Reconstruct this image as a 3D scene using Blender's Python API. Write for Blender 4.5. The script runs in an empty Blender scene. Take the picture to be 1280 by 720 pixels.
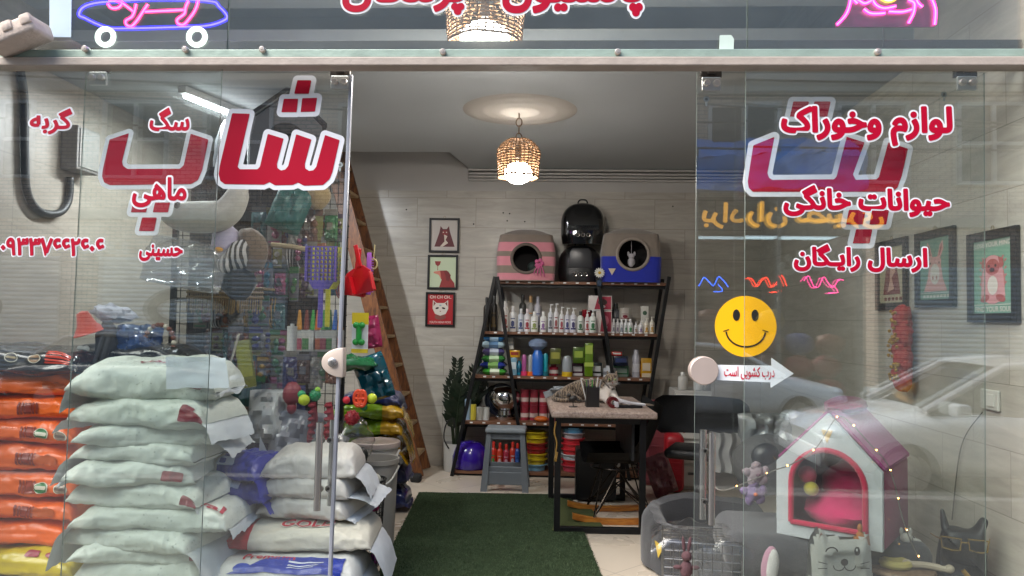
import bpy, bmesh, math, random
import numpy as np
from mathutils import Vector, Matrix, noise
R = math.radians
PI = math.pi
rnd = random.Random(7)
sc = bpy.context.scene
C = sc.collection

# ------------------------------------------------------------------ camera
F_PX = 950.0
EYE = Vector((0, 0, 1.5))
Yc = Vector((45 / F_PX, -43 / F_PX, -1)).normalized()          # world +Y seen by the camera
Zc = Vector((math.sin(R(0.8)), math.cos(R(0.8)), 0))
Zc = (Zc - Yc * Zc.dot(Yc)).normalized()
Xc = Yc.cross(Zc)
W2C = Matrix((Xc, Yc, Zc)).transposed()
C2W = W2C.transposed()
cd = bpy.data.cameras.new('camera')
cam = bpy.data.objects.new('camera', cd); C.objects.link(cam)
cam.matrix_world = Matrix.Translation(EYE) @ C2W.to_4x4()
cd.sensor_width = 36; cd.lens = 36 * F_PX / 1280
cd.clip_start = 0.05; cd.clip_end = 500
sc.camera = cam

# ------------------------------------------------------------------ sky, sun, exposure
SUN_EL, SUN_AZ = 50, 234         # bright hazy sky: a very soft high sun along the street
wd = bpy.data.worlds.new('World'); sc.world = wd; wd.use_nodes = True
nt = wd.node_tree
sky = nt.nodes.new('ShaderNodeTexSky'); sky.sky_type = 'NISHITA'; sky.sun_disc = False
sky.sun_elevation = R(SUN_EL); sky.sun_rotation = R(SUN_AZ)
nt.links.new(sky.outputs[0], nt.nodes['Background'].inputs[0])
nt.nodes['Background'].inputs[1].default_value = 0.15
sl = bpy.data.lights.new('sun', 'SUN'); sl.energy = 3.0; sl.angle = R(50); sl.color = (1, .95, .87)
so = bpy.data.objects.new('sun', sl); C.objects.link(so)
sdir = Vector((math.sin(R(SUN_AZ)) * math.cos(R(SUN_EL)), math.cos(R(SUN_AZ)) * math.cos(R(SUN_EL)), math.sin(R(SUN_EL))))
so.rotation_euler = sdir.to_track_quat('Z', 'Y').to_euler(); so.location = sdir * 30
sc.view_settings.view_transform = 'Standard'; sc.view_settings.look = 'None'
sc.view_settings.gamma = 1; sc.view_settings.exposure = 1.48
sc.render.engine = 'CYCLES'
sc.cycles.use_denoising = True
sc.cycles.max_bounces = 10; sc.cycles.transparent_max_bounces = 24; sc.cycles.diffuse_bounces = 5
sc.cycles.sample_clamp_indirect = 6

# ------------------------------------------------------------------ helpers
def ray(px, py):
    return C2W @ Vector(((px - 640) / F_PX, (360 - py) / F_PX, -1))
def at(px, py, D):                 # the point seen at a pixel of the photo, D metres into the scene
    d = ray(px, py); return EYE + d * (D / d.y)
def atx(px, py, X):
    d = ray(px, py); return EYE + d * (X / d.x)
def atz(px, py, Z):
    d = ray(px, py); return EYE + d * ((Z - EYE.z) / d.z)

def lin(h):
    if not isinstance(h, str): return tuple(h)
    h = h.lstrip('#')
    o = []
    for i in (0, 2, 4):
        v = int(h[i:i + 2], 16) / 255
        o.append(v / 12.92 if v <= .04045 else ((v + .055) / 1.055) ** 2.4)
    return tuple(o)
MATS = {}
def nn(t, k, **kw):
    n = t.nodes.new(k)
    for a, b in kw.items(): setattr(n, a, b)
    return n
def mat(c, rough=.5, metal=0, var=.12, scale=9, bump=0, bscale=60, coat=0, spec=.5, trans=0, sheen=0, key=None):
    k = key or (str(c), rough, metal, var, scale, bump, bscale, coat, spec, trans, sheen)
    if k in MATS: return MATS[k]
    m = bpy.data.materials.new('surface'); m.use_nodes = True
    t = m.node_tree; b = t.nodes['Principled BSDF']
    col = lin(c)
    tc = nn(t, 'ShaderNodeTexCoord')
    nz = nn(t, 'ShaderNodeTexNoise'); nz.inputs['Scale'].default_value = scale; nz.inputs['Detail'].default_value = 5
    t.links.new(tc.outputs['Object'], nz.inputs['Vector'])
    mx = nn(t, 'ShaderNodeMix', data_type='RGBA')
    mx.inputs['A'].default_value = (*[x * (1 - var) for x in col], 1)
    mx.inputs['B'].default_value = (*[min(1, x * (1 + var)) for x in col], 1)
    t.links.new(nz.outputs['Fac'], mx.inputs['Factor'])
    t.links.new(mx.outputs['Result'], b.inputs['Base Color'])
    mr = nn(t, 'ShaderNodeMapRange')
    mr.inputs['To Min'].default_value = max(.02, rough - .1); mr.inputs['To Max'].default_value = min(1, rough + .1)
    t.links.new(nz.outputs['Fac'], mr.inputs['Value']); t.links.new(mr.outputs[0], b.inputs['Roughness'])
    b.inputs['Metallic'].default_value = metal
    b.inputs['Coat Weight'].default_value = coat
    b.inputs['Specular IOR Level'].default_value = spec
    b.inputs['Transmission Weight'].default_value = trans
    if sheen: b.inputs['Sheen Weight'].default_value = sheen
    if bump:
        n2 = nn(t, 'ShaderNodeTexNoise'); n2.inputs['Scale'].default_value = bscale; n2.inputs['Detail'].default_value = 4
        t.links.new(tc.outputs['Object'], n2.inputs['Vector'])
        bp = nn(t, 'ShaderNodeBump'); bp.inputs['Strength'].default_value = bump; bp.inputs['Distance'].default_value = .01
        t.links.new(n2.outputs['Fac'], bp.inputs['Height']); t.links.new(bp.outputs[0], b.inputs['Normal'])
    MATS[k] = m
    return m
def emis(c, s):
    k = ('e', str(c), s)
    if k in MATS: return MATS[k]
    m = bpy.data.materials.new('lit'); m.use_nodes = True
    t = m.node_tree; t.nodes.remove(t.nodes['Principled BSDF'])
    e = nn(t, 'ShaderNodeEmission'); e.inputs[0].default_value = (*lin(c), 1); e.inputs[1].default_value = s
    t.links.new(e.outputs[0], t.nodes['Material Output'].inputs[0]); MATS[k] = m
    return m
def glassy(f0, tint, dirt, key, rough=.0, tcol=None):
    if key in MATS: return MATS[key]
    m = bpy.data.materials.new(key); m.use_nodes = True
    t = m.node_tree; t.nodes.remove(t.nodes['Principled BSDF'])
    lw = nn(t, 'ShaderNodeLayerWeight'); lw.inputs[0].default_value = .5
    pw = nn(t, 'ShaderNodeMath', operation='POWER'); pw.inputs[1].default_value = 5
    t.links.new(lw.outputs['Facing'], pw.inputs[0])
    ma = nn(t, 'ShaderNodeMath', operation='MULTIPLY_ADD'); ma.inputs[1].default_value = 1 - f0; ma.inputs[2].default_value = f0
    t.links.new(pw.outputs[0], ma.inputs[0])
    tr = nn(t, 'ShaderNodeBsdfTransparent'); tr.inputs[0].default_value = (*tint, 1)
    gl = nn(t, 'ShaderNodeBsdfGlossy'); gl.inputs['Roughness'].default_value = rough; gl.inputs[0].default_value = (1, 1, 1, 1)
    df = nn(t, 'ShaderNodeBsdfDiffuse'); df.inputs[0].default_value = (*(tcol or (.6, .6, .58)), 1)
    tc = nn(t, 'ShaderNodeTexCoord')
    nz = nn(t, 'ShaderNodeTexNoise'); nz.inputs['Scale'].default_value = 3; nz.inputs['Detail'].default_value = 8; nz.inputs['Roughness'].default_value = .7
    t.links.new(tc.outputs['Object'], nz.inputs[0])
    mr = nn(t, 'ShaderNodeMapRange'); mr.inputs[1].default_value = .4; mr.inputs[2].default_value = .8
    mr.inputs[3].default_value = dirt * .25; mr.inputs[4].default_value = dirt * 2
    t.links.new(nz.outputs[0], mr.inputs[0])
    m1 = nn(t, 'ShaderNodeMixShader'); t.links.new(mr.outputs[0], m1.inputs[0])
    t.links.new(tr.outputs[0], m1.inputs[1]); t.links.new(df.outputs[0], m1.inputs[2])
    m2 = nn(t, 'ShaderNodeMixShader'); t.links.new(ma.outputs[0], m2.inputs[0])
    t.links.new(m1.outputs[0], m2.inputs[1]); t.links.new(gl.outputs[0], m2.inputs[2])
    t.links.new(m2.outputs[0], t.nodes['Material Output'].inputs[0]); MATS[key] = m
    return m

def BM(): return bmesh.new()
def obj(name, bm, m, parent=None, smooth=False, label=None):
    me = bpy.data.meshes.new(name); bm.normal_update(); bm.to_mesh(me); bm.free()
    for x in (m if isinstance(m, (list, tuple)) else [m]): me.materials.append(x)
    if smooth:
        for p in me.polygons: p.use_smooth = True
        if smooth != 'all':
            try: me.set_sharp_from_angle(angle=R(42))
            except Exception: pass
    o = bpy.data.objects.new(name, me); C.objects.link(o)
    if parent is not None: o.parent = parent
    if label: o['label'] = label
    return o
def tag(o, label, cat, group=None, kind=None):
    o['label'] = label; o['category'] = cat
    if group: o['group'] = group
    if kind: o['kind'] = kind
    return o
def thing(name, label, cat, loc=(0, 0, 0), rz=0, group=None):
    o = bpy.data.objects.new(name, None); C.objects.link(o)
    o.empty_display_size = .05
    o.location = loc; o.rotation_euler = (0, 0, rz)
    return tag(o, label, cat, group)
def solo(name, bm, m, label, cat, loc=(0, 0, 0), rz=0, group=None, smooth=True):
    o = obj(name, bm, m, None, smooth); o.location = loc; o.rotation_euler = (0, 0, rz)
    return tag(o, label, cat, group)
def dup(o, loc, rz=None, label=None, group=None, scale=None):
    def cp(a, par):
        c = a.copy(); C.objects.link(c)
        if par is not None: c.parent = par
        for ch in list(a.children): cp(ch, c)
        return c
    r = cp(o, None); r.location = loc
    if rz is not None: r.rotation_euler = (0, 0, rz)
    if label: r['label'] = label
    if group: r['group'] = group
    if scale: r.scale = (scale,) * 3 if not isinstance(scale, tuple) else scale
    return r
def remat(o, m, part=None):       # a copy with its own paint
    tgt = [c for c in o.children_recursive if c.name.split('.')[0] == part] if part else [o]
    for x in tgt:
        x.data = x.data.copy()
        x.data.materials[0] = m

def _place(bm, vs, M, mi):
    fs = set()
    for v in vs:
        v.co = M @ v.co
        for f in v.link_faces: fs.add(f)
    for f in fs: f.material_index = mi
def xf(c=(0, 0, 0), rot=None):
    M = Matrix.Translation(c)
    if rot is not None:
        from mathutils import Euler
        M = M @ (rot.to_4x4() if isinstance(rot, Matrix) else Euler(rot).to_matrix().to_4x4())
    return M
def bx(bm, c, s, rot=None, bev=0, seg=2, mi=0, taper=None):
    b2 = BM(); bmesh.ops.create_cube(b2, size=1)
    for v in b2.verts:
        v.co = Vector((v.co.x * s[0], v.co.y * s[1], v.co.z * s[2]))
        if taper and v.co.z > 0: v.co.x *= taper[0]; v.co.y *= taper[1]
    if bev: bmesh.ops.bevel(b2, geom=list(b2.edges), offset=min(bev, min(s) * .49), segments=seg, profile=.5, affect='EDGES')
    join(bm, b2, xf(c, rot), mi)
def join(bm, b2, M=Matrix(), mi=None):
    mp = {}
    for v in b2.verts: mp[v] = bm.verts.new(M @ v.co)
    for f in b2.faces:
        try: g = bm.faces.new([mp[v] for v in f.verts])
        except ValueError: continue
        g.material_index = f.material_index if mi is None else mi
    b2.free()
def cy(bm, p0, p1, r, r2=None, n=12, mi=0, cap=True):
    p0 = Vector(p0); p1 = Vector(p1); r2 = r if r2 is None else r2
    d = (p1 - p0); q = d.to_track_quat('Z', 'Y').to_matrix()
    a = [bm.verts.new(p0 + q @ Vector((math.cos(2 * PI * i / n) * r, math.sin(2 * PI * i / n) * r, 0))) for i in range(n)]
    b = [bm.verts.new(p1 + q @ Vector((math.cos(2 * PI * i / n) * r2, math.sin(2 * PI * i / n) * r2, 0))) for i in range(n)]
    for i in range(n):
        bm.faces.new((a[i], a[(i + 1) % n], b[(i + 1) % n], b[i])).material_index = mi
    if cap:
        bm.faces.new(a[::-1]).material_index = mi; bm.faces.new(b).material_index = mi
def tb(bm, pts, r, n=6, closed=False, mi=0):
    pts = [Vector(p) for p in pts]; m = len(pts); rings = []
    up = Vector((.123, .31, .94))
    rr = r if isinstance(r, (list, tuple)) else [r] * m
    for i, p in enumerate(pts):
        if closed: d = pts[(i + 1) % m] - pts[i - 1]
        else: d = pts[min(i + 1, m - 1)] - pts[max(i - 1, 0)]
        d.normalize()
        s = d.cross(up)
        if s.length < 1e-3: s = d.cross(Vector((1, 0, 0)))
        s.normalize(); t = s.cross(d).normalized()
        up = t
        rings.append([bm.verts.new(p + (s * math.cos(2 * PI * k / n) + t * math.sin(2 * PI * k / n)) * rr[i]) for k in range(n)])
    for i in range(m if closed else m - 1):
        a, b = rings[i], rings[(i + 1) % m]
        for k in range(n):
            bm.faces.new((a[k], b[k], b[(k + 1) % n], a[(k + 1) % n])).material_index = mi
    if not closed:
        bm.faces.new(rings[0]).material_index = mi; bm.faces.new(rings[-1][::-1]).material_index = mi
def lt(bm, prof, c=(0, 0, 0), n=24, rot=None, mi=0, wob=0):
    M = xf(c, rot); rings = []
    for r, z in prof:
        if r < 1e-5: rings.append([bm.verts.new(M @ Vector((0, 0, z)))])
        else: rings.append([bm.verts.new(M @ Vector((math.cos(2 * PI * k / n) * r, math.sin(2 * PI * k / n) * r, z))) for k in range(n)])
    for a, b in zip(rings, rings[1:]):
        for k in range(n):
            k2 = (k + 1) % n
            if len(a) == 1 and len(b) == 1: break
            if len(a) == 1: f = (a[0], b[k2], b[k])
            elif len(b) == 1: f = (a[k], a[k2], b[0])
            else: f = (a[k], a[k2], b[k2], b[k])
            bm.faces.new(f).material_index = mi
def el(bm, c, r, rot=None, n=14, mi=0, nz=0, seed=0):
    b2 = BM(); bmesh.ops.create_uvsphere(b2, u_segments=n, v_segments=max(6, n // 2 + 1), radius=1)
    for v in b2.verts:
        k = 1 + nz * noise.noise(v.co * 2.2 + Vector((seed, seed * .7, 0))) if nz else 1
        v.co = Vector((v.co.x * r[0], v.co.y * r[1], v.co.z * r[2])) * k
    join(bm, b2, xf(c, rot), mi)
def gr(bm, fn, nu, nv, cu=False, cv=False, mi=0):
    g = [[bm.verts.new(fn(i / (nu if cu else nu - 1), j / (nv if cv else nv - 1))) for j in range(nv)] for i in range(nu)]
    for i in range(nu if cu else nu - 1):
        for j in range(nv if cv else nv - 1):
            f = bm.faces.new((g[i][j], g[(i + 1) % nu][j], g[(i + 1) % nu][(j + 1) % nv], g[i][(j + 1) % nv]))
            f.material_index = mi(i, j) if callable(mi) else mi
    return g
def fl(bm, pts, y=0, mi=0):       # a flat shape in the x-z plane, facing -y
    f = bm.faces.new([bm.verts.new((p[0], y, p[1])) for p in pts]); f.material_index = mi
    f.normal_update()
    if f.normal.y > 0: f.normal_flip()
def ell(cx, cz, rx, rz, n=24, rot=0, a0=0, a1=2 * PI):
    o = []
    for i in range(n + (0 if a1 - a0 >= 2 * PI - 1e-6 else 1)):
        a = a0 + (a1 - a0) * i / n
        x, z = rx * math.cos(a), rz * math.sin(a)
        o.append((cx + x * math.cos(rot) - z * math.sin(rot), cz + x * math.sin(rot) + z * math.cos(rot)))
    return o
def pz(bm, pts, y0, y1, mi=0, bev=0):      # prism of an x-z outline between two depths
    b2 = BM()
    a = [b2.verts.new((p[0], y0, p[1])) for p in pts]
    f = b2.faces.new(a)
    r = bmesh.ops.extrude_face_region(b2, geom=[f])
    for v in r['geom']:
        if isinstance(v, bmesh.types.BMVert): v.co.y = y1
    bmesh.ops.recalc_face_normals(b2, faces=list(b2.faces))
    if bev: bmesh.ops.bevel(b2, geom=list(b2.edges), offset=bev, segments=2, profile=.5, affect='EDGES')
    join(bm, b2, Matrix(), mi)
def curve_pts(pts, k=6, closed=False):     # Catmull-Rom through the points
    P = [Vector(p) for p in pts]; o = []; m = len(P)
    for i in range(m if closed else m - 1):
        if closed: a, b, c, d = P[i - 1], P[i], P[(i + 1) % m], P[(i + 2) % m]
        else: a, b, c, d = P[max(i - 1, 0)], P[i], P[i + 1], P[min(i + 2, m - 1)]
        for j in range(k):
            t = j / k
            o.append(.5 * ((2 * b) + (c - a) * t + (2 * a - 5 * b + 4 * c - d) * t * t + (3 * b - a - 3 * c + d) * t ** 3))
    if not closed: o.append(P[-1])
    return o
def ribbon(bm, pts, w, y, mi=0, step=0, closed=False):   # flat stroke with round joins in the x-z plane
    m = len(pts)
    for i in range(m if closed else m - 1):
        a = Vector(pts[i]); b = Vector(pts[(i + 1) % m]); d = b - a
        if d.length < 1e-6: continue
        nrm = Vector((-d.y, d.x)).normalized() * w
        fl(bm, [a + nrm, a - nrm, b - nrm, b + nrm], y - step * (2 * i), mi)
        fl(bm, ell(a.x, a.y, w, w, 12), y - step * (2 * i + 1), mi)
    fl(bm, ell(pts[-1][0], pts[-1][1], w, w, 12), y - step * (2 * m + 1), mi)

# Persian lettering: letters shaped by hand into their joined forms
_F = {'ا': 0xFE8D, 'ب': 0xFE8F, 'پ': 0xFB56, 'ت': 0xFE95, 'ح': 0xFEA1, 'خ': 0xFEA5, 'د': 0xFEA9, 'ر': 0xFEAD, 'ز': 0xFEAF,
      'س': 0xFEB1, 'ش': 0xFEB5, 'ص': 0xFEB9, 'ل': 0xFEDD, 'م': 0xFEE1, 'ن': 0xFEE5, 'ه': 0xFEE9, 'و': 0xFEED, 'ی': 0xFBFC, 'ک': 0xFB8E, 'گ': 0xFB92}
_TWO = set('ادرزو')
def shape(s):
    out = []
    for i, ch in enumerate(s):
        if ch not in _F: out.append(ch); continue
        pv = i > 0 and (s[i - 1] in _F or s[i - 1] == 'ـ') and s[i - 1] not in _TWO
        nx = i + 1 < len(s) and (s[i + 1] in _F or s[i + 1] == 'ـ') and ch not in _TWO
        k = (1 if pv else 0) if ch in _TWO else (3 if pv and nx else 1 if pv else 2 if nx else 0)
        out.append(chr(_F[ch] + k))
    return s if s[0] in '۰۱۲۳۴۵۶۷۸۹' else ''.join(reversed(out))
_TC = {}
def textmesh(s, off=0.0, bev=0.0):
    k = (s, off, bev)
    if k in _TC: return _TC[k]
    cu = bpy.data.curves.new('lettering', 'FONT'); cu.body = s; cu.size = 1; cu.offset = off; cu.resolution_u = 3
    cu.fill_mode = 'FRONT' if not bev else 'BOTH'
    if bev: cu.bevel_depth = bev; cu.bevel_resolution = 2
    ob = bpy.data.objects.new('lettering', cu); C.objects.link(ob)
    me = bpy.data.meshes.new_from_object(ob.evaluated_get(bpy.context.evaluated_depsgraph_get()))
    V = [tuple(v.co) for v in me.vertices]; P = [tuple(p.vertices) for p in me.polygons]
    bpy.data.objects.remove(ob); bpy.data.curves.remove(cu); bpy.data.meshes.remove(me)
    _TC[k] = (V, P); return _TC[k]
_SD = {}
def sdf_of(key, tris, segs, pad, res):
    """signed distance to a flat outline on a grid (negative inside)"""
    if key in _SD: return _SD[key]
    tris = np.array(tris, float); segs = np.array(segs, float)
    lo = tris.reshape(-1, 2).min(0) - pad; hi = tris.reshape(-1, 2).max(0) + pad
    nx = int((hi[0] - lo[0]) / res) + 2; nz = int((hi[1] - lo[1]) / res) + 2
    X, Z = np.meshgrid(lo[0] + np.arange(nx) * res, lo[1] + np.arange(nz) * res, indexing='ij')
    P = np.stack([X.ravel(), Z.ravel()], 1); ins = np.zeros(len(P), bool); dist = np.full(len(P), 1e9)
    for t in tris:
        a, b, c = t
        l2 = t.min(0); h2 = t.max(0)
        i0, i1 = int((l2[0] - lo[0]) / res), int((h2[0] - lo[0]) / res) + 2
        j0, j1 = int((l2[1] - lo[1]) / res), int((h2[1] - lo[1]) / res) + 2
        x = X[i0:i1, j0:j1]; z = Z[i0:i1, j0:j1]
        s1 = (b[0] - a[0]) * (z - a[1]) - (b[1] - a[1]) * (x - a[0])
        s2 = (c[0] - b[0]) * (z - b[1]) - (c[1] - b[1]) * (x - b[0])
        s3 = (a[0] - c[0]) * (z - c[1]) - (a[1] - c[1]) * (x - c[0])
        ok = ((s1 >= 0) & (s2 >= 0) & (s3 >= 0)) | ((s1 <= 0) & (s2 <= 0) & (s3 <= 0))
        ins.reshape(nx, nz)[i0:i1, j0:j1] |= ok
    D = dist.reshape(nx, nz); r = int(pad / res) + 2
    for a, b in segs:
        i0 = max(0, int((min(a[0], b[0]) - lo[0]) / res) - r); i1 = int((max(a[0], b[0]) - lo[0]) / res) + r + 1
        j0 = max(0, int((min(a[1], b[1]) - lo[1]) / res) - r); j1 = int((max(a[1], b[1]) - lo[1]) / res) + r + 1
        x = X[i0:i1, j0:j1] - a[0]; z = Z[i0:i1, j0:j1] - a[1]; d = b - a; L = max(1e-12, d @ d)
        t = np.clip((x * d[0] + z * d[1]) / L, 0, 1)
        D[i0:i1, j0:j1] = np.minimum(D[i0:i1, j0:j1], np.hypot(x - t * d[0], z - t * d[1]))
    D[D > 1e8] = pad
    S = np.where(ins.reshape(nx, nz), -D, D)
    _SD[key] = (S, lo, res); return _SD[key]
def sdf_fill(bm, sd, iso, mp, mi=0, run=12):
    """mesh of the region where the distance is below iso; mp maps (x,z) to a point"""
    S, lo, res = sd; G = S - iso; nx, nz = G.shape; ins = G <= 0
    full = ins[:-1, :-1] & ins[1:, :-1] & ins[:-1, 1:] & ins[1:, 1:]
    some = (ins[:-1, :-1] | ins[1:, :-1] | ins[:-1, 1:] | ins[1:, 1:]) & ~full
    cache = {}
    def V(x, z):
        k = (round(x, 6), round(z, 6))
        if k not in cache: cache[k] = bm.verts.new(mp(lo[0] + x * res, lo[1] + z * res))
        return cache[k]
    def F(p):
        vs = []
        for q in p:
            v = V(*q)
            if v not in vs: vs.append(v)
        if len(vs) < 3: return
        try: f = bm.faces.new(vs)
        except ValueError: return
        f.material_index = mi
    for j in range(nz - 1):
        i = 0; row = full[:, j]
        while i < nx - 1:
            if row[i]:
                k = i
                while k < nx - 1 and row[k] and k - i < run: k += 1
                F([(i, j), (k, j), (k, j + 1), (i, j + 1)]); i = k
            else: i += 1
    for i, j in zip(*np.nonzero(some)):
        i = int(i); j = int(j)
        q = [(i, j), (i + 1, j), (i + 1, j + 1), (i, j + 1)]; o = []
        for a, b in zip(q, q[1:] + q[:1]):
            va, vb = float(G[a]), float(G[b])
            if va <= 0: o.append(a)
            if (va <= 0) != (vb <= 0):
                t = va / (va - vb); o.append((a[0] + (b[0] - a[0]) * t, a[1] + (b[1] - a[1]) * t))
        F(o)
def text_sdf(s, pad=.16, res=.013):
    V, P = textmesh(s); ed = {}; tris = []
    for p in P:
        for a, b in zip(p, p[1:] + p[:1]): ed[(min(a, b), max(a, b))] = ed.get((min(a, b), max(a, b)), 0) + 1
        for k in range(1, len(p) - 1): tris.append((V[p[0]][:2], V[p[k]][:2], V[p[k + 1]][:2]))
    segs = [(V[a][:2], V[b][:2]) for (a, b), n in ed.items() if n == 1]
    return sdf_of(('t', s, res), tris, segs, pad, res)
def sign(bm, s, box, y, outline=.075, bold=.028, mis=(0, 1), gap=.0015, res=.013, fn=None):
    """bold lettering with a white rim, fitted into box=(x0,z0,x1,z1), facing -y"""
    sd = text_sdf(s, res=res); S, lo, r = sd; iz = np.argwhere(S <= bold)
    a0, b0 = lo + iz.min(0) * r; a1, b1 = lo + iz.max(0) * r
    sx = (box[2] - box[0]) / (a1 - a0); sz = (box[3] - box[1]) / (b1 - b0)
    def mp(k):
        if fn: return lambda x, z: fn(box[0] + (x - a0) * sx, box[1] + (z - b0) * sz, k)
        return lambda x, z: (box[0] + (x - a0) * sx, y - gap * k, box[1] + (z - b0) * sz)
    rn = 2 if fn else 12
    if outline: sdf_fill(bm, sd, outline, mp(0), mis[1], rn)
    sdf_fill(bm, sd, bold, mp(1 if outline else 0), mis[0], rn)
def outline_sdf(key, polys, pad, res):
    tris = []; segs = []
    for p in polys:
        b2 = BM(); b2.faces.new([b2.verts.new((q[0], q[1], 0)) for q in p]); bmesh.ops.triangulate(b2, faces=list(b2.faces))
        tris += [tuple((v.co.x, v.co.y) for v in f.verts) for f in b2.faces]; b2.free()
        segs += list(zip(p, p[1:] + p[:1]))
    return sdf_of(('o', key), tris, segs, pad, res)
def tx(bm, s, box, y=0, mi=0, off=.02): sign(bm, s, box, y, 0, off, (mi, mi))
# ================================================================== the setting
YG = 3.5; YD = 3.6; YB = 7.9; XL = -3.3; XR = 2.18; ZC = 3.09
def tilewall(name, c1, c2, tw=.62, th=.31, streak=1.0, rough=.28, joint='#6d675e'):
    m = bpy.data.materials.new(name); m.use_nodes = True
    t = m.node_tree; b = t.nodes['Principled BSDF']
    ge = nn(t, 'ShaderNodeNewGeometry'); sp = nn(t, 'ShaderNodeSeparateXYZ'); t.links.new(ge.outputs['Position'], sp.inputs[0])
    ad = nn(t, 'ShaderNodeMath', operation='ADD'); t.links.new(sp.outputs[0], ad.inputs[0]); t.links.new(sp.outputs[1], ad.inputs[1])
    cb = nn(t, 'ShaderNodeCombineXYZ'); t.links.new(ad.outputs[0], cb.inputs[0]); t.links.new(sp.outputs[2], cb.inputs[1])
    br = nn(t, 'ShaderNodeTexBrick'); br.inputs['Scale'].default_value = 1
    br.inputs['Brick Width'].default_value = tw; br.inputs['Row Height'].default_value = th
    br.inputs['Mortar Size'].default_value = .0022; br.inputs['Mortar Smooth'].default_value = .3
    br.inputs['Color1'].default_value = (.35, .35, .35, 1); br.inputs['Color2'].default_value = (.65, .65, .65, 1); br.offset = .5
    t.links.new(cb.outputs[0], br.inputs['Vector'])
    mp = nn(t, 'ShaderNodeMapping'); mp.inputs['Scale'].default_value = (1.6, 11, 1); t.links.new(cb.outputs[0], mp.inputs['Vector'])
    # every tile gets its own streak offset
    av = nn(t, 'ShaderNodeVectorMath', operation='MULTIPLY_ADD'); t.links.new(br.outputs['Color'], av.inputs[0]); av.inputs[1].default_value = (9, 17, 5)
    t.links.new(mp.outputs[0], av.inputs[2])
    nz = nn(t, 'ShaderNodeTexNoise'); nz.inputs['Scale'].default_value = 1.3; nz.inputs['Detail'].default_value = 7; nz.inputs['Distortion'].default_value = .9
    nz.inputs['Roughness'].default_value = .62
    t.links.new(av.outputs[0], nz.inputs['Vector'])
    cr = nn(t, 'ShaderNodeValToRGB'); cr.color_ramp.elements[0].position = .5 - .22 / streak; cr.color_ramp.elements[1].position = .5 + .2 / streak
    cr.color_ramp.elements[0].color = (*lin(c1), 1); cr.color_ramp.elements[1].color = (*lin(c2), 1)
    t.links.new(nz.outputs[0], cr.inputs[0])
    mx = nn(t, 'ShaderNodeMix', data_type='RGBA'); mx.inputs['B'].default_value = (*lin(joint), 1)
    t.links.new(br.outputs['Fac'], mx.inputs['Factor']); t.links.new(cr.outputs[0], mx.inputs['A'])
    t.links.new(mx.outputs['Result'], b.inputs['Base Color'])
    b.inputs['Roughness'].default_value = rough
    bp = nn(t, 'ShaderNodeBump'); bp.inputs['Strength'].default_value = .25; bp.inputs['Distance'].default_value = .004; bp.invert = True
    t.links.new(br.outputs['Fac'], bp.inputs['Height'])
    b2 = nn(t, 'ShaderNodeBump'); b2.inputs['Strength'].default_value = .12; b2.inputs['Distance'].default_value = .01
    t.links.new(nz.outputs[0], b2.inputs['Height']); t.links.new(bp.outputs[0], b2.inputs['Normal']); t.links.new(b2.outputs[0], b.inputs['Normal'])
    return m
TILE = tilewall('travertine_tile', '#98938a', '#b4aea3', joint='#7d776d')
TILEP = tilewall('polished_tile', '#766f65', '#968e82', 1.2, .62, .8, .45)
def tilefloor(name, c1, c2, size, ang, rough, joint, coat=0):
    m = bpy.data.materials.new(name); m.use_nodes = True
    t = m.node_tree; b = t.nodes['Principled BSDF']
    ge = nn(t, 'ShaderNodeNewGeometry')
    mp = nn(t, 'ShaderNodeMapping'); mp.inputs['Rotation'].default_value = (0, 0, R(ang)); t.links.new(ge.outputs['Position'], mp.inputs[0])
    br = nn(t, 'ShaderNodeTexBrick'); br.offset = 0; br.inputs['Scale'].default_value = 1
    br.inputs['Brick Width'].default_value = size; br.inputs['Row Height'].default_value = size; br.inputs['Mortar Size'].default_value = .0025
    t.links.new(mp.outputs[0], br.inputs['Vector'])
    nz = nn(t, 'ShaderNodeTexNoise'); nz.inputs['Scale'].default_value = 2.3; nz.inputs['Detail'].default_value = 4; nz.inputs['Distortion'].default_value = .3
    t.links.new(ge.outputs['Position'], nz.inputs[0])
    mx = nn(t, 'ShaderNodeMix', data_type='RGBA'); mx.inputs['A'].default_value = (*lin(c1), 1); mx.inputs['B'].default_value = (*lin(c2), 1)
    t.links.new(nz.outputs[0], mx.inputs['Factor'])
    m2 = nn(t, 'ShaderNodeMix', data_type='RGBA'); m2.inputs['B'].default_value = (*lin(joint), 1)
    t.links.new(br.outputs['Fac'], m2.inputs['Factor']); t.links.new(mx.outputs['Result'], m2.inputs['A'])
    t.links.new(m2.outputs['Result'], b.inputs['Base Color'])
    mr = nn(t, 'ShaderNodeMapRange'); mr.inputs[3].default_value = max(.05, rough - .12); mr.inputs[4].default_value = rough + .12
    t.links.new(nz.outputs[0], mr.inputs[0]); t.links.new(mr.outputs[0], b.inputs['Roughness'])
    return m
FLOOR = tilefloor('floor_tile', '#b7aa99', '#c2b6a6', .6, 45, .3, '#8b8176')
PAVE = tilefloor('paving', '#343230', '#44413d', .4, 0, .8, '#4a4743')
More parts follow.
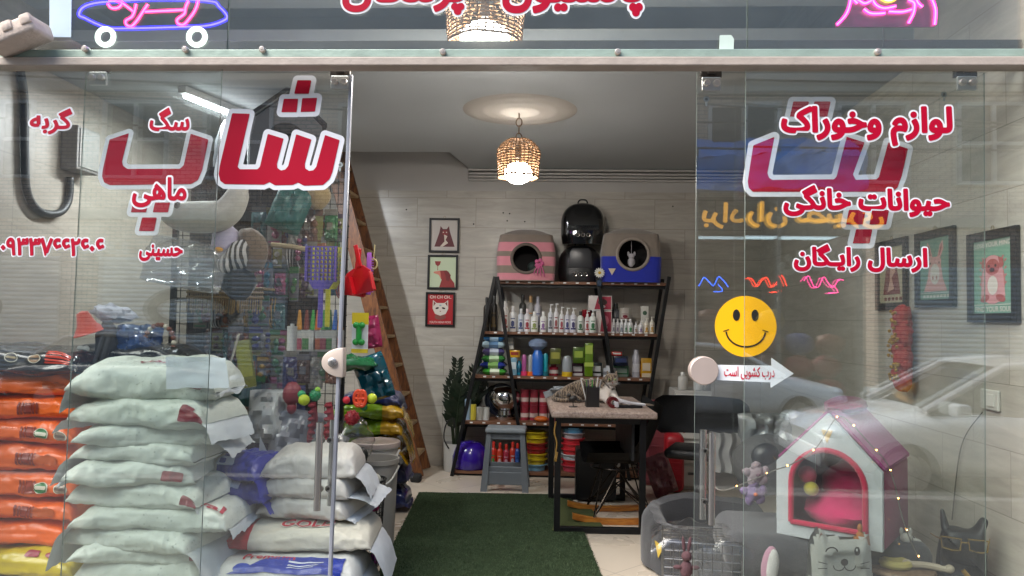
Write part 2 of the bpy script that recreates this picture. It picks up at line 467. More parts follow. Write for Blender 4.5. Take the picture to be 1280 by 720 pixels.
def brickmat():
    m = bpy.data.materials.new('brickwork'); m.use_nodes = True; t = m.node_tree; b = t.nodes['Principled BSDF']
    ge = nn(t, 'ShaderNodeNewGeometry'); sp = nn(t, 'ShaderNodeSeparateXYZ'); t.links.new(ge.outputs['Position'], sp.inputs[0])
    ad = nn(t, 'ShaderNodeMath', operation='ADD'); t.links.new(sp.outputs[0], ad.inputs[0]); t.links.new(sp.outputs[1], ad.inputs[1])
    cb = nn(t, 'ShaderNodeCombineXYZ'); t.links.new(ad.outputs[0], cb.inputs[0]); t.links.new(sp.outputs[2], cb.inputs[1])
    br = nn(t, 'ShaderNodeTexBrick'); br.inputs['Scale'].default_value = 1; br.inputs['Brick Width'].default_value = .24; br.inputs['Row Height'].default_value = .085
    br.inputs['Mortar Size'].default_value = .009
    br.inputs['Color1'].default_value = (.5, .37, .27, 1); br.inputs['Color2'].default_value = (.6, .48, .38, 1); br.inputs['Mortar'].default_value = (.2, .18, .16, 1)
    t.links.new(cb.outputs[0], br.inputs['Vector']); t.links.new(br.outputs['Color'], b.inputs['Base Color']); b.inputs['Roughness'].default_value = .9
    return m
BRICK = brickmat()
def struct(name, bm, m, smooth=False):
    o = obj(name, bm, m, None, smooth); o['kind'] = 'structure'; return o

# ground outside
b = BM(); bx(b, (0, -98, -.4), (300, 203.0, .2)); struct('road', b, mat('#4c4b4a', .9, var=.25, scale=3, bump=.5, bscale=90))
b = BM(); bx(b, (0, 1.42, -.26), (60, 4.04, .22), bev=.02); struct('pavement', b, PAVE)
b = BM(); bx(b, (0, -.70, -.25), (60, .18, .21), bev=.02); struct('kerb', b, mat('#8d8a84', .9, var=.2, bump=.3))
b = BM(); bx(b, (0, -8.72, -.26), (60, 1.55, .22), bev=.02); struct('far_pavement', b, PAVE)
# inside
b = BM(); bx(b, ((XL + XR) / 2, (3.45 + YB) / 2, -.15), (XR - XL, YB - 3.45, .3)); struct('floor', b, FLOOR)
b = BM(); bx(b, (0, 3.44, -.13), (6.4, .12, .24), bev=.008); struct('threshold', b, mat('#9d968c', .4, var=.15))

PLASTER = mat('#a0a4a6', .85, var=.07, scale=2.5, bump=.08, bscale=30)
# ceiling with the loft opening at the back left
P1 = atz(443, 189.5, ZC); P2 = atz(562, 190.5, ZC); P3 = atz(589, 213, ZC)
yo = (P1.y + P2.y) / 2
def slab(name, pts, z0, z1, m):
    b = BM(); v0 = [b.verts.new((p[0], p[1], z0)) for p in pts]
    f = b.faces.new(v0); r = bmesh.ops.extrude_face_region(b, geom=[f])
    for v in r['geom']:
        if isinstance(v, bmesh.types.BMVert): v.co.z = z1
    bmesh.ops.recalc_face_normals(b, faces=list(b.faces)); return struct(name, b, m)
YS = at(640, 72, 1).y and 4.62
slab('ceiling', [(XL, YS), (XR, YS), (XR, YB), (P3.x, YB), (P3.x, P3.y), (P2.x, yo), (XL, yo)], ZC, ZC + .22, PLASTER)
b = BM(); bx(b, ((XL + XR) / 2, 4.03, 3.5), (XR - XL, 1.2, .1)); struct('front_ceiling', b, PLASTER)
b = BM(); bx(b, ((XL + P3.x) / 2, (yo + YB) / 2 - .1, 4.3), (P3.x - XL + .6, YB - yo + .5, .1)); struct('loft_ceiling', b, PLASTER)
def wallthing(name, bm, m, label):
    return tag(obj(name, bm, m), label, 'wall')
ZT = at(640, 239, YB).z
b = BM(); bx(b, ((XL + XR) / 2, YB + .1, ZT / 2), (XR - XL, .2, ZT)); w = wallthing('back_wall', b, TILE, 'back wall of the shop in streaky grey beige stone tiles')
for px, py in ((629, 266), (634, 276), (637, 267), (656, 277), (592, 280), (508, 262), (841, 258)):
    p = at(px, py, YB); b = BM(); lt(b, [(.008, .0), (.007, .006), (0, .004)], (p.x, YB, p.z), 10, (R(90), 0, 0)); obj('wall_plug', b, mat('#161412', .7), w)
b = BM(); bx(b, ((XL + XR) / 2, YB + .112, ZT + .85), (XR - XL, .2, 1.7 - .002)); obj('plaster_band', b, mat('#a9a6a2', .85, var=.06, scale=3), w)
b = BM(); bx(b, (XL - .1, (3.62 + YB) / 2, 2.1), (.2, YB - 3.62, 4.6)); wallthing('left_wall', b, TILEP, 'left side wall in large pale stone slabs behind the sacks')
b = BM(); bx(b, (XR + .1, (3.45 + YB) / 2, 2.1), (.2, YB - 3.45, 4.6)); wallthing('right_wall', b, TILE, 'right side wall of beige stone tiles with three framed posters')
# cornice strips on the back wall
b = BM(); z0 = at(700, 213.5, YB).z; z1 = at(700, 227, YB).z; x0 = at(586, 213, YB).x
for k, (zz, d) in enumerate([(0, .10), (.3, .075), (.55, .055), (.8, .035)]):
    zt = z0 - (z0 - z1) * zz; bx(b, ((x0 + XR) / 2, YB - d / 2, zt - .012), (XR - x0 - .002, d, .022), bev=.006)
tag(obj('cornice', b, mat('#a8a5a1', .8)), 'ridged plaster cornice under the ceiling along the back wall', 'cornice')
# ceiling rosette
pr = atz(650, 138, ZC); rr = .43
b = BM(); lt(b, [(rr, 0), (rr * .95, -.004), (rr * .85, -.006), (rr * .8, -.003), (rr * .72, -.003), (rr * .68, -.008), (rr * .6, -.009), (rr * .56, -.005), (rr * .42, -.005), (rr * .37, -.014), (rr * .3, -.016), (rr * .26, -.01), (rr * .1, -.012), (0, -.014)], n=48)
solo('ceiling_rosette', b, mat('#9a958e', .8, var=.1, scale=5), 'round moulded plaster rosette on the ceiling above the rattan lamp', 'rosette', (pr.x, pr.y, ZC - .001))
# the building the shop is in
b = BM()
bx(b, (0, 3.75, 6.2), (7.2, .5, 5.0 - .1)); bx(b, (0, 6.2, 6.5), (7.2, 4.3, 4.0))
bx(b, (-6.3, 5.7, 4.2), (5.6, 4.4, 9)); bx(b, (5.95, 5.7, 4.2), (7.1, 4.4, 9))
tag(obj('shop_building', b, mat('#b5aca0', .7, var=.15, scale=2)), 'pale stone building that holds the pet shop', 'building')
b = BM(); bx(b, (2.38, 3.44, 1.7), (.38, .08, 3.9), bev=.004); tag(obj('door_pilaster', b, TILEP), 'narrow stone pilaster at the far right edge of the shopfront', 'pilaster')

# ------------------------------------------------------------------ across the street
YO = -9.5
ob = thing('opposite_building', 'brick house across the street with dark windows, mirrored in the glass', 'building', (0, YO, -.3))
b = BM()
bx(b, (0, -.3, 6.9), (44, .6, 5.8)); bx(b, (-12, -.3, 2.0), (20, .6, 4.0)); bx(b, (14.5, -.3, 2), (15, .6, 4)); bx(b, (.15, -.3, 2), (3.7, .6, 4))
obj('wall', b, BRICK, ob)
b = BM(); bx(b, (4.5, -3, 2), (5.6, .1, 4)); bx(b, (1.9, -1.5, 2), (.1, 3, 4)); bx(b, (7.1, -1.5, 2), (.1, 3, 4)); bx(b, (4.5, -1.5, .05), (5.2, 3, .1)); obj('shop_recess', b, mat('#3a3632', .8), ob)
b = BM()
for z in (4.05, 6.95, 9.9): bx(b, (0, .06, z), (44, .14, .22), bev=.02)
obj('string_course', b, mat('#a09788', .85), ob)
b = BM(); bx(b, (0, .02, 8.05), (44, .06, 1.95), bev=.01); obj('added_reflection_band', b, mat('#b3b0a8', .9, var=.25, scale=1.2), ob)  # pale band added so the transom glass mirrors an even grey
WF = mat('#b9b6ae', .5); WP = mat('#1b1f22', .08, var=.3, scale=1)
for zz in (4.9, 9.0):
    for xx in (-14.5, -12.4, -9.3, -7.0, -4, -1, 1.6, 4.2, 6.9, 9.4, 12, 14.6):
        b = BM(); hw, hh = .72, .85
        for sx in (-1, 0, 1): bx(b, (xx + sx * hw, .03, zz + hh), (.08, .12, 2 * hh + .08))
        for sz in (0, 1, 2): bx(b, (xx, .025, zz + sz * hh), (2 * hw + .07, .1, .07))
        wo = obj('window', b, WF, ob)
        b = BM(); bx(b, (xx, .008, zz + hh), (2 * hw, .012, 2 * hh)); obj('pane', b, WP, wo)
for x0, w in ((-13.2, 4.6), (-7.9, 4.2), (9.9, 4.4)):
    b = BM()
    for k in range(30): cy(b, (x0 - w / 2, .05, .15 + k * .1), (x0 + w / 2, .05, .15 + k * .1), .052, n=8)
    s = obj('roller_shutter', b, mat('#c9c7c0', .5, var=.08), ob)
    if x0 < 0:
        b = BM(); lp = [(x0 + .9 * math.cos(a), 0, 1.85 + .42 * math.sin(a)) for a in np.linspace(0, 2 * PI, 40, False)]
        V = [(b.verts.new((x0 + 1.05 * math.cos(a), .112, 1.95 + .52 * math.sin(a))), b.verts.new((x0 + .72 * math.cos(a), .112, 1.95 + .28 * math.sin(a)))) for a in np.linspace(0, 2 * PI, 40, False)]
        for k in range(40): b.faces.new((V[k][0], V[(k + 1) % 40][0], V[(k + 1) % 40][1], V[k][1]))
        obj('painted_ring', b, mat('#3b3a39', .6), s)
# shop sign across the street (gilt letters given a glow of their own, on a dark board)
sg = thing('gilt_shop_sign', 'dark shop sign board with glowing gilt letters across the street, mirrored in the right glass', 'sign', (4.75, YO + .12, 3.85), PI)
b = BM(); bx(b, (0, 0, 0), (5.0, .1, .85), bev=.01); obj('board', b, mat('#241d1a', .5), sg)
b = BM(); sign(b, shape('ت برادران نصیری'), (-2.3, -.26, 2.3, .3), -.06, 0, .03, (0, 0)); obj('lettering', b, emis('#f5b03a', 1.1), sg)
for k, (xx, cc) in enumerate([(5.9, '#ff2f8c'), (4.7, '#ff3418'), (3.5, '#1f66ff'), (2.5, '#20d840')]):
    b = BM(); q = random.Random(k); pts = []
    for i in range(9): pts.append((-.42 + i * .105, 0, .12 * math.sin(i * 1.9 + k) + q.uniform(-.04, .04)))
    tb(b, curve_pts(pts, 5), .012, 6); tb(b, curve_pts([(.2, 0, -.05), (.3, 0, -.2), (.1, 0, -.22)], 5), .011, 6)
    solo('neon_squiggle', b, emis(cc, 4), ['pink', 'red', 'blue', 'green'][k] + ' neon squiggle hanging in the window across the street', 'neon sign', (xx, YO - .1, 2.45))
b = BM()
for k in range(26):
    q = rnd; el(b, (2.4 + (k % 7) * .68, -1.2 - rnd.random() * .3, .35 + (k // 7) * .52), (.33, .22, .26), nz=.25, seed=k, mi=rnd.randrange(6))
obj('stock_of_sacks', b, [mat(c, .4) for c in ('#8c1a14', '#20366f', '#3a3a38', '#8a7a30', '#6a3a24', '#3f5a40')], ob, True)
tp = thing('blue_tarpaulin', 'crumpled blue tarpaulin on poles over the shopfront across the street', 'tarpaulin', (4.6, -8.7, 0))
b = BM(); gr(b, lambda u, v: Vector((-1.7 + 3.4 * u, -.5 + .9 * v, 5.45 - .5 * v + .16 * noise.noise(Vector((u * 5, v * 4, 3))) + .08 * noise.noise(Vector((u * 14, v * 9, 1))))), 40, 16)
gr(b, lambda u, v: Vector((-1.7 + 3.4 * u, .4 + .14 * noise.noise(Vector((u * 7, v * 3, 9))), 4.95 - .7 * v * (1 + .3 * noise.noise(Vector((u * 3, 2, 1)))) + .16 * noise.noise(Vector((u * 5, 4, 3))))), 40, 12)
obj('sheet', b, mat('#3f86d8', .35, var=.2), tp, 'all')
for x in (-1.6, 0, 1.6):
    b = BM(); cy(b, (x, .3, -.3), (x, .3, 5.1), .04); obj('pole', b, mat('#77756f', .5, .5), tp)
# overhead cables
for k, (z0, z1, yy, sag) in enumerate([(7.4, 6.2, -7.6, .5), (7.0, 6.3, -7.6, .7), (6.6, 5.2, -7.5, .4), (8.2, 4.6, -7.8, .3), (6.1, 5.0, -7.4, .6)]):
    b = BM(); tb(b, [(-22 + 44 * i / 24, yy, z0 + (z1 - z0) * i / 24 - sag * 4 * (i / 24) * (1 - i / 24)) for i in range(25)], .022, 5)
    solo('overhead_cable', b, mat('#141414', .6), 'black cables strung along the far side of the street, mirrored in the glass', 'cable', group='cables along the far side of the street')

# parked cars
def car():
    r = thing('parked_car', 'x', 'car')
    prof = [(-2.15, .42, .62, .78), (-2.1, .3, .9, .84), (-1.7, .24, .98, .86), (-1.0, .22, 1.0, .87), (0, .22, 1.0, .87), (.75, .22, .99, .87), (1.35, .22, .92, .86), (1.9, .26, .80, .83), (2.12, .36, .66, .76)]
    b = BM()
    def body(u, v):
        i = u * (len(prof) - 1); k = min(int(i), len(prof) - 2); t = i - k
        x, zb, zt, w = [prof[k][j] * (1 - t) + prof[k + 1][j] * t for j in range(4)]
        a = 2 * PI * v; cx, sz = math.cos(a), math.sin(a)
        return Vector((x, w * math.copysign(abs(cx) ** .45, cx), (zb + zt) / 2 + (zt - zb) / 2 * math.copysign(abs(sz) ** .6, sz)))
    g = gr(b, body, 34, 28, cv=True)
    b.faces.new(g[0]); b.faces.new(g[-1][::-1]); obj('body', b, mat('#d8d8d6', .25, var=.02, coat=.8), r, True)
    b = BM(); cab = [(-1.75, .95, .70), (-1.1, 1.38, .60), (-.4, 1.45, .59), (.2, 1.40, .59), (1.05, .93, .70)]
    bot = [b.verts.new((x, s * .78, .9)) for s in (-1, 1) for x, z, w in cab]; top = [b.verts.new((x, s * w, z)) for s in (-1, 1) for x, z, w in cab]
    n = len(cab)
    for s in (0, n):
        for k in range(n - 1): b.faces.new((bot[s + k], bot[s + k + 1], top[s + k + 1], top[s + k]))
    for k in range(n - 1): b.faces.new((top[k], top[k + 1], top[n + k + 1], top[n + k]))
    obj('window_glass', b, mat('#15191b', .06, coat=.5), r)
    b = BM()
    gr(b, lambda u, v: Vector((-1.14 + 1.4 * u, (v - .5) * 1.22, 1.40 + .075 * math.sin(PI * min(1, max(0, u))) + .02 * math.sin(PI * v))), 12, 8)
    for s in (-1, 1):
        tb(b, [(-1.78, s * .71, .96), (-1.12, s * .62, 1.39), (-.4, s * .605, 1.46), (.22, s * .605, 1.41), (1.08, s * .71, .94)], .04, 8)
        tb(b, [(-.42, s * .61, 1.45), (-.45, s * .80, .95)], .035, 6)
    obj('roof', b, mat('#d8d8d6', .25, var=.02, coat=.8), r, True)
    for x in (-1.3, 1.3):
        for s in (-1, 1):
            b = BM(); lt(b, [(.2, -.1), (.3, -.1), (.315, -.06), (.315, .06), (.3, .1), (.2, .1)], (x, s * .78, .315), 24, (R(90), 0, 0)); w = obj('wheel', b, mat('#181818', .8), r, True)
            b = BM(); lt(b, [(0, -.1), (.2, -.09), (.2, .09), (0, .1)], (x, s * .78, .315), 18, (R(90), 0, 0)); obj('rim', b, mat('#9a9a9a', .3, .9), w, True)
    for s in (-1, 1):
        b = BM(); bx(b, (.85, s * .95, .98), (.16, .2, .13), bev=.04); obj('wing_mirror', b, mat('#cfd3d4', .3, coat=.5), r, True)
        b = BM(); el(b, (1.96, s * .6, .68), (.14, .2, .09)); obj('headlight', b, mat('#e8eef0', .1, coat=1), r, True)
    for x in (2.1, -2.12):
        b = BM(); bx(b, (x, 0, .43), (.12, 1.45, .2), bev=.05); obj('bumper', b, mat('#c9c9c8', .4), r, True)
    return r
c1 = car(); c1['label'] = 'white parked car with pale wing mirror, reflected beside the pink pet house'; c1.location = (5.0, -1.85, -.3); c1.rotation_euler = (0, 0, PI)
dup(c1, (3.0, -7.05, -.3), 0, 'white car reflected behind the arrow sticker, parked across the street')
c3_ = dup(c1, (-7.6, -7.0, -.3), 0, 'beige grey car reflected above the orange sacks, parked across the street'); remat(c3_, mat('#6a655e', .3, coat=.6), 'body'); remat(c3_, mat('#8a857c', .3, coat=.6), 'roof')
# ================================================================== shopfront: rail, panes, doors
GL = glassy(.088, (.955, .975, .965), .006, 'pane_glass')
GT = glassy(.17, (.955, .975, .965), .006, 'transom_glass')
GE = mat('#6a756f', .3, var=.1)
ALU = mat('#c4c6c4', .35, .8, var=.06, bump=.1); STEEL = mat('#c8c4c0', .18, 1, var=.05)
zr = lambda y, D=3.5: at(640, y, D).z
rail = thing('header_rail', 'long beige aluminium header rail above the sliding glass doors', 'rail', (0, YG, zr(82)))
Z0 = zr(82)
b = BM(); bx(b, (-.55, -.01, (zr(70.5, 3.445) + zr(81.5, 3.445)) / 2 - Z0), (5.45, .09, zr(70.5, 3.445) - zr(81.5, 3.445)), bev=.005); obj('front_bar', b, mat('#a3968b', .55, var=.22, scale=7, bump=.3, bscale=25), rail)
b = BM(); bx(b, (-.55, -.012, (zr(61.5, 3.47) + zr(71.5, 3.47)) / 2 - Z0), (5.45, .04, zr(61.5, 3.47) - zr(71.5, 3.47)), bev=.003); obj('glazing_channel', b, mat('#8fa094', .4, .2, var=.25, scale=9, bump=.2, bscale=30), rail)
b = BM(); bx(b, (-.55, .1, zr(62, 3.6) - Z0), (5.45, .06, .07), bev=.003); obj('track', b, mat('#4d4a46', .45, .6), rail)
for px, py in ((108, 62), (233, 63), (329, 63), (554, 66), (772, 66), (1096, 66)):
    p = at(px, py, YG - .03)
    b = BM(); lt(b, [(0, .012), (.011, .012), (.0145, .008), (.0145, -.02), (0, -.02)], (p.x, -.04, p.z - Z0), 16, (R(90), 0, 0)); lt(b, [(0, .0145), (.005, .0145), (.006, .012)], (p.x, -.04, p.z - Z0), 8, (R(90), 0, 0)); obj('stud', b, mat('#b5aca4', .35, .7), rail, True)

def pane(name, label, cx, cz, corners, y, th, cat_='glass pane'):
    """glass sheet from four photo-derived corners TL,TR,BR,BL (x,z)"""
    r = thing(name, label, cat_, (cx, y, cz))
    b = BM(); pts = [(x - cx, z - cz) for x, z in corners]
    v0 = [b.verts.new((p[0], -th / 2, p[1])) for p in pts]; v1 = [b.verts.new((p[0], th / 2, p[1])) for p in pts]
    b.faces.new(v0).material_index = 0; b.faces.new(v1[::-1]).material_index = 0
    for k in range(4): b.faces.new((v0[k], v1[k], v1[(k + 1) % 4], v0[(k + 1) % 4])).material_index = 1
    bmesh.ops.recalc_face_normals(b, faces=list(b.faces))
    obj('glass', b, [GT if name == 'transom_pane' else GL, GE], r)
    return r
def edge(pxt, pxb, y):             # x of a nearly vertical photo line at the rail and at the floor
    a = at(pxt, 82, y); c = at(pxb, 720, y); k = (c.x - a.x) / (c.z - a.z)
    return a.x, a.x + k * (.03 - a.z)
ZTp = 3.42
xs = [-3.28, at(284, 30, YG).x, at(935, 30, YG).x, 2.17]
TR = []
for k, nm in enumerate(('left transom pane holding the skateboard neon', 'middle transom pane with the red Persian lettering', 'right transom pane holding the pink neon')):
    a, c = xs[k] + .002, xs[k + 1] - .002; z0 = zr(68)
    TR.append(pane('transom_pane', nm, (a + c) / 2, z0, [(a, ZTp), (c, ZTp), (c, z0), (a, z0)], YG + .012, .01))
lt_, lb_ = edge(278, 250, YG)
FL_ = pane('fixed_pane', 'left fixed glass pane with small red Persian words and a phone number', -2.4, .03, [(-3.28, Z0), (lt_, Z0), (lb_, .03), (-3.28, .03)], YG, .01)
rt_, rb_ = edge(932, 929, YG)
FR_ = pane('fixed_pane', 'right fixed glass pane with three lines of red Persian lettering', 1.5, .03, [(rt_, Z0), (2.17, Z0), (2.17, .03), (rb_, .03)], YG, .01)
dl0, dl1 = edge(108, 76, YD); dr0, dr1 = edge(438, 411, YD)
DL = pane('sliding_door', 'left sliding glass door with the big red word and a half round lock', (dl1 + dr1) / 2, .02, [(dl0, Z0), (dr0, Z0), (dr1, .02), (dl1, .02)], YD, .01, 'glass door')
el0, el1 = edge(871, 867, YD); er0, er1 = edge(1230, 1232, YD)
DR = pane('sliding_door', 'right sliding glass door with the smiley and white arrow stickers', (el1 + er1) / 2, .02, [(el0, Z0), (er0, Z0), (er1, .02), (el1, .02)], YD, .01, 'glass door')
def loc(p, o): return Vector(p) - o.location
# door seal, hangers, locks, handles
b = BM(); a = loc((dr0, YD, Z0 - .012), DL); c = loc((dr1, YD, .02), DL); q = (a - c).normalized()
bx(b, (a + c) / 2 + Vector((.006, 0, 0)), (.016, .026, (a - c).length), rot=Matrix.Rotation(math.atan2(q.x, q.z), 3, 'Y'), bev=.003); obj('edge_seal', b, mat('#8e9098', .4, .2), DL)
def hanger(door, px, py):
    p = loc(at(px, py, YD - .01), door)
    b = BM(); bx(b, p + Vector((0, 0, -.005)), (.088, .016, .066), bev=.004); h = obj('hanger_plate', b, ALU, door)
    b = BM()
    for s in (-1, 1): lt(b, [(0, .016), (.013, .016), (.017, .01), (.017, 0)], p + Vector((s * .023, -.008, -.004)), 16, (R(90), 0, 0))
    obj('bolt', b, mat('#d6d2cc', .3, .6), h, True)
    b = BM(); bx(b, p + Vector((0, .012, .047)), (.1, .03, .04), bev=.004); bx(b, p + Vector((0, -.008, .05)), (.035, .012, .022), bev=.003); obj('roller_carriage', b, mat('#4a4744', .35, .9), h)
for d, px, py in ((DL, 123, 97), (DL, 425, 102), (DR, 889, 104), (DR, 1208, 103)): hanger(d, px, py)
p = loc(at(431, 453, YD), DL)
b = BM(); pts = [(p.x + .05 * 1.0 * 0 + x, p.z + z) for x, z in ell(0, 0, .105, .07, 24, 0, PI / 2, 3 * PI / 2)]
pz(b, pts, -.03, .03, bev=.004); k = obj('lock_plate', b, mat('#c9b9ac', .35, .35, var=.06), DL, True)
b = BM(); lt(b, [(.022, 0), (.022, .008), (.014, .012), (0, .012)], (p.x - .05, -.03, p.z), 20, (R(90), 0, 0)); lt(b, [(.009, .012), (.009, .02), (0, .02)], (p.x - .05, -.03, p.z), 12, (R(90), 0, 0)); bx(b, (p.x - .05, -.052, p.z), (.003, .004, .01)); obj('key_cylinder', b, mat('#b9b5b1', .25, .9), k, True)
p = loc(at(879, 463, YD), DR)
b = BM(); lt(b, [(0, .03), (.062, .03), (.066, .026), (.066, -.03), (0, -.03)], (p.x, 0, p.z), 32, (R(90), 0, 0)); obj('lock_plate', b, mat('#b7a69d', .35, .35, var=.08), DR, True)
def handles(door, p0, p1, off):
    a = loc(at(*p0, YD - .05), door); c = loc(at(*p1, YD - .05), door)
    for s in (-1, 1):
        y = s * .05; dx = off if s > 0 else 0
        b = BM(); u = Vector((a.x + dx, y, a.z)); v = Vector((c.x + dx, y, c.z)); cy(b, u, v, .0165, n=20)
        for t in (.22, .78):
            m = u.lerp(v, t); cy(b, (m.x, 0, m.z), m, .008, n=10); cy(b, (m.x, 0, m.z), (m.x, s * .014, m.z), .015, n=14)
        obj('pull_handle', b, STEEL, door, True)
handles(DL, (400, 528), (396, 638), .035); handles(DR, (890, 541), (889, 656), -.02)

# ---- lettering
RED = mat('#a30026', .5, var=.04, spec=.15); WHT = mat('#d4d4d8', .5, var=.03, spec=.2)
def boxw(x0, y0, x1, y1, D, o):
    a = loc(at(x0, y1, D), o); c = loc(at(x1, y0, D), o); return (a.x, a.z, c.x, c.z)
def word(o, s, bxp, y, D, label=None, **kw):
    b = BM(); sign(b, shape(s), boxw(*bxp, D, o), y, **kw); return obj('lettering', b, [RED, WHT], o, label=label)
G1 = YG - .005
word(FR_, 'لوازم وخوراک', (976, 133, 1190, 182), -.0065, G1, outline=.1, bold=.048)
word(FR_, 'حیوانات خانگی', (979, 233, 1187, 270), -.0065, G1, outline=.1, bold=.048)
word(FR_, 'ارسال رایـگان', (992, 307, 1159, 339), -.0065, G1, outline=.1, bold=.048)
word(FL_, 'گربه', (37, 136, 91, 168), -.0065, G1, outline=.1, bold=.034)
word(FL_, 'سگ', (187, 135, 238, 164), -.0065, G1, outline=.1, bold=.034)
word(FL_, 'ماهی', (165, 222, 234, 259), -.0065, G1, outline=.1, bold=.034)
word(FL_, 'حسینی', (174, 306, 229, 326), -.0065, G1, outline=.11, bold=.042)
word(FL_, '۰۹۳۳۷۶۶۲۶۰۶', (1, 298, 131, 319), -.0065, G1, outline=.1, bold=.042)
word(TR[1], 'پانسیون', (628, -44, 804, 21), -.0065, YG + .007, outline=.085, bold=.04)
word(TR[1], 'پرندگان', (428, -44, 582, 19), -.0065, YG + .007, outline=.085, bold=.04)
# the big display letters, drawn in photo coordinates and carried onto the door
def biglet(o, key, polys, D, y, rim):
    W = [[(loc(at(px, py, D), o).x, loc(at(px, py, D), o).z) for px, py in P] for P in polys]
    sd = outline_sdf(key, W, .06, .004); b = BM()
    sdf_fill(b, sd, rim, lambda x, z: (x, y, z), 1); sdf_fill(b, sd, .0005, lambda x, z: (x, y - .0015, z), 0)
    return obj('lettering', b, [RED, WHT], o, label='very large red word with a thick white rim')
c4 = lambda L: [(200 + x / 4, 80 + y / 4) for x, y in L]
c3 = lambda L: [(x / 3, y / 3) for x, y in L]
c8 = lambda L: [(920 + x / 2.88, 100 + y / 2.88) for x, y in L]
biglet(DL, 'sha', [c4(P) for P in (
    [(362, 247), (449, 250), (388, 515), (400, 527), (488, 527), (500, 515), (540, 350), (618, 374), (585, 500), (587, 520), (605, 533), (628, 528), (642, 510), (682, 352), (757, 378), (724, 500), (726, 522), (745, 535), (768, 532), (782, 515), (826, 356), (898, 381), (862, 540), (848, 575), (815, 605), (720, 608), (690, 592), (665, 604), (575, 606), (548, 590), (520, 603), (325, 600), (303, 585), (294, 550), (300, 510)],
    [(688, 82), (757, 82), (744, 149), (672, 149)], [(620, 175), (691, 175), (683, 241), (608, 241)], [(712, 172), (786, 170), (775, 238), (704, 240)])], YD - .006, -.0065, .024)
biglet(DL, 'p', [c3([(412, 524), (484, 500), (458, 606), (462, 622), (478, 634), (676, 633), (690, 620), (716, 502), (782, 524), (758, 640), (742, 676), (716, 690), (412, 694), (392, 684), (384, 662), (386, 640)])] +
       [[(x / 3, 240 + y / 3) for x, y in P] for P in ([(500, 40), (556, 40), (548, 76), (492, 76)], [(582, 40), (638, 40), (630, 76), (574, 76)], [(534, 96), (588, 96), (578, 146), (522, 146)])], YD - .006, -.0065, .022)
biglet(DR, 'pt', [c8(P) for P in (
    [(62, 236), (138, 205), (112, 335), (118, 352), (130, 360), (352, 358), (362, 348), (398, 205), (462, 225), (420, 340), (430, 360), (505, 358), (514, 350), (548, 225), (618, 248), (596, 345), (580, 388), (560, 402), (60, 402), (46, 388), (42, 366)],
    [(206, 78), (262, 78), (250, 132), (194, 132)], [(282, 78), (340, 78), (328, 132), (270, 132)],
    [(406, 468), (466, 468), (456, 520), (396, 520)], [(490, 468), (550, 468), (540, 520), (480, 520)], [(432, 538), (490, 538), (480, 588), (420, 588)])], YD - .006, -.0065, .024)
# smiley and arrow stickers
p = loc(at(932, 408, YD - .006), DR); rs = .142
b = BM(); fl(b, ell(p.x, p.z, rs, rs, 64), -.0065, 0)
for s in (-1, 1): fl(b, ell(p.x + s * .043, p.z + .052, .0165, .027, 24), -.008, 1)
ribbon(b, [(p.x + .09 * math.cos(a), p.z - .02 + .075 * math.sin(a)) for a in np.linspace(PI * 1.04, PI * 1.96, 24)], .0038, -.008, 1, 1e-5)
for s in (-1, 1): ribbon(b, [(p.x + s * .09 + q * .012, p.z - .024 + q * s * -.004 + .004) for q in (-1, 0, 1)], .0022, -.0088, 1, 1e-5)
obj('smiley_sticker', b, [mat('#f0b000', .45, var=.03), mat('#15130f', .5)], DR)
P = [(895, 456), (964, 457), (964, 447), (992, 467), (963, 485), (963, 478), (896, 475)]
b = BM(); fl(b, [(loc(at(x, y, YD - .006), DR).x, loc(at(x, y, YD - .006), DR).z) for x, y in P], -.0065, 1)
sign(b, shape('درب کشویی است'), boxw(905, 459, 968, 474, YD - .006, DR), -.008, outline=0, bold=.02, mis=(0, 1)); obj('arrow_sticker', b, [mat('#c01838', .5), mat('#dcdde0', .5)], DR)
for dr, px, py in ((DL, 425, 206), (DR, 883, 124), (DR, 1180, 118)):
    p = loc(at(px, py, YD - .006), dr); b = BM(); fl(b, ell(p.x, p.z, .014, .014, 16), -.0062); fl(b, [(p.x - .006, p.z - .016), (p.x + .006, p.z - .016), (p.x + .003, p.z - .032), (p.x - .003, p.z - .032)], -.0062)
    fl(b, ell(p.x, p.z, .007, .007, 12), -.0068, 1); obj('safety_mark', b, [mat('#8f9694', .5), mat('#5c6260', .5)], dr)
# neon signs in the transom
def sleeve(c, s):
    k = ('sleeve', c)
    if k in MATS: return MATS[k]
    m = bpy.data.materials.new('neon_sleeve'); m.use_nodes = True; t = m.node_tree; t.nodes.remove(t.nodes['Principled BSDF'])
    e = nn(t, 'ShaderNodeEmission'); e.inputs[0].default_value = (*lin(c), 1); e.inputs[1].default_value = s; tr = nn(t, 'ShaderNodeBsdfTransparent'); mx = nn(t, 'ShaderNodeMixShader'); mx.inputs[0].default_value = .35
    t.links.new(tr.outputs[0], mx.inputs[1]); t.links.new(e.outputs[0], mx.inputs[2]); t.links.new(mx.outputs[0], t.nodes['Material Output'].inputs[0]); MATS[k] = m; return m
NB = ('#1c08ff', '#7a6cff', 3.4); NP = ('#ff0a6a', '#ff7ab4', 3.4); NW = ('#e8fff0', '#ffffff', 3)
YN = YG + .06
def np_(L, D=YN): return [at(x, y, D) for x, y in L]
n1 = at(192, 60, YN); s1 = thing('neon_sign', 'neon sign of a pink dog riding a blue skateboard on white wheels', 'neon sign', n1)
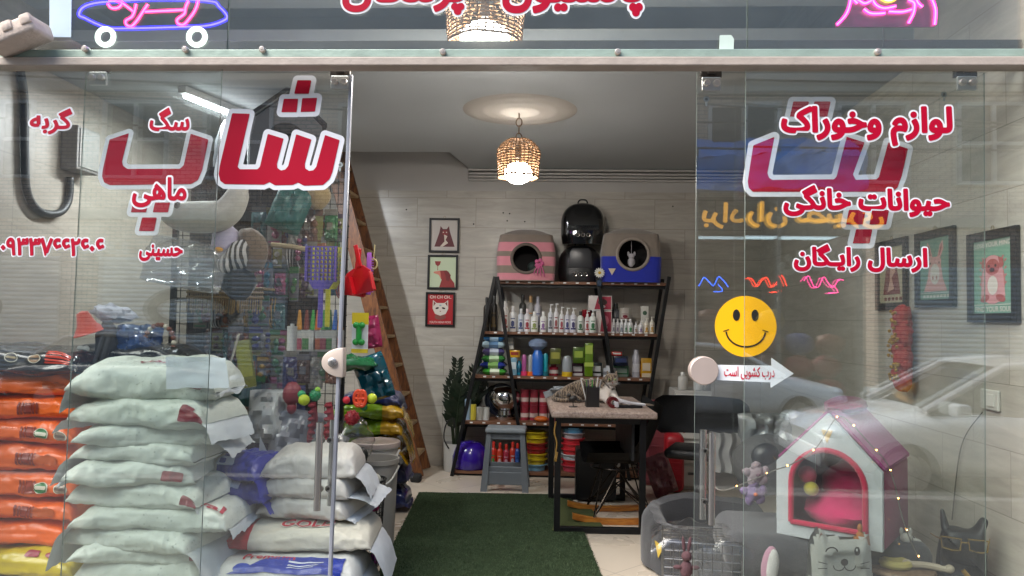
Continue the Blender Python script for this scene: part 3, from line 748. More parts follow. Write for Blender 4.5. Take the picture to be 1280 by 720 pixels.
def part(name, pts, r, m, par, closed=False, k=6):
    q = [p - par.location for p in curve_pts(pts, k, closed)]; b = BM(); tb(b, q, r * 1.25, 10, closed); o = obj(name, b, sleeve(m[0], m[2]), par, 'all')
    b = BM(); tb(b, q, r * .5, 8, closed); obj('glowing_core', b, emis(m[1], 2.2), o, 'all'); return o
dx = lambda L: [(80 + x / 5.82, y / 5.82) for x, y in L]
part('deck_tube', np_(dx([(110, 110), (130, 60), (200, 28), (330, 12), (700, -6), (1060, 8), (1130, 50), (1185, 115), (1160, 150), (1050, 185), (880, 195), (480, 206), (330, 203), (230, 170), (150, 130)])), .008, NB, s1, True)
part('body_tube', np_(dx([(310, -60), (350, -10), (420, 20), (500, 80)])), .007, NP, s1)
part('body_tube', np_(dx([(590, 85), (740, 78), (870, 72)])), .007, NP, s1)
part('body_tube', np_(dx([(320, 30), (345, 58), (395, 55), (420, 20), (380, -10), (330, 5)])), .007, NP, s1)
part('leg_tube', np_(dx([(525, 30), (510, 90), (490, 125), (450, 150), (455, 180), (490, 190), (530, 150), (570, 90), (610, 30)])), .007, NP, s1)
part('leg_tube', np_(dx([(905, 10), (885, 50), (875, 100), (825, 140), (830, 170), (870, 178), (915, 130), (955, 70), (975, 0), (960, -50)])), .007, NP, s1)
for cx in (302, 966):
    c = at(80 + cx / 5.82, 268 / 5.82, YN); part('wheel_tube', [c + Vector((.04 * math.cos(a), 0, .04 * math.sin(a))) for a in np.linspace(0, 2 * PI, 16, False)], .0095, NW, s1, True, 3)
n2 = at(1108, 32, YN); s2 = thing('neon_sign', 'pink neon sign with a yellow centre on a dark purple plate', 'neon sign', n2)
ex = lambda L: [(1020 + x / 4.92, y / 4.92) for x, y in L]
b = BM(); pts = [(p.x - n2.x, p.z - n2.z) for p in np_(ex([(125, 160), (740, 160), (750, 20), (700, -240), (220, -240), (215, 0)]))]
pz(b, pts, .012, .018); obj('backing_plate', b, mat('#5a1a4a', .15, coat=.6), s2)
NM = ('#ff0a98', '#ff8ad8', 3.4)
for L in ([(130, 150), (190, 80), (215, -20), (215, -150)], [(225, -60), (230, -10), (255, 20)], [(255, -5), (300, 20), (345, 0)], [(345, -10), (370, 30), (420, 50), (490, 38)], [(295, 55), (340, 82), (425, 80)], [(450, 70), (530, 72), (590, 58)], [(570, 0), (605, 20), (600, 80), (570, 140)], [(615, -10), (630, 20), (655, 42)], [(690, -120), (710, -20), (735, 60), (730, 150)]):
    part('tube', np_(ex(L)), .007, NM, s2)
part('centre_tube', np_(ex([(395, -20), (440, 2), (480, -8), (500, -40)])), .009, ('#ffc010', '#fff4b0', 2.5), s2)
b = BM(); a = at(1104, 33, YN); c = at(1103, 60, YN); tb(b, curve_pts([a - n2, (a + c) / 2 - n2 + Vector((.004, 0, 0)), c - n2], 4), .003); obj('lead', b, mat('#222222', .6), s2)
# small papers stuck to the transom, lump of stone on the rail, paper scrap
b = BM(); pq = [at(60, 0, YG), at(88, 0, YG), at(88, 46, YG), at(61, 46, YG)]
pz(b, [(p.x - pq[0].x, p.z - pq[0].z) for p in (pq[0] + Vector((0, 0, .1)), pq[1] + Vector((0, 0, .1)), pq[2], pq[3])], -.0005, .0005)
obj('paper_note', b, mat('#b4c4d0', .7), None); o = bpy.data.objects['paper_note']; o.location = (pq[0].x, YG + .005, pq[0].z); tag(o, 'pale blue paper note stuck behind the glass beside the skateboard neon', 'paper')
b = BM(); p = at(908, 54, YG - .012); pz(b, [(-.033, -.035), (.033, -.037), (.034, .02), (.022, .038), (-.031, .037)], -.001, .001)
solo('paper_scrap', b, mat('#bccabf', .6), 'small pale green paper scrap stuck at the right end of the middle transom', 'paper', (p.x, YG - .012, p.z))
b = BM(); p = at(22, 46, YG - .1)
bx(b, (0, 0, 0), (.26, .16, .085), rot=(0, R(-21), 0), bev=.02, seg=3)
for k in range(3): bx(b, (-.08 + .085 * k, -.075, -.012 + .033 * k), (.055, .03, .05), rot=(0, R(-21), 0), bev=.012)
o = solo('stone_block', b, mat('#c2b1a4', .85, var=.2, scale=14, bump=.5, bscale=40), 'rough beige stone block lying tilted on the left end of the rail', 'stone', p)
# ================================================================== lamps
RAT = mat('#76583c', .65, var=.35, scale=25); CHN = mat('#5a4630', .4, .8)
def pendant(name, label, top, ztop, zbot, rad, nlinks, watts):
    r = thing(name, label, 'lamp', (top.x, top.y, zbot)); H = ztop - zbot
    f = lambda t: rad * (1 - .1 * (1 - t)) if t < .55 else rad * math.sqrt(max(0, 1 - ((t - .55) / .5) ** 2)) * .995
    b = BM(); rows = 15
    for k in range(rows):
        t = k / (rows - 1) * .96; q = f(t)
        tb(b, [(q * math.cos(a) * (1 + .008 * math.sin(9 * a + k)), q * math.sin(a) * (1 + .008 * math.cos(8 * a + k * 2)), t * H + .003 * math.sin(6 * a + k)) for a in np.linspace(0, 2 * PI, 30, False)], .0052 if 0 < k < rows - 1 else .008, 5, True)
    for k in range(30):
        a = 2 * PI * k / 30
        tb(b, [((f(t) + .003 * (-1) ** (k + i)) * math.cos(a), (f(t) + .003 * (-1) ** (k + i)) * math.sin(a), t * H) for i, t in enumerate(np.linspace(0, .97, 12))], .0042, 4)
    obj('rattan_shade', b, RAT, r, True)
    b = BM()
    for k in range(nlinks):
        z = H * 1.0 + .045 * k * 1.28 + .02
        M = Matrix.Rotation(PI / 2 * (k % 2), 4, 'Z')
        tb(b, [M @ Vector((.022 * math.cos(a), 0, .032 * math.sin(a))) + Vector((0, 0, z)) for a in np.linspace(0, 2 * PI, 16, False)], .0042, 6, True)
    obj('chain', b, CHN, r, True)
    b = BM(); cy(b, (0, 0, H * .52), (0, 0, H * .99), .022); obj('lamp_holder', b, mat('#2a2622', .5), r)
    b = BM(); el(b, (0, 0, .03), (rad * .62, rad * .62, .085), n=24); obj('bulb', b, emis('#fff8ee', 26), r, 'all')
    l = bpy.data.lights.new('bulb_light', 'POINT'); l.energy = watts; l.color = (1, .94, .86); l.shadow_soft_size = .08
    lo = bpy.data.objects.new('bulb_light', l); C.objects.link(lo); lo.parent = r; lo.location = (0, 0, -.1)
    return r
pl = atz(649, 140, ZC)
D = pl.y
pendant('rattan_pendant_lamp', 'rattan dome lamp hanging on a chain in the middle of the shop', pl, at(648, 175, D).z, at(648, 221, D).z, .168, 6, 6.5)
D = 3.95; p = at(606, 40, D)
pendant('rattan_pendant_lamp', 'glowing rattan lamp behind the middle transom pane', p, at(606, -8, D).z, at(606, 55, D).z, .215, 12, 20)
for k, (px, py, D, rz, w) in enumerate(((283, 152, 5.5, R(74), 34),)):
    p = at(px, py, D); p.z = ZC - .05
    t = thing('tube_light', 'white fluorescent tube fitting on the ceiling above the left shelves', 'lamp', p, rz)
    b = BM(); bx(b, (0, 0, .025), (.92, .07, .05), bev=.008); obj('batten', b, mat('#c9c9c6', .5), t)
    b = BM(); cy(b, (-.43, 0, -.016), (.43, 0, -.016), .014); obj('tube', b, emis('#f2f7ff', 14), t)
    l = bpy.data.lights.new('tube_glow', 'AREA'); l.shape = 'RECTANGLE'; l.size = 1.1; l.size_y = .05; l.energy = w; l.color = (.92, .96, 1)
    lo = bpy.data.objects.new('tube_glow', l); C.objects.link(lo); lo.parent = t; lo.location = (0, 0, -.045)

# ================================================================== posters
BLK = mat('#0b0b0c', .35, var=.2)
def poster(label, loc, rz, w, h, fw, paper, draw, mats):
    r = thing('framed_poster', label, 'poster', loc, rz)
    b = BM()
    for s in (-1, 1):
        bx(b, (s * (w / 2 - fw / 2), -.011, 0), (fw, .022, h), bev=.003)
        bx(b, (0, -.011, s * (h / 2 - fw / 2)), (w - 2 * fw + .001, .0215, fw), bev=.003)
    bx(b, (0, -.003, 0), (w - .004, .005, h - .004))
    obj('frame', b, BLK, r)
    b = BM(); iw, ih = w / 2 - fw, h / 2 - fw
    fl(b, [(-iw, -ih), (iw, -ih), (iw, ih), (-iw, ih)], -.007, 0)
    draw(b, iw, ih); obj('print', b, [mat(paper, .4, var=.06)] + [mat(c, .5, var=.08) for c in mats], r)
    b = BM(); tb(b, [(.012 * math.cos(a), -.006, h / 2 + .01 + .012 * math.sin(a)) for a in np.linspace(0, 2 * PI, 12, False)], .0018, 5, True); obj('hanging_ring', b, mat('#8a7a5a', .3, .8), r)
    return r
def S(b, pts, iw, ih, k, mi, mirror=False):
    fl(b, [(x * iw, z * ih) for x, z in pts], -.0075 - .0004 * k, mi)
    if mirror: fl(b, [(-x * iw, z * ih) for x, z in pts], -.0075 - .0004 * k - .0002, mi)
def d_fox(b, iw, ih):
    S(b, [(-.75, -.75), (.8, -.75), (.42, .25), (.34, .62), (.18, .42), (-.12, .42), (-.3, .62), (-.38, .2)], iw, ih, 0, 1)
    S(b, [(-.1, .35), (.2, .35), (.3, .1), (.05, -.1), (-.2, .12)], iw, ih, 1, 2)
    S(b, [(-.02, .05), (.24, -.05), (.1, -.3), (.3, -.5), (-.1, -.74), (-.32, -.74), (.02, -.4)], iw, ih, 2, 3)
    S(b, ell(-.08, .2, .05, .04, 10), iw, ih, 3, 3); S(b, ell(.16, .2, .05, .04, 10), iw, ih, 4, 3)
def d_dog(b, iw, ih):
    S(b, [(-.25, -1), (.95, -1), (.9, -.72), (.62, -.4), (.55, -.1), (.3, .12), (-.2, .1), (-.62, .02), (-.7, -.06), (-.3, -.18), (-.08, -.5)], iw, ih, 0, 1)
    S(b, [(.05, .1), (.42, .06), (.62, -.2), (.5, -.6), (.28, -.55), (.2, -.15)], iw, ih, 1, 2)
    S(b, [(-.68, .03), (-.2, .09), (-.1, -.5), (-.3, -.18), (-.7, -.05)], iw, ih, 2, 3)
    S(b, [(-.62, .72), (-.16, .72), (-.22, .5), (-.38, .38), (-.56, .5)], iw, ih, 3, 1); S(b, [(-.41, .4), (-.37, .4), (-.37, .12), (-.41, .12)], iw, ih, 4, 1)
def d_cat(b, iw, ih):
    tx(b, 'CH CH CH..', (-.85 * iw, .72 * ih, .85 * iw, .92 * ih), -.008, 2, .02)
    S(b, [(-.62, .05), (-.6, .62), (-.3, .42), (.3, .42), (.6, .62), (.62, .05), (.42, -.3), (0, -.42), (-.42, -.3)], iw, ih, 1, 2)
    S(b, [(-.55, .2), (-.53, .52), (-.36, .4)], iw, ih, 2, 3, True)
    S(b, ell(-.25, .08, .14, .06, 14, .2), iw, ih, 4, 1, True); S(b, [(-.07, -.1), (.07, -.1), (0, -.18)], iw, ih, 6, 3)
    S(b, ell(0, -.5, .45, .2, 16), iw, ih, 0, 3); S(b, ell(0, .26, .1, .05, 12), iw, ih, 7, 4)
    tx(b, 'YOUTH HEAR MORE', (-.85 * iw, -.92 * ih, .85 * iw, -.78 * ih), -.008, 2, .01)
def wp(px0, py0, px1, py1):
    a = at(px0, py0, YB - .01); c = at(px1, py1, YB - .01); return ((a.x + c.x) / 2, YB - .003, (a.z + c.z) / 2), c.x - a.x, a.z - c.z
for box_, lab, pap, dr, ms in (((537, 272.5, 574, 316), 'top framed poster on the back wall, a dark red fox on grey', '#b3aaa2', d_fox, ['#571016', '#7a1a1e', '#c9b9a8']),
                               ((535, 318.5, 572, 362), 'middle framed poster on the back wall, a red dog nosing a wine glass', '#b8c4a4', d_dog, ['#8a1f1c', '#6e1413', '#c87a64']),
                               ((532.5, 365, 568.5, 408.5), 'bottom framed poster on the back wall, a white cat face on red', '#a3121c', d_cat, ['#26090a', '#cfc6bb', '#7d4038', '#8aa0a8'])):
    c, w, h = wp(*box_); poster(lab, c, 0, w, h, .022, pap, dr, ms)
def d_pug(b, iw, ih):
    S(b, [(-1, .78), (1, .78), (1, .97), (-1, .97)], iw, ih, 0, 5); tx(b, 'LOSE YOUR MIND', (-.92 * iw, .81 * ih, .92 * iw, .93 * ih), -.009, 3, .02)
    S(b, [(-1, -.78), (1, -.78), (1, -.76), (-1, -.76)], iw, ih, 0, 3); tx(b, 'FIND YOUR SOUL', (-.92 * iw, -.96 * ih, .92 * iw, -.82 * ih), -.009, 3, .02)
    S(b, ell(0, -.15, .62, .55, 30), iw, ih, 1, 4)
    S(b, [(-.48, .3), (.48, .3), (.55, -.1), (.62, -.55), (.35, -.7), (-.35, -.7), (-.62, -.55), (-.55, -.1)], iw, ih, 2, 1)
    S(b, ell(0, .27, .5, .3, 30), iw, ih, 3, 1); S(b, ell(0, .25, .36, .22, 24), iw, ih, 4, 2); S(b, [(-.55, .45), (-.3, .52), (-.38, .2), (-.56, .25)], iw, ih, 5, 2, True)
    S(b, ell(-.17, .28, .06, .04, 12), iw, ih, 7, 6, True); S(b, ell(0, .17, .13, .06, 14), iw, ih, 9, 6)
    S(b, ell(0, -.25, .26, .26, 20), iw, ih, 4, 3); S(b, ell(-.4, -.6, .24, .1, 16, .2), iw, ih, 5, 2, True); S(b, ell(0, -.68, .3, .07, 16), iw, ih, 7, 1)
    for k in range(9):
        for s in (-1, 1): S(b, ell(s * (.5 + .13 * (k % 2)), .5 - .1 * k, .07, .03, 8, .5 * s), iw, ih, .5 + .02 * k, 4)
def d_donkey(b, iw, ih):
    S(b, [(-1, -.8), (1, -.8), (1, -.78), (-1, -.78)], iw, ih, 0, 2); [S(b, [(-.8 + .22 * k, -.94), (-.64 + .22 * k, -.94), (-.64 + .22 * k, -.85), (-.8 + .22 * k, -.85)], iw, ih, .3, 2) for k in range(8)]
    S(b, [(-.75, -.74), (.75, -.74), (.5, -.35), (.38, .1), (.4, .28), (.22, .38), (-.22, .38), (-.4, .28), (-.38, .1), (-.5, -.35)], iw, ih, 1, 1)
    S(b, [(-.36, .34), (-.55, .62), (-.5, .9), (-.32, .75), (-.16, .38)], iw, ih, 2, 1, True); S(b, [(-.34, .42), (-.46, .66), (-.44, .8), (-.34, .68), (-.24, .42)], iw, ih, 4, 3, True)
    S(b, ell(0, -.18, .3, .34, 24), iw, ih, 5, 2); S(b, ell(-.12, -.3, .05, .07, 10), iw, ih, 6, 3, True); S(b, ell(-.28, .18, .05, .04, 10), iw, ih, 6, 4, True)
def d_third(b, iw, ih):
    S(b, [(-.7, -.7), (.7, -.7), (.5, 0), (.3, .55), (-.2, .6), (-.5, .1)], iw, ih, 0, 1)
    S(b, [(-.1, .5), (.25, .45), (.3, .1), (0, -.1), (.2, -.5), (-.35, -.62), (-.15, -.2)], iw, ih, 1, 2)
    [S(b, [(-.6 + .3 * k, -.92), (-.4 + .3 * k, -.92), (-.4 + .3 * k, -.8), (-.6 + .3 * k, -.8)], iw, ih, .3, 3) for k in range(5)]
for (x0, t0, b0, x1, t1, b1), lab, pap, dr, ms in (((1214, 293.5, 403, 1277, 281, 403), 'framed poster of a pink pug sitting cross legged, nearest on the right wall', '#6f9a86', d_pug, ['#c98f92', '#a3504e', '#cfc8c0', '#b56a68', '#8aa394', '#3a1412']),
        ((1148, 293, 385.5, 1197, 281, 383), 'framed poster of a pink donkey on green, second along the right wall', '#5f8272', d_donkey, ['#b98a84', '#b9b4aa', '#94524c', '#2c1412']),
        ((1098, 304, 388, 1137, 295, 387), 'framed poster of a dark red animal on beige, farthest on the right wall', '#a8a086', d_third, ['#6a201e', '#b88f7c', '#6a201e'])):
    a = atx(x0, (t0 + b0) / 2, XR); c = atx(x1, (t1 + b1) / 2, XR)
    zt = (atx(x0, t0, XR).z + atx(x1, t1, XR).z) / 2; zb = (atx(x0, b0, XR).z + atx(x1, b1, XR).z) / 2
    poster(lab, (XR - .003, (a.y + c.y) / 2, (zt + zb) / 2), R(-90), a.y - c.y, zt - zb, .045, pap, dr, ms)

# ================================================================== shelf unit on the back wall
YS0, YS1 = 7.42, 7.8
BZ = [at(700, y, YS0).z for y in (352, 415.5, 471, 529)] + [.05]
XLs = [at(x, y, YS0).x for x, y in ((622, 350), (604, 413), (592, 470), (578, 528), (566, 592))]
XRs = [at(x, y, YS0).x for x, y in ((837, 350), (822, 413), (814, 470), (806, 528), (800, 590))]
su = thing('shelf_unit', 'tall black steel shelf unit with slanting bars and brown boards', 'shelf', (0, YS0, 0))
WOOD = mat('#6b4630', .55, var=.25, scale=12, bump=.1)
STL = mat('#0d0d0e', .45, .3, var=.2)
for k in range(5):
    b = BM(); bx(b, ((XLs[k] + XRs[k]) / 2, .19, BZ[k] - .014), (XRs[k] - XLs[k], .38, .028), bev=.002)
    s = obj('shelf_board', b, WOOD, su)
    if k < 4:
        for i in range(14):
            b = BM(); x = XLs[k] + .1 + (XRs[k] - XLs[k] - .2) * (i + rnd.uniform(-.2, .2)) / 13; bx(b, (x, -.0015, BZ[k] - .012), (.028, .003, .014)); obj('price_tag', b, mat('#c9c9c6', .6), s)
    b = BM(); bx(b, ((XLs[k] + XRs[k]) / 2, .05, BZ[k] - .043), (XRs[k] - XLs[k], .03, .03)); obj('rail', b, STL, su)
P = lambda px, py: at(px, py, YS0)
for (u, v) in (((619, 346), (565, 596)), ((622, 346), (652, 560)), ((746, 346), (780, 560)), ((836, 346), (796, 590))):
    a = P(*u); c = P(*v); c.z = max(c.z, .0)
    if v[1] < 580: c = a + (c - a) * ((a.z - 0) / (a.z - c.z))
    for yy in (-.022, .395):
        b = BM(); d = c - a; bx(b, ((a.x + c.x) / 2, yy, (a.z + c.z) / 2), (.034, .034, d.length), rot=Matrix.Rotation(math.atan2(-d.x, -d.z), 3, 'Y'), bev=.003); obj('slanting_bar', b, STL, su)
b = BM()
# ---- goods on the shelves
def bottle(b, x, y, z, r, h, kind, mi=(0, 1, 2), depth=None):
    dd = depth or 1
    if kind == 'tin':
        lt(b, [(0, z), (r, z), (r, z + h * .9), (r * 1.03, z + h * .9), (r * 1.03, z + h), (0, z + h)], (x, y, 0), 16, mi=mi[0])
    else:
        sh = .68 if kind == 'pump' else .74
        lt(b, [(0, z), (r * .95, z), (r, z + .01), (r, z + h * sh * .92), (r * .86, z + h * sh), (r * .4, z + h * (sh + .06)), (r * .4, z + h * (sh + .09)), (0, z + h * (sh + .09))], (x, y, 0), 16, mi=mi[0])
        if kind == 'pump':
            lt(b, [(r * .42, z + h * (sh + .07)), (r * .42, z + h * .84), (r * .15, z + h * .86), (r * .15, z + h * .95), (r * .3, z + h * .95), (r * .3, z + h), (0, z + h)], (x, y, 0), 10, mi=mi[2])
            bx(b, (x + r * .45, y, z + h * .975), (r * .9, r * .3, h * .04), mi=mi[2])
        else:
            lt(b, [(r * .46, z + h * (sh + .07)), (r * .46, z + h * .98), (r * .4, z + h), (0, z + h)], (x, y, 0), 12, mi=mi[2])
    # label band with a little motif on the front
    def F(a, t): return Vector((x + math.sin(a) * r * 1.012, y - math.cos(a) * r * 1.012, z + h * t))
    gr(b, lambda u, v: F(-.8 + 1.6 * u, .12 + .07 * v), 7, 2, mi=mi[1]); gr(b, lambda u, v: F(-.45 + .9 * u, .24 + .14 * v + .05 * math.sin(u * PI) * (2 * v - 1)), 7, 3, mi=mi[1]); gr(b, lambda u, v: F(-.6 + 1.2 * u, .49 + .035 * v), 7, 2, mi=mi[1])
NAMES = {}
def goods(name, label, cat, x, y, z, r, h, kind, body, lab, cap, group):
    t = thing(name, label, cat, (x, y, z), group=group)
    b = BM(); bottle(b, 0, 0, 0, r, h, kind, (0, 1, 2)); 
    me = obj('container', b, [mat(body, .35), mat(lab, .5), mat(cap, .4)], t, True)
    return t
B2 = BZ[1]
ORD = ['first', 'second', 'third', 'fourth', 'fifth', 'sixth', 'seventh', 'eighth', 'ninth', 'tenth', 'eleventh', 'twelfth', 'thirteenth', 'fourteenth', 'fifteenth', 'sixteenth', 'seventeenth', 'eighteenth', 'nineteenth', 'twentieth', 'twenty first', 'twenty second', 'twenty third', 'twenty fourth', 'twenty fifth']
rowB = [(608, 411, 40, 'cap', '#17140f', '#3a2c1c', '#0c0b0a'), (617, 411, 42, 'cap', '#17140f', '#4a3a1c', '#0c0b0a'), (631.5, 409, 36, 'cap', '#c9c6c2', '#8a2a28', '#c4c2c0'), (641, 409, 30, 'cap', '#c9c8c6', '#39406a', '#c4c2c0'), (651, 409, 27, 'cap', '#b9bdc4', '#2f3c6a', '#c9c9c9'), (659, 409, 27, 'cap', '#c9c6c6', '#8f2430', '#c4b4b4'),
        (668, 409, 24, 'cap', '#cfcfcb', '#7c8a4a', '#cfcfcb'), (679, 409, 24, 'cap', '#cfcfcb', '#7a5a8a', '#cfcfcb'), (688, 409, 33, 'pump', '#c4c6ca', '#5a5a62', '#d4d4d4'), (695, 409, 34, 'pump', '#c9c7c7', '#8a4a4a', '#d4d4d4'), (702, 409, 30, 'pump', '#c9c9c9', '#8e3a46', '#d9d9d9'), (709, 409, 29, 'pump', '#c6c6ce', '#3a3a6e', '#d9d9d9'), (716.5, 409, 29, 'pump', '#c6c6ce', '#35305e', '#d9d9d9'),
        (725.5, 409, 25, 'cap', '#cdd0cb', '#2e5a3c', '#1a1a1a'), (734, 409, 26, 'pump', '#cdc8c8', '#8e3a3a', '#d4d4d4'), (741, 409, 27, 'pump', '#cdd0cb', '#2e6a40', '#d4d4d4'),
        (767, 409, 17, 'cap', '#cfcfcf', '#6a6a7a', '#e0e0e0'), (772, 409, 17, 'cap', '#cfcfcf', '#6a5a7a', '#e0e0e0'), (777, 409, 17, 'cap', '#cfcfcf', '#5a6a7a', '#e0e0e0'), (782.5, 409, 17, 'cap', '#cfcfcf', '#35704a', '#e0e0e0'), (788, 409, 17, 'cap', '#cfcfcf', '#2e7a46', '#e0e0e0'),
        (795, 409, 14, 'pump', '#cfcfcf', '#8a7a6a', '#e0e0e0'), (801, 409, 15, 'pump', '#cfcfcf', '#7a6a8a', '#e0e0e0'), (808, 409, 18, 'pump', '#cfcabc', '#b0853a', '#e0dcd0'), (815, 409, 20, 'pump', '#cfcabc', '#a8803a', '#e0dcd0')]
for k, (px, py, hp, kd, c, l, cp) in enumerate(rowB):
    Dy = YS0 + .06; p = at(px, py, Dy); s = Dy / F_PX
    nxt = rowB[k + 1][0] if k + 1 < len(rowB) else px + 7
    goods('bottle', ORD[k] + ' front bottle from the left on the second shelf, ' + ('dark brown' if k < 2 else 'white with a ' + ('pump' if kd == 'pump' else 'cap')), 'bottle', p.x, Dy, B2, min(9.5, (nxt - px) * .92 if nxt - px < 12 else 9) * s * .5, hp * s * 1.06, kd, c, l, cp, 'bottles in the front row of the second shelf')
for k, (px, hp, c, l, cp) in enumerate([(653, 46, '#3a3a38', '#6a6258', '#1c1c1c'), (663, 45, '#8a8680', '#b07a4a', '#b08a5a'), (672, 44, '#a6a4aa', '#58587a', '#9a9aa2')]):
    Dy = YS0 + .22; p = at(px, 409, Dy); s = Dy / F_PX
    goods('bottle', ORD[k] + ' tall grey bottle standing behind the white bottles on the second shelf', 'bottle', p.x, Dy, B2, 4.6 * s, hp * s, 'cap', c, l, cp, 'tall bottles in the back row of the second shelf')
def box_(name, label, cat, px, py, wpx, hpx, dep, Dy, z, cols, draw=None, group=None):
    p = at(px, py, Dy); s = Dy / F_PX; w, h = wpx * s, hpx * s
    b = BM(); bx(b, (0, dep / 2, h / 2), (w, dep, h), bev=.002)
    if draw: draw(b, w, h)
    return solo(name, b, [mat(c, .5) for c in cols], label, cat, (p.x, Dy, z), 0, group)
def d_red(b, w, h):
    fl(b, [(-.25 * w, .06 * h), (.46 * w, .06 * h), (.46 * w, .94 * h), (-.1 * w, .94 * h)], -.001, 1); fl(b, ell(.1 * w, .55 * h, .2 * w, .22 * h), -.002, 2); fl(b, ell(.1 * w, .25 * h, .12 * w, .1 * h), -.002, 0)
Dy = YS0 + .1
box_('carton', 'upright white and red carton standing on the second shelf', 'carton', 755, 409, 19, 28, .1, Dy, B2, ['#c4bcb8', '#8c1a34', '#c06a78'], d_red)
box_('carton', 'white and red carton lying on top of the upright carton', 'carton', 750, 409, 29, 18, .12, Dy - .01, B2 + 28.3 * Dy / F_PX, ['#c4bcb8', '#96203a', '#3c2a24'], d_red)
goods('tub', 'white tub with a red band standing at the back of the second shelf', 'tub', at(782, 409, Dy).x, Dy + .1, B2 + .13, .055, .12, 'tin', '#c4c0b8', '#7a1c2c', '#c4c0b8', None)
goods('tub', 'dark jar standing behind the small white bottles', 'tub', at(771, 409, Dy).x, Dy + .14, B2, .05, .3, 'cap', '#55585c', '#2a2a2e', '#2a2a2c', None)
box_('packet', 'small white packet standing above the yellow bottles', 'packet', 806, 392, 9, 34, .05, Dy + .08, B2, ['#c4c2ba', '#3c5a44'], lambda b, w, h: fl(b, ell(0, h * .75, w * .3, h * .08), -.001, 1))
el_ = BM(); lt(el_, [(0, 0), (.05, 0), (.045, .008), (.008, .012), (.008, .09), (.03, .11), (.06, .17), (.055, .23), (.05, .23), (.054, .17), (.025, .12), (0, .1)], n=20)
solo('glass_goblet', el_, mat('#7a1522', .1, coat=1), 'dark red stemmed glass behind the bottles on the second shelf', 'glass', (at(728, 400, YS0).x + .06, YS0 + .26, B2))
# ---- third shelf: packets, jars, boxes
def bag(b, c, s, seed=0, mi=0, nz=.12, rot=None):
    b2 = BM(); bmesh.ops.create_grid(b2, x_segments=18, y_segments=12, size=1); top = list(b2.verts)
    M = xf(c, rot)
    def f(x, y, sg):
        e = max(0, (1 - abs(x) ** 3.5)) ** .55 * max(0, 1 - abs(y) ** 4) ** .5
        n = noise.noise(Vector((x * 2.5 + seed, y * 2.5, sg * 3 + seed * .3))); n2 = noise.noise(Vector((x * 7, y * 7 + seed, sg)))
        return Vector((x * s[0] / 2 * (1 + .02 * n), y * s[1] / 2 * (1 - .05 * abs(x) ** 4), sg * (s[2] / 2 * e * (1 + nz * n * 2 + nz * n2)) + .004 * n2))
    b2.free()
    for sg in (-1, 1):
        g = [[f(-1 + 2 * i / 18, -1 + 2 * j / 12, sg) for j in range(13)] for i in range(19)]
        V = [[b.verts.new(M @ q) for q in r_] for r_ in g]
        for i in range(18):
            for j in range(12):
                q = (V[i][j], V[i + 1][j], V[i + 1][j + 1], V[i][j + 1]); fc = b.faces.new(q if sg > 0 else q[::-1]); fc.material_index = mi(i, j) if callable(mi) else mi
B3 = BZ[2]
hz = 0
for k, (c, c2, hh, wd_) in enumerate([('#3e8a34', '#cfd8c0', 8, 30), ('#22307c', '#7aa05a', 8, 32), ('#3a7a3a', '#b0c8a0', 8, 30), ('#4a4470', '#a8b0bc', 9, 28), ('#9cb4bc', '#5a7a9a', 8.5, 30), ('#1f5f94', '#a8c8e0', 7.5, 27), ('#15262c', '#2c5a6a', 5, 24)]):
    Dy = YS0 + .13; s = Dy / F_PX; p = at(619, 400, Dy)
    b = BM(); bag(b, (0, 0, hh * s / 2), (wd_ * s, .2, hh * s * 1.15), k * 3.1, mi=lambda i, j: 1 if 5 < i < 13 else 0)
    solo('packet_of_wipes', b, [mat(c, .25), mat(c2, .25)], ORD[k] + ' packet from the bottom of the pile of wipes on the third shelf', 'packet', (p.x + rnd.uniform(-.012, .012), Dy, B3 + hz), R(rnd.uniform(-6, 6)), 'packets of wipes piled on the third shelf'); hz += hh * s
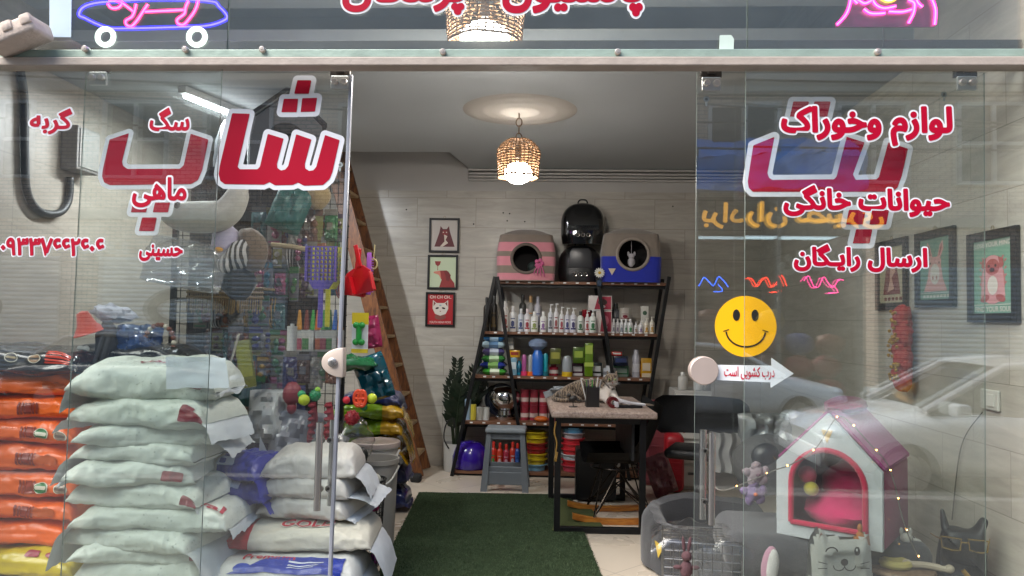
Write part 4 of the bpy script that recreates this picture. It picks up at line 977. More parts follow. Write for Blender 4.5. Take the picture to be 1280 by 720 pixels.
T3 = [  # px, width, height, colours, kind, label
    (636, 12, 22, ('#7d7f80', '#b4b4ae'), 'box', 'grey carton at the back of the third shelf, topmost beside the slanting bar'),
    (643, 13, 9, ('#c89a1c', '#8a2a1c'), 'ybox', 'small yellow carton on the third shelf beside the slanting bar'),
    (641, 10, 20, ('#6f93a4', '#b9c4c8'), 'lbox', 'pale blue pouch under the yellow carton on the third shelf'),
    (649, 6, 18, ('#0f6c86', '#0c4a66'), 'jar', 'teal bottle standing left of the clear tubes on the third shelf'),
    (655, 7, 26, ('#a4508a', '#d83a6a'), 'tube', 'clear tube with a pink base on the third shelf'),
    (663, 7, 26, ('#9a9a98', '#d8601a'), 'tube', 'clear tube with an orange base on the third shelf'),
    (672, 14, 46, ('#1f5fb4', '#7a8aa4'), 'water', 'blue pet water bottle with a dark top on the third shelf'),
    (682, 7, 28, ('#148a96', '#0c5a66'), 'tube', 'teal tube right of the blue water bottle'),
    (692, 12, 14, ('#8a1c30', '#c8c4c0'), 'jar', 'dark red jar on the third shelf under an olive box'),
    (694, 14, 20, ('#4c5222', '#8a8a3a'), 'obox', 'olive green box standing on the dark red jar'),
    (709, 13, 26, ('#8a9094', '#c4a014'), 'dome', 'clear dome with a yellow base on the third shelf'),
    (722, 15, 16, ('#4a1c3a', '#c8c8c8'), 'box', 'dark purple box on the third shelf'),
    (723, 14, 20, ('#3f5a14', '#8aa03a'), 'gbox', 'green travel bottle standing on the dark purple box'),
    (736, 12, 42, ('#5a7a14', '#9ab04a'), 'tall', 'tall olive green bottle on the third shelf'),
    (746, 13, 17, ('#1a2a26', '#c4c8c8'), 'box', 'dark green box beside the tall olive bottle'),
    (762, 16, 14, ('#b9bcc0', '#6a6c70'), 'jar', 'clear plastic jar beside the right slanting bar'),
    (776, 20, 14, ('#2c5a3c', '#6a7a70'), 'box', 'dark green plastic container on the third shelf'),
    (776, 18, 12, ('#141c30', '#2c3c6a'), 'stk', 'navy container stacked on the dark green one'),
    (771, 13, 5, ('#b0201c', '#c8c4c0'), 'stk2', 'red lid at the top of the stacked containers'),
    (795, 10, 34, ('#a4a4ac', '#c4c4c8'), 'jar', 'white aerosol can at the right of the third shelf'),
    (798, 9, 20, ('#b0561c', '#d8902c'), 'jar', 'orange bottle at the right of the third shelf'),
    (808, 13, 24, ('#b4861a', '#c8b8a0'), 'box', 'yellow carton at the right end of the third shelf')]
sx_ = (YS0 + .1) / F_PX
for k, (px, w, h, cs, kd, lab) in enumerate(T3):
    Dy = YS0 + (.09 if kd not in ('box', 'jar') else .12 + .03 * (k % 3)); z = B3; p = at(px, 460, Dy)
    z += {'ybox': 22, 'lbox': 0, 'obox': 14.5, 'gbox': 16.4, 'stk': 14.3, 'stk2': 26.5}.get(kd, 0) * sx_
    if k == 0: z += 31.5 * sx_; Dy += .02
    if kd == 'lbox': h = 21.7
    b = BM(); r = w * sx_ / 2; h *= sx_
    if kd in ('box', 'ybox', 'obox', 'gbox', 'lbox', 'stk', 'stk2'):
        bx(b, (0, .04, h / 2), (2 * r, .08, h), bev=.006); bx(b, (0, -.0012, h * .55), (1.5 * r, .004, h * .4), mi=1)
        if kd in ('box',): bx(b, (0, -.003, h * .12), (1.7 * r, .006, h * .2), mi=1)
    elif kd == 'tube':
        lt(b, [(0, 0), (r * 1.15, 0), (r * 1.15, h * .2), (0, h * .2)], n=14, mi=1); lt(b, [(r * .8, h * .18), (r * .85, h * .9), (r * .5, h), (0, h)], n=14)
    elif kd == 'dome':
        lt(b, [(0, 0), (r, 0), (r, h * .22), (0, h * .22)], n=18, mi=1); lt(b, [(r * .95, h * .2), (r * .95, h * .7), (r * .6, h * .95), (0, h)], n=18)
    elif kd == 'water':
        lt(b, [(0, 0), (r * .8, 0), (r, .01), (r, h * .55), (r * .55, h * .7), (0, h * .7)], n=18); lt(b, [(r * .5, h * .68), (r * 1.6, h * .8), (r * 1.7, h * .9), (r * .9, h), (0, h)], n=18, mi=1)
    elif kd == 'tall':
        bx(b, (0, .03, h * .5), (2 * r * .9, .07, h), bev=.012); bx(b, (0, -.006, h * .8), (1.5 * r, .006, h * .25), mi=1); bx(b, (0, -.006, h * .36), (2 * r * .95, .006, h * .12), mi=1)
    else:
        lt(b, [(0, 0), (r, 0), (r, h * .75), (r * .6, h * .85), (r * .6, h), (0, h)], n=18); lt(b, [(r * 1.02, h * .2), (r * 1.02, h * .5)], n=18, mi=1)
    solo({'box': 'carton', 'ybox': 'carton', 'obox': 'carton', 'lbox': 'pouch', 'gbox': 'travel_bottle', 'tube': 'clear_tube', 'dome': 'clear_dome', 'water': 'water_bottle', 'tall': 'travel_bottle', 'stk': 'container', 'stk2': 'lid'}.get(kd, 'jar'), b,
         [mat(cs[0], .25, coat=.4), mat(cs[1], .4)], lab, 'shelf goods', (p.x, Dy, z), 0)
# ---- fourth shelf
B4 = BZ[3]
def on(px, Dy, z): q = at(px, 500, Dy); return (q.x, Dy, z)
b = BM(); lt(b, [(0, .0), (.09, .0), (.1, .03), (.07, .05), (.065, .09), (.12, .14), (.155, .2), (.155, .24), (.14, .28), (.1, .315), (0, .33)], n=28, rot=None)
fb = thing('steel_bowl_stand', 'shiny round steel feeder on the fourth shelf with a dark ring behind it', 'feeder', on(631, YS0 + .2, B4))
obj('steel_bowl', b, mat('#c4c4c4', .08, 1, var=.03), fb, True)
b = BM(); tb(b, [(.15 * math.cos(a), .06, .18 + .15 * math.sin(a)) for a in np.linspace(0, 2 * PI, 32, False)], .012, 8, True); tb(b, [(-.04 + .16 * math.cos(a), .12, .18 + .155 * math.sin(a)) for a in np.linspace(0, 2 * PI, 32, False)], .014, 8, True)
fl(b, ell(-.04, .18, .15, .15), .125); obj('dark_ring', b, mat('#1c2230', .3), fb, True)
for k, (px, r, h, c, lb) in enumerate([(585, .03, .2, '#8aa0b4', 'pale blue bottle at the left end of the fourth shelf'), (592, .028, .15, '#b8a838', 'yellow tin at the left end of the fourth shelf'), (600, .032, .125, '#b4b4ae', 'left white jar of the pair on the fourth shelf'), (608, .032, .125, '#b4b4ae', 'right white jar of the pair on the fourth shelf')]):
    goods('jar', lb, 'jar', *on(px, YS0 + .12, B4), r, h, 'tin', c, c, '#c9c9c4', None)
n = 0
for row in range(2):
    for k in range(7):
        Dy = YS0 + .2
        b = BM(); lt(b, [(0, 0), (.042, 0), (.042, .13), (.045, .13), (.045, .15), (0, .15)], n=16); lt(b, [(.0425, .03), (.0425, .07)], n=16, mi=1)
        solo('tin', b, [mat('#8a2a38', .3), mat('#c0aca4', .4)], 'red and white pet food tin, ' + ORD[k] + ' from left in the ' + ('lower' if row == 0 else 'upper') + ' row, fourth shelf', 'tin', on(656 + k * 11.6, Dy, B4 + row * .153), rnd.uniform(0, 3), 'red tins stacked on the fourth shelf')
b = BM(); el(b, (0, 0, .03), (.07, .05, .03)); solo('treat_pack', b, mat('#b85a1c', .4), 'orange treat pack lying on the front edge of the fourth shelf', 'packet', on(677, YS0 + .05, B4))
b = BM(); el(b, (0, 0, .11), (.085, .07, .11), nz=.15); solo('toy_bag', b, mat('#1f5494', .4), 'blue toy bag on the fourth shelf behind the cat', 'bag', on(778, YS0 + .15, B4))
b = BM(); el(b, (0, 0, .07), (.05, .05, .07), nz=.15); solo('toy_bag', b, mat('#b08a1c', .4), 'yellow toy bag at the right end of the fourth shelf', 'bag', on(792, YS0 + .12, B4))
# ---- bottom shelf
b = BM(); lt(b, [(.165, 0), (.18, .02), (.178, .12), (.15, .2), (.1, .25), (0, .265)], n=28); lt(b, [(0, -.0), (.165, 0)], n=28)
solo('purple_litter_hood', b, mat('#2e1680', .2, coat=.5), 'purple plastic dome at the left end of the bottom shelf', 'litter box', on(589, YS0 + .16, .052))
n = 0
for k, (px, c1, c2) in enumerate([(618, '#b02a1c', '#3a7a3a'), (626, '#a8321c', '#c8a8a8'), (634, '#8e2438', '#b89aa8'), (642, '#a02a1c', '#a0a4b0'), (648, '#1c3c7a', '#3a5a9a')]):
    goods('bottle', ORD[k] + ' bottle from the left on the bottom shelf behind the stool', 'bottle', *on(px, YS0 + .1, .052), .032, .27 - .012 * (k % 3), 'cap', c1, c2, '#b42a1c', 'bottles behind the grey stool')
def bowls(px, cols, lab, grp, r):
    z = .052
    for k, c in enumerate(cols):
        b = BM(); h = .062
        lt(b, [(0, 0), (r * .82, 0), (r * .86, h * .7), (r * 1.02, h * .86), (r * 1.03, h * .96), (r * .9, h), (r * .8, h * .6), (0, h * .3)], n=24)
        solo('pet_bowl', b, mat(c, .3, coat=.3), ORD[k] + ' bowl up in the ' + lab, 'bowl', on(px, YS0 + .14, z), 0, grp); z += h * .84
bowls(670.5, ['#6a9ab4', '#b09a1c', '#b8a41c', '#8e1a1c', '#861a1c', '#b8a41c', '#b4a01c'], 'yellow and red stack on the bottom shelf', 'yellow and red bowls stacked on the bottom shelf', .115)
bowls(717, ['#a83a4a', '#b8242c', '#a8b4b8', '#b8242c', '#c03038', '#b42a34', '#a8a0a4', '#5a94b8'], 'red and blue stack under the desk', 'red and blue bowls stacked under the desk', .115)
# ---- on top of the shelf: cat houses and bubble backpacks
B1 = BZ[0]
def cathouse(label, loc, w, h, d, rz, cols, bands, hole, rimc):
    r = thing('cat_house', label, 'cat house', loc, rz)
    b = BM()
    aa = np.linspace(0, 2 * PI, 3000); qx = w / 2 * np.sign(np.cos(aa)) * np.abs(np.cos(aa)) ** .28; qy = d / 2 * np.sign(np.sin(aa)) * np.abs(np.sin(aa)) ** .28
    cl_ = np.concatenate([[0], np.cumsum(np.hypot(np.diff(qx), np.diff(qy)))])
    def f(u, v):
        a = float(np.interp((u % 1) * cl_[-1], cl_, aa)); cx, sx = math.cos(a), math.sin(a); t = v
        x = w / 2 * math.copysign(abs(cx) ** .28, cx); y = d / 2 * math.copysign(abs(sx) ** .28, sx)
        k = 1 + .03 * math.sin(PI * t) - .07 * max(0, t - .6) / .4
        return Vector((x * k, y * k, h * t * .86))
    nu, nv = 150, 56
    def mi(i, j): 
        t = (j + .5) / (nv - 1)
        for (a, c, m) in bands:
            if a <= t < c: return m
        return 0
    g = gr(b, f, nu, nv, cu=True, mi=mi)
    # cut a round mouth in the front
    hc = Vector((hole[0], 0, hole[1])); kill = [fc for fc in b.faces if fc.calc_center_median().y < -d * .3 and (Vector((fc.calc_center_median().x, 0, fc.calc_center_median().z)) - hc).length < hole[2] * .98]
    bmesh.ops.delete(b, geom=kill, context='FACES')
    top = [v for v in b.verts if abs(v.co.z - h * .86) < 1e-4]
    gr(b, lambda u, v: Vector(((f(u, 1).x) * (1 - v), f(u, 1).y * (1 - v), h * (.86 + .14 * math.sin(v * PI / 2)))), nu, 8, cu=True)
    gr(b, lambda u, v: Vector((f(u, 0).x * (1 - v), f(u, 0).y * (1 - v), .001)), nu, 2, cu=True)
    obj('shell', b, [mat(c, .8, var=.14, scale=18, bump=.25, bscale=120, sheen=.3) for c in cols], r, True)
    b = BM(); tb(b, [(hole[0] + hole[2] * math.cos(a), -d / 2 * 1.012, hole[1] + hole[2] * math.sin(a)) for a in np.linspace(0, 2 * PI, 40, False)], .016, 8, True); obj('mouth_rim', b, mat(rimc, .8), r, 'all')
    b = BM(); b2 = [(hole[0] + hole[2] * 1.0 * math.cos(a), hole[1] + hole[2] * math.sin(a)) for a in np.linspace(0, 2 * PI, 32, False)]
    lt(b, [(hole[2], 0), (hole[2] * 1.15, .1), (hole[2] * 1.1, .28), (0, .3)], (hole[0], -d / 2 * .99, hole[1]), 32, (R(-90), 0, 0)); obj('inner_lining', b, mat('#141213', .9), r, True)
    return r
D0 = YS0 + .12
def pxw(px, D=D0): return at(px, 350, D).x
s = (D0 - .2) / F_PX
ph = cathouse('pink and taupe striped cat house with a round mouth on top of the shelf', (pxw(656.5, D0 - .2), D0 + .04, B1 + .001), 73 * s, 68 * s, .42, R(1), ['#7a6d62', '#c07a84'], [(.02, .17, 1), (.32, .52, 1), (.64, .84, 1)], (0, 28 * s, 18 * s), '#5f554d')
b = BM()
for k in range(5): el(b, (.03 * math.cos(k * 1.26), -.02, .03 * math.sin(k * 1.26)), (.02, .012, .02), n=8)
for k in range(4): tb(b, curve_pts([(0, -.02, 0), (.02 * (k - 1.5), -.03, -.05), (.035 * (k - 1.5), -.02, -.1 - .01 * k)], 4), .007, 5)
obj('fabric_flower', b, mat('#b0527a', .7), ph, True).location = (.13, -.22, .17)
b = BM(); el(b, (-.02, -.06, .14), (.06, .06, .06), n=14); obj('dark_ball', b, mat('#1e2a26', .8), ph, True).location = (.09, 0, 0)
bh = cathouse('blue and taupe cat house with a round mouth and a toy hanging inside', (pxw(790.5, D0 - .2), D0 + .04, B1 + .001), 74 * s, 71 * s, .42, R(-1), ['#7a7066', '#13259a'], [(0, .52, 1)], (.01, 35 * s, 19.5 * s), '#8a8076')
b = BM(); pz(b, [(-.035, .03), (.035, .03), (0, -.035)], -.003, .003); obj('label_patch', b, mat('#c4b49a', .6), bh).location = (-.19, -.222, .1)
b = BM(); el(b, (0, 0, 0), (.035, .03, .05), nz=.2); el(b, (0, -.005, .055), (.03, .025, .028)); el(b, (-.03, 0, .08), (.012, .008, .022)); el(b, (.03, 0, .08), (.012, .008, .022)); cy(b, (0, 0, .08), (0, 0, .2), .002)
obj('hanging_toy', b, mat('#a8a4a8', .8), bh, True).location = (.0, -.16, .2)
def bubble(label, loc, w, h, d, look):
    r = thing('bubble_backpack', label, 'pet carrier', loc)
    def f(u, v):
        a = 2 * PI * u; cx, sx = math.cos(a), math.sin(a); t = v; k = (1 - max(0, (t - .45) / .55) ** 2.6) ** .5 if t < 1 else 0
        k = k * (.92 + .08 * min(1, t / .2))
        return Vector((w / 2 * k * math.copysign(abs(cx) ** .7, cx), d / 2 * k * math.copysign(abs(sx) ** .7, sx), h * t))
    b = BM(); gr(b, f, 40, 26, cu=True); gr(b, lambda u, v: Vector((f(u, 0).x * (1 - v), f(u, 0).y * (1 - v), 0)), 40, 2, cu=True)
    obj('shell', b, mat('#0c0c0e', .1 if look == 'gloss' else .4, coat=.6, var=.2), r, True)
    b = BM()
    for k in (-1, 0, 1): tb(b, [(k * .052 + .017 * math.cos(a), -d / 2 * 1.0, h * .2 + .017 * math.sin(a)) for a in np.linspace(0, 2 * PI, 18, False)], .0045, 6, True)
    obj('air_hole_ring', b, mat('#b0aca4', .2, 1), r, True)
    if look == 'panel':
        b = BM(); pz(b, [(-.115, .14), (.115, .14), (.105, .3), (.08, .335), (-.08, .335), (-.105, .3)], -d / 2 - .006, -d / 2 + .05, bev=.006); obj('front_panel', b, mat('#2c2d30', .35), r, True)
    else:
        b = BM(); gr(b, lambda u, v: Vector((.155 * (u - .5) * 2 * (1 - .35 * v * v), -d / 2 * (1.04 - .55 * max(0, v - .2) ** 1.6) - .004, h * (.3 + .6 * v))), 12, 12); obj('bubble_window', b, mat('#08080a', .05, coat=1), r, 'all')
    b = BM(); tb(b, curve_pts([(-.05, 0, h * .985), (-.03, 0, h * 1.06), (.03, 0, h * 1.06), (.05, 0, h * .985)], 5), .009, 6); obj('handle', b, BLK, r, 'all')
    return r
s = D0 / F_PX
bubble('lower black pet backpack with a flat front panel on top of the shelf', (pxw(725), D0 + .1, B1 + .001), 54 * s, 48 * s, .3, 'panel')
bubble('upper glossy black bubble pet backpack stacked on the lower one', (pxw(728), D0 + .12, B1 + 48.5 * s), 55 * s, 54 * s, .3, 'gloss')
da = thing('artificial_daisy', 'white daisy with a yellow eye clipped to the top of the slanting bar', 'flower', at(749.5, 341, YS0 - .06))
b = BM()
for k in range(14): el(b, (.032 * math.cos(k * .449), 0, .032 * math.sin(k * .449)), (.02, .004, .008), rot=(0, -k * .449, 0), n=8)
obj('petals', b, mat('#c9c8c0', .6), da, True)
b = BM(); el(b, (0, -.006, 0), (.015, .008, .015)); obj('flower_eye', b, mat('#c09a14', .6), da, True)
b = BM(); cy(b, (0, .004, -.01), (0, .01, -.09), .005); bx(b, (0, .012, -.1), (.04, .02, .06), bev=.006); obj('clip', b, mat('#16304a', .5), da)
b = BM()
for k in range(7): tb(b, curve_pts([(.03 * k - .1, 0, .0), (.03 * k - .12, -.02, .035), (.03 * k - .07, -.03, .04), (.03 * k - .06, -.01, .005)], 4), .006, 5)
solo('green_collar', b, mat('#2c5a30', .6), 'green coiled collar lying at the front of the shelf top under the blue cat house', 'collar', (pxw(768), YS0 + .03, B1 + .006))
# ================================================================== rug
TURF = mat('#333f2c', 1, var=.45, scale=22, bump=1.0, bscale=260, spec=.05)
a = at(525, 615, 1).x
q = [atz(524, 615, .012), atz(712, 618, .012), atz(752, 720, .012), atz(471, 720, .012)]
ex_ = lambda u, v, Y: u + (v - u) * ((Y - u.y) / (v.y - u.y))
q[3] = ex_(q[0], q[3], 3.72); q[2] = ex_(q[1], q[2], 3.72)
b = BM(); nu, nv = 60, 90
def rugf(u, v):
    L = q[0].lerp(q[3], v); Rr = q[1].lerp(q[2], v); p = L.lerp(Rr, u)
    p.x += (.008 * noise.noise(Vector((v * 30, 0, 0))) if u in (0, 1) else 0)
    p.z = .012 + .003 * noise.noise(Vector((u * 9, v * 12, 0))); return p
gr(b, lambda u, v: rugf(u, v), nu, nv)
q3 = [Vector((p.x, p.y, .001)) for p in q]
for i in range(4):
    c0, c1 = q[i], q[(i + 1) % 4]; b.faces.new([b.verts.new(x) for x in (q3[i], q3[(i + 1) % 4], c1, c0)])
rq = random.Random(3)
for k in range(60000):
    u, v = rq.uniform(-.004, 1.004), rq.random() ** .8
    p = rugf(u, v); p.z = .011; a_ = rq.uniform(0, PI); l = rq.uniform(.006, .012); w_ = .0022
    d = Vector((math.cos(a_) * w_, math.sin(a_) * w_, 0)); tip = p + Vector((rq.uniform(-.006, .006), rq.uniform(-.006, .006), l))
    b.faces.new([b.verts.new(p - d), b.verts.new(p + d), b.verts.new(tip)]).material_index = 1 if rq.random() < .5 else 2
tag(obj('turf_rug', b, [TURF, mat('#3c4a34', .9, var=.3, spec=.1), mat('#505e46', .9, var=.3, spec=.1)], None, True), 'long dark green artificial turf runner down the middle of the floor', 'rug')
b = BM(); q2 = [atz(700, 622, .018), atz(736, 632, .018), atz(757, 663, .018), atz(690, 663, .018)]  # thin flat olive piece over the right edge of the runner
pts = [(p.x, p.y) for p in q2]
v0 = [b.verts.new((x, y, .021)) for x, y in pts]; v1 = [b.verts.new((x, y, .016)) for x, y in pts]
b.faces.new(v0); b.faces.new(v1[::-1])
for i in range(4): b.faces.new((v0[i], v0[(i + 1) % 4], v1[(i + 1) % 4], v1[i]))
bmesh.ops.recalc_face_normals(b, faces=list(b.faces))
tag(obj('olive_patch', b, mat('#3a4218', .95, var=.3, scale=40, bump=.8, bscale=200)), 'small flat olive green piece lying under the desk beside the turf runner', 'mat')

# ================================================================== desk
DF = 5.5; fx0, fx1 = at(693, 600, DF).x, at(808, 600, DF).x; zt = at(750, 517, DF).z
dk = thing('desk', 'narrow desk with a pinkish wood top and black square steel legs', 'desk', ((fx0 + fx1) / 2, DF, 0), R(2.2)); hw = (fx1 - fx0) / 2; LEN = 1.12
def woodmat(key, c1, c2, sc=(2, 14, 14), rough=.5):
    if key in MATS: return MATS[key]
    m = bpy.data.materials.new(key); m.use_nodes = True; t = m.node_tree; bs = t.nodes['Principled BSDF']
    tc = nn(t, 'ShaderNodeTexCoord'); mp = nn(t, 'ShaderNodeMapping'); mp.inputs['Scale'].default_value = sc; t.links.new(tc.outputs['Object'], mp.inputs[0])
    nz = nn(t, 'ShaderNodeTexNoise'); nz.inputs['Scale'].default_value = 3; nz.inputs['Detail'].default_value = 7; nz.inputs['Distortion'].default_value = 1.2; t.links.new(mp.outputs[0], nz.inputs[0])
    cr = nn(t, 'ShaderNodeValToRGB'); cr.color_ramp.elements[0].position = .35; cr.color_ramp.elements[1].position = .66
    cr.color_ramp.elements[0].color = (*lin(c1), 1); cr.color_ramp.elements[1].color = (*lin(c2), 1)
    t.links.new(nz.outputs[0], cr.inputs[0]); t.links.new(cr.outputs[0], bs.inputs['Base Color']); bs.inputs['Roughness'].default_value = rough
    bp = nn(t, 'ShaderNodeBump'); bp.inputs['Strength'].default_value = .15; bp.inputs['Distance'].default_value = .004; t.links.new(nz.outputs[0], bp.inputs['Height']); t.links.new(bp.outputs[0], bs.inputs['Normal'])
    MATS[key] = m; return m
DW = woodmat('desk_wood', '#7d6a60', '#a8968a', (14, 2, 14))
b = BM(); bx(b, (.02, LEN / 2 - .03, zt - .005), (2 * hw + .10, LEN + .06, .048), bev=.012); obj('desk_top', b, DW, dk)
for y in (.03, LEN - .06):
    b = BM()
    for sg in (-1, 1): bx(b, (sg * (hw - .022), y, (zt - .03) / 2), (.044, .044, zt - .03), bev=.003)
    bx(b, (0, y, .022), (2 * hw - .088, .0435, .044), bev=.003); bx(b, (0, y, zt - .055), (2 * hw - .088, .0435, .04), bev=.003); obj('leg_frame', b, STL, dk)
b = BM(); bx(b, (hw - .08, LEN / 2, zt - .2), (.02, LEN - .2, .3)); obj('side_board', b, mat('#141416', .6), dk)
TZ = zt + .019
# things on the desk
D_ = 5.78; p = at(740, 512, D_)
cup = thing('pen_cup', 'square black pen cup full of pens on the desk', 'pen cup', (p.x, D_, TZ), R(4)); hh = .148; wd_ = .098
b = BM()
for (cx, cyy, sx, sy) in ((0, -.046, .098, .006), (0, .046, .098, .006), (-.046, 0, .006, .086), (.046, 0, .006, .086)): bx(b, (cx, cyy, hh / 2), (sx, sy, hh))
bx(b, (0, 0, .004), (.09, .09, .006)); obj('cup', b, mat('#1a1817', .5), cup)
for k, (c, x, y, tx_, l) in enumerate([('#2a6a2c', -.02, .01, -.05, .2), ('#1c1c1e', .01, -.01, .02, .21), ('#2f8a34', -.005, -.015, .01, .2), ('#c4c4c4', .02, .01, .05, .22), ('#202020', -.03, -.01, -.07, .19), ('#8a8c90', .03, -.01, .07, .2), ('#1c3050', -.015, .02, -.03, .2), ('#d0d0cc', -.035, .0, -.1, .2), ('#3a8a3a', .012, .02, .03, .21)]):
    b = BM(); cy(b, (x, y, .01), (x + tx_ * .5, y + .01, l), .0048, .0042, 8); obj('pen', b, mat(c, .35), cup)
p = at(716, 513, 5.72)
bf = thing('bird_figurine', 'small dark bird figurine standing on the left of the desk', 'figurine', (p.x, 5.72, TZ))
b = BM(); el(b, (0, 0, .062), (.034, .022, .024), rot=(0, R(-20), 0)); el(b, (-.028, 0, .085), (.016, .014, .016)); cy(b, (-.04, 0, .086), (-.055, 0, .082), .005, .001, 8); el(b, (.04, 0, .05), (.03, .01, .008), rot=(0, R(12), 0))
for s_ in (-1, 1): cy(b, (.0, s_ * .01, .045), (.003, s_ * .012, .004), .003)
lt(b, [(0, 0), (.034, 0), (.03, .005), (0, .006)]); obj('body', b, mat('#262321', .4), bf, True)
p = at(778, 510, 5.72)
tg = thing('tape_gun', 'white and dark red tape gun lying on the desk in front of the cat', 'tape gun', (p.x, 5.72, TZ), R(8))
b = BM(); lt(b, [(.018, -.025), (.042, -.025), (.042, .025), (.018, .025)], (-.075, 0, .043), 24, (R(90), 0, 0)); obj('tape_roll', b, mat('#5a1418', .3), tg, True)
b = BM(); bx(b, (.0, 0, .05), (.12, .05, .028), rot=(0, R(14), 0), bev=.008); bx(b, (.1, 0, .033), (.15, .03, .022), rot=(0, R(7), 0), bev=.008); bx(b, (-.05, 0, .03), (.04, .052, .05), bev=.008); obj('handle', b, mat('#c4c4c8', .35), tg)
b = BM(); bx(b, (.05, 0, .012), (.2, .036, .02), bev=.006); obj('grip', b, mat('#141416', .5), tg)
b = BM(); bx(b, (0, 0, .004), (.2, .14, .006), bev=.002); solo('paper_pad', b, mat('#6a5c50', .8), 'brown paper pad at the right end of the desk', 'paper', (at(800, 510, 5.9).x, 5.95, TZ), R(10))
b = BM(); tb(b, curve_pts([(0, 0, 0), (-.01, 0, -.08), (.008, -.005, -.15), (0, 0, -.22)], 5), .006); bx(b, (.004, 0, -.25), (.02, .008, .07), rot=(0, R(10), 0), bev=.003)
solo('key_tag', b, mat('#b08a4a', .3, .5), 'brass key tag hanging from the left corner of the desk', 'key tag', (fx0 + .005, DF - .02, zt - .06))

# ---- the cat: one skinned body
def skinmesh(name, V, E, Rr, levels=2):
    me = bpy.data.meshes.new(name); me.from_pydata(V, E, []); ob_ = bpy.data.objects.new(name, me); C.objects.link(ob_)
    m = ob_.modifiers.new('s', 'SKIN'); m.use_smooth_shade = True
    if not me.skin_vertices: 
        bpy.context.view_layer.update()
    for i, r_ in enumerate(Rr):
        sv = me.skin_vertices[0].data[i]; sv.radius = r_ if isinstance(r_, tuple) else (r_, r_); sv.use_root = (i == 0)
    ss = ob_.modifiers.new('u', 'SUBSURF'); ss.levels = levels; ss.render_levels = levels
    dg = bpy.context.evaluated_depsgraph_get(); dg.update()
    m2 = bpy.data.meshes.new_from_object(ob_.evaluated_get(dg)); bpy.data.objects.remove(ob_); bpy.data.meshes.remove(me)
    bm = BM(); bm.from_mesh(m2); bpy.data.meshes.remove(m2); return bm
def tabby():
    m = bpy.data.materials.new('tabby_fur'); m.use_nodes = True; t = m.node_tree; bs = t.nodes['Principled BSDF']
    tc = nn(t, 'ShaderNodeTexCoord'); sp = nn(t, 'ShaderNodeSeparateXYZ'); t.links.new(tc.outputs['Object'], sp.inputs[0])
    wv = nn(t, 'ShaderNodeTexWave'); wv.inputs['Scale'].default_value = 15; wv.inputs['Distortion'].default_value = 9; wv.inputs['Detail'].default_value = 3; wv.inputs['Detail Scale'].default_value = 2
    t.links.new(tc.outputs['Object'], wv.inputs[0])
    cr = nn(t, 'ShaderNodeValToRGB'); cr.color_ramp.elements[0].position = .3; cr.color_ramp.elements[1].position = .62
    cr.color_ramp.elements[0].color = (.05, .036, .026, 1); cr.color_ramp.elements[1].color = (.19, .14, .095, 1); t.links.new(wv.outputs[0], cr.inputs[0])
    # white chest, muzzle and paws: low front part of the body
    ad = nn(t, 'ShaderNodeMath', operation='MULTIPLY_ADD'); ad.inputs[1].default_value = 1.15; t.links.new(sp.outputs[0], ad.inputs[0])
    mz = nn(t, 'ShaderNodeMath', operation='MULTIPLY'); mz.inputs[1].default_value = -1.5; t.links.new(sp.outputs[2], mz.inputs[0]); t.links.new(mz.outputs[0], ad.inputs[2])
    nz = nn(t, 'ShaderNodeTexNoise'); nz.inputs['Scale'].default_value = 20; t.links.new(tc.outputs['Object'], nz.inputs[0])
    a2 = nn(t, 'ShaderNodeMath', operation='MULTIPLY_ADD'); a2.inputs[1].default_value = .07; t.links.new(nz.outputs[0], a2.inputs[0]); t.links.new(ad.outputs[0], a2.inputs[2])
    mr = nn(t, 'ShaderNodeMapRange'); mr.inputs[1].default_value = -.07; mr.inputs[2].default_value = -.02; t.links.new(a2.outputs[0], mr.inputs[0])
    mx = nn(t, 'ShaderNodeMix', data_type='RGBA'); mx.inputs['B'].default_value = (.55, .5, .45, 1)
    t.links.new(mr.outputs[0], mx.inputs['Factor']); t.links.new(cr.outputs[0], mx.inputs['A']); t.links.new(mx.outputs['Result'], bs.inputs['Base Color'])
    bs.inputs['Roughness'].default_value = .9; bs.inputs['Sheen Weight'].default_value = .2
    n3 = nn(t, 'ShaderNodeTexNoise'); n3.inputs['Scale'].default_value = 160; bp = nn(t, 'ShaderNodeBump'); bp.inputs['Strength'].default_value = .5; bp.inputs['Distance'].default_value = .006
    t.links.new(tc.outputs['Object'], n3.inputs[0]); t.links.new(n3.outputs[0], bp.inputs['Height']); t.links.new(bp.outputs[0], bs.inputs['Normal']); return m
V = [(-.2, .03, .085), (-.1, .02, .1), (0, 0, .105), (.09, -.02, .11), (.14, -.045, .15), (.165, -.07, .19), (.168, -.1, .187), (.17, -.128, .171),   # rump..chest, neck, head, muzzle
     (-.27, .0, .05), (-.31, -.07, .03), (-.25, -.13, .022), (-.17, -.14, .02),     # tail
     (.11, -.09, .06), (.13, -.15, .03), (.16, -.21, .018),                          # near fore leg
     (.18, -.06, .06), (.21, -.13, .03), (.22, -.19, .018),                          # far fore leg
     (-.2, -.06, .055), (-.13, -.11, .035), (-.07, -.12, .02),                       # hind leg
     (.135, -.062, .237), (.127, -.062, .262), (.198, -.062, .237), (.207, -.062, .262)]   # ears
E_ = [(0, 1), (1, 2), (2, 3), (3, 4), (4, 5), (5, 6), (6, 7), (0, 8), (8, 9), (9, 10), (10, 11), (3, 12), (12, 13), (13, 14), (3, 15), (15, 16), (16, 17), (0, 18), (18, 19), (19, 20), (5, 21), (21, 22), (5, 23), (23, 24)]
Rr = [.085, .095, .09, .08, .055, .062, .05, .025, .03, .02, .018, .014, .04, .026, .024, .038, .026, .024, .06, .035, .024, (.022, .012), (.006, .004), (.022, .012), (.006, .004)]
p = at(742, 500, 6.1)
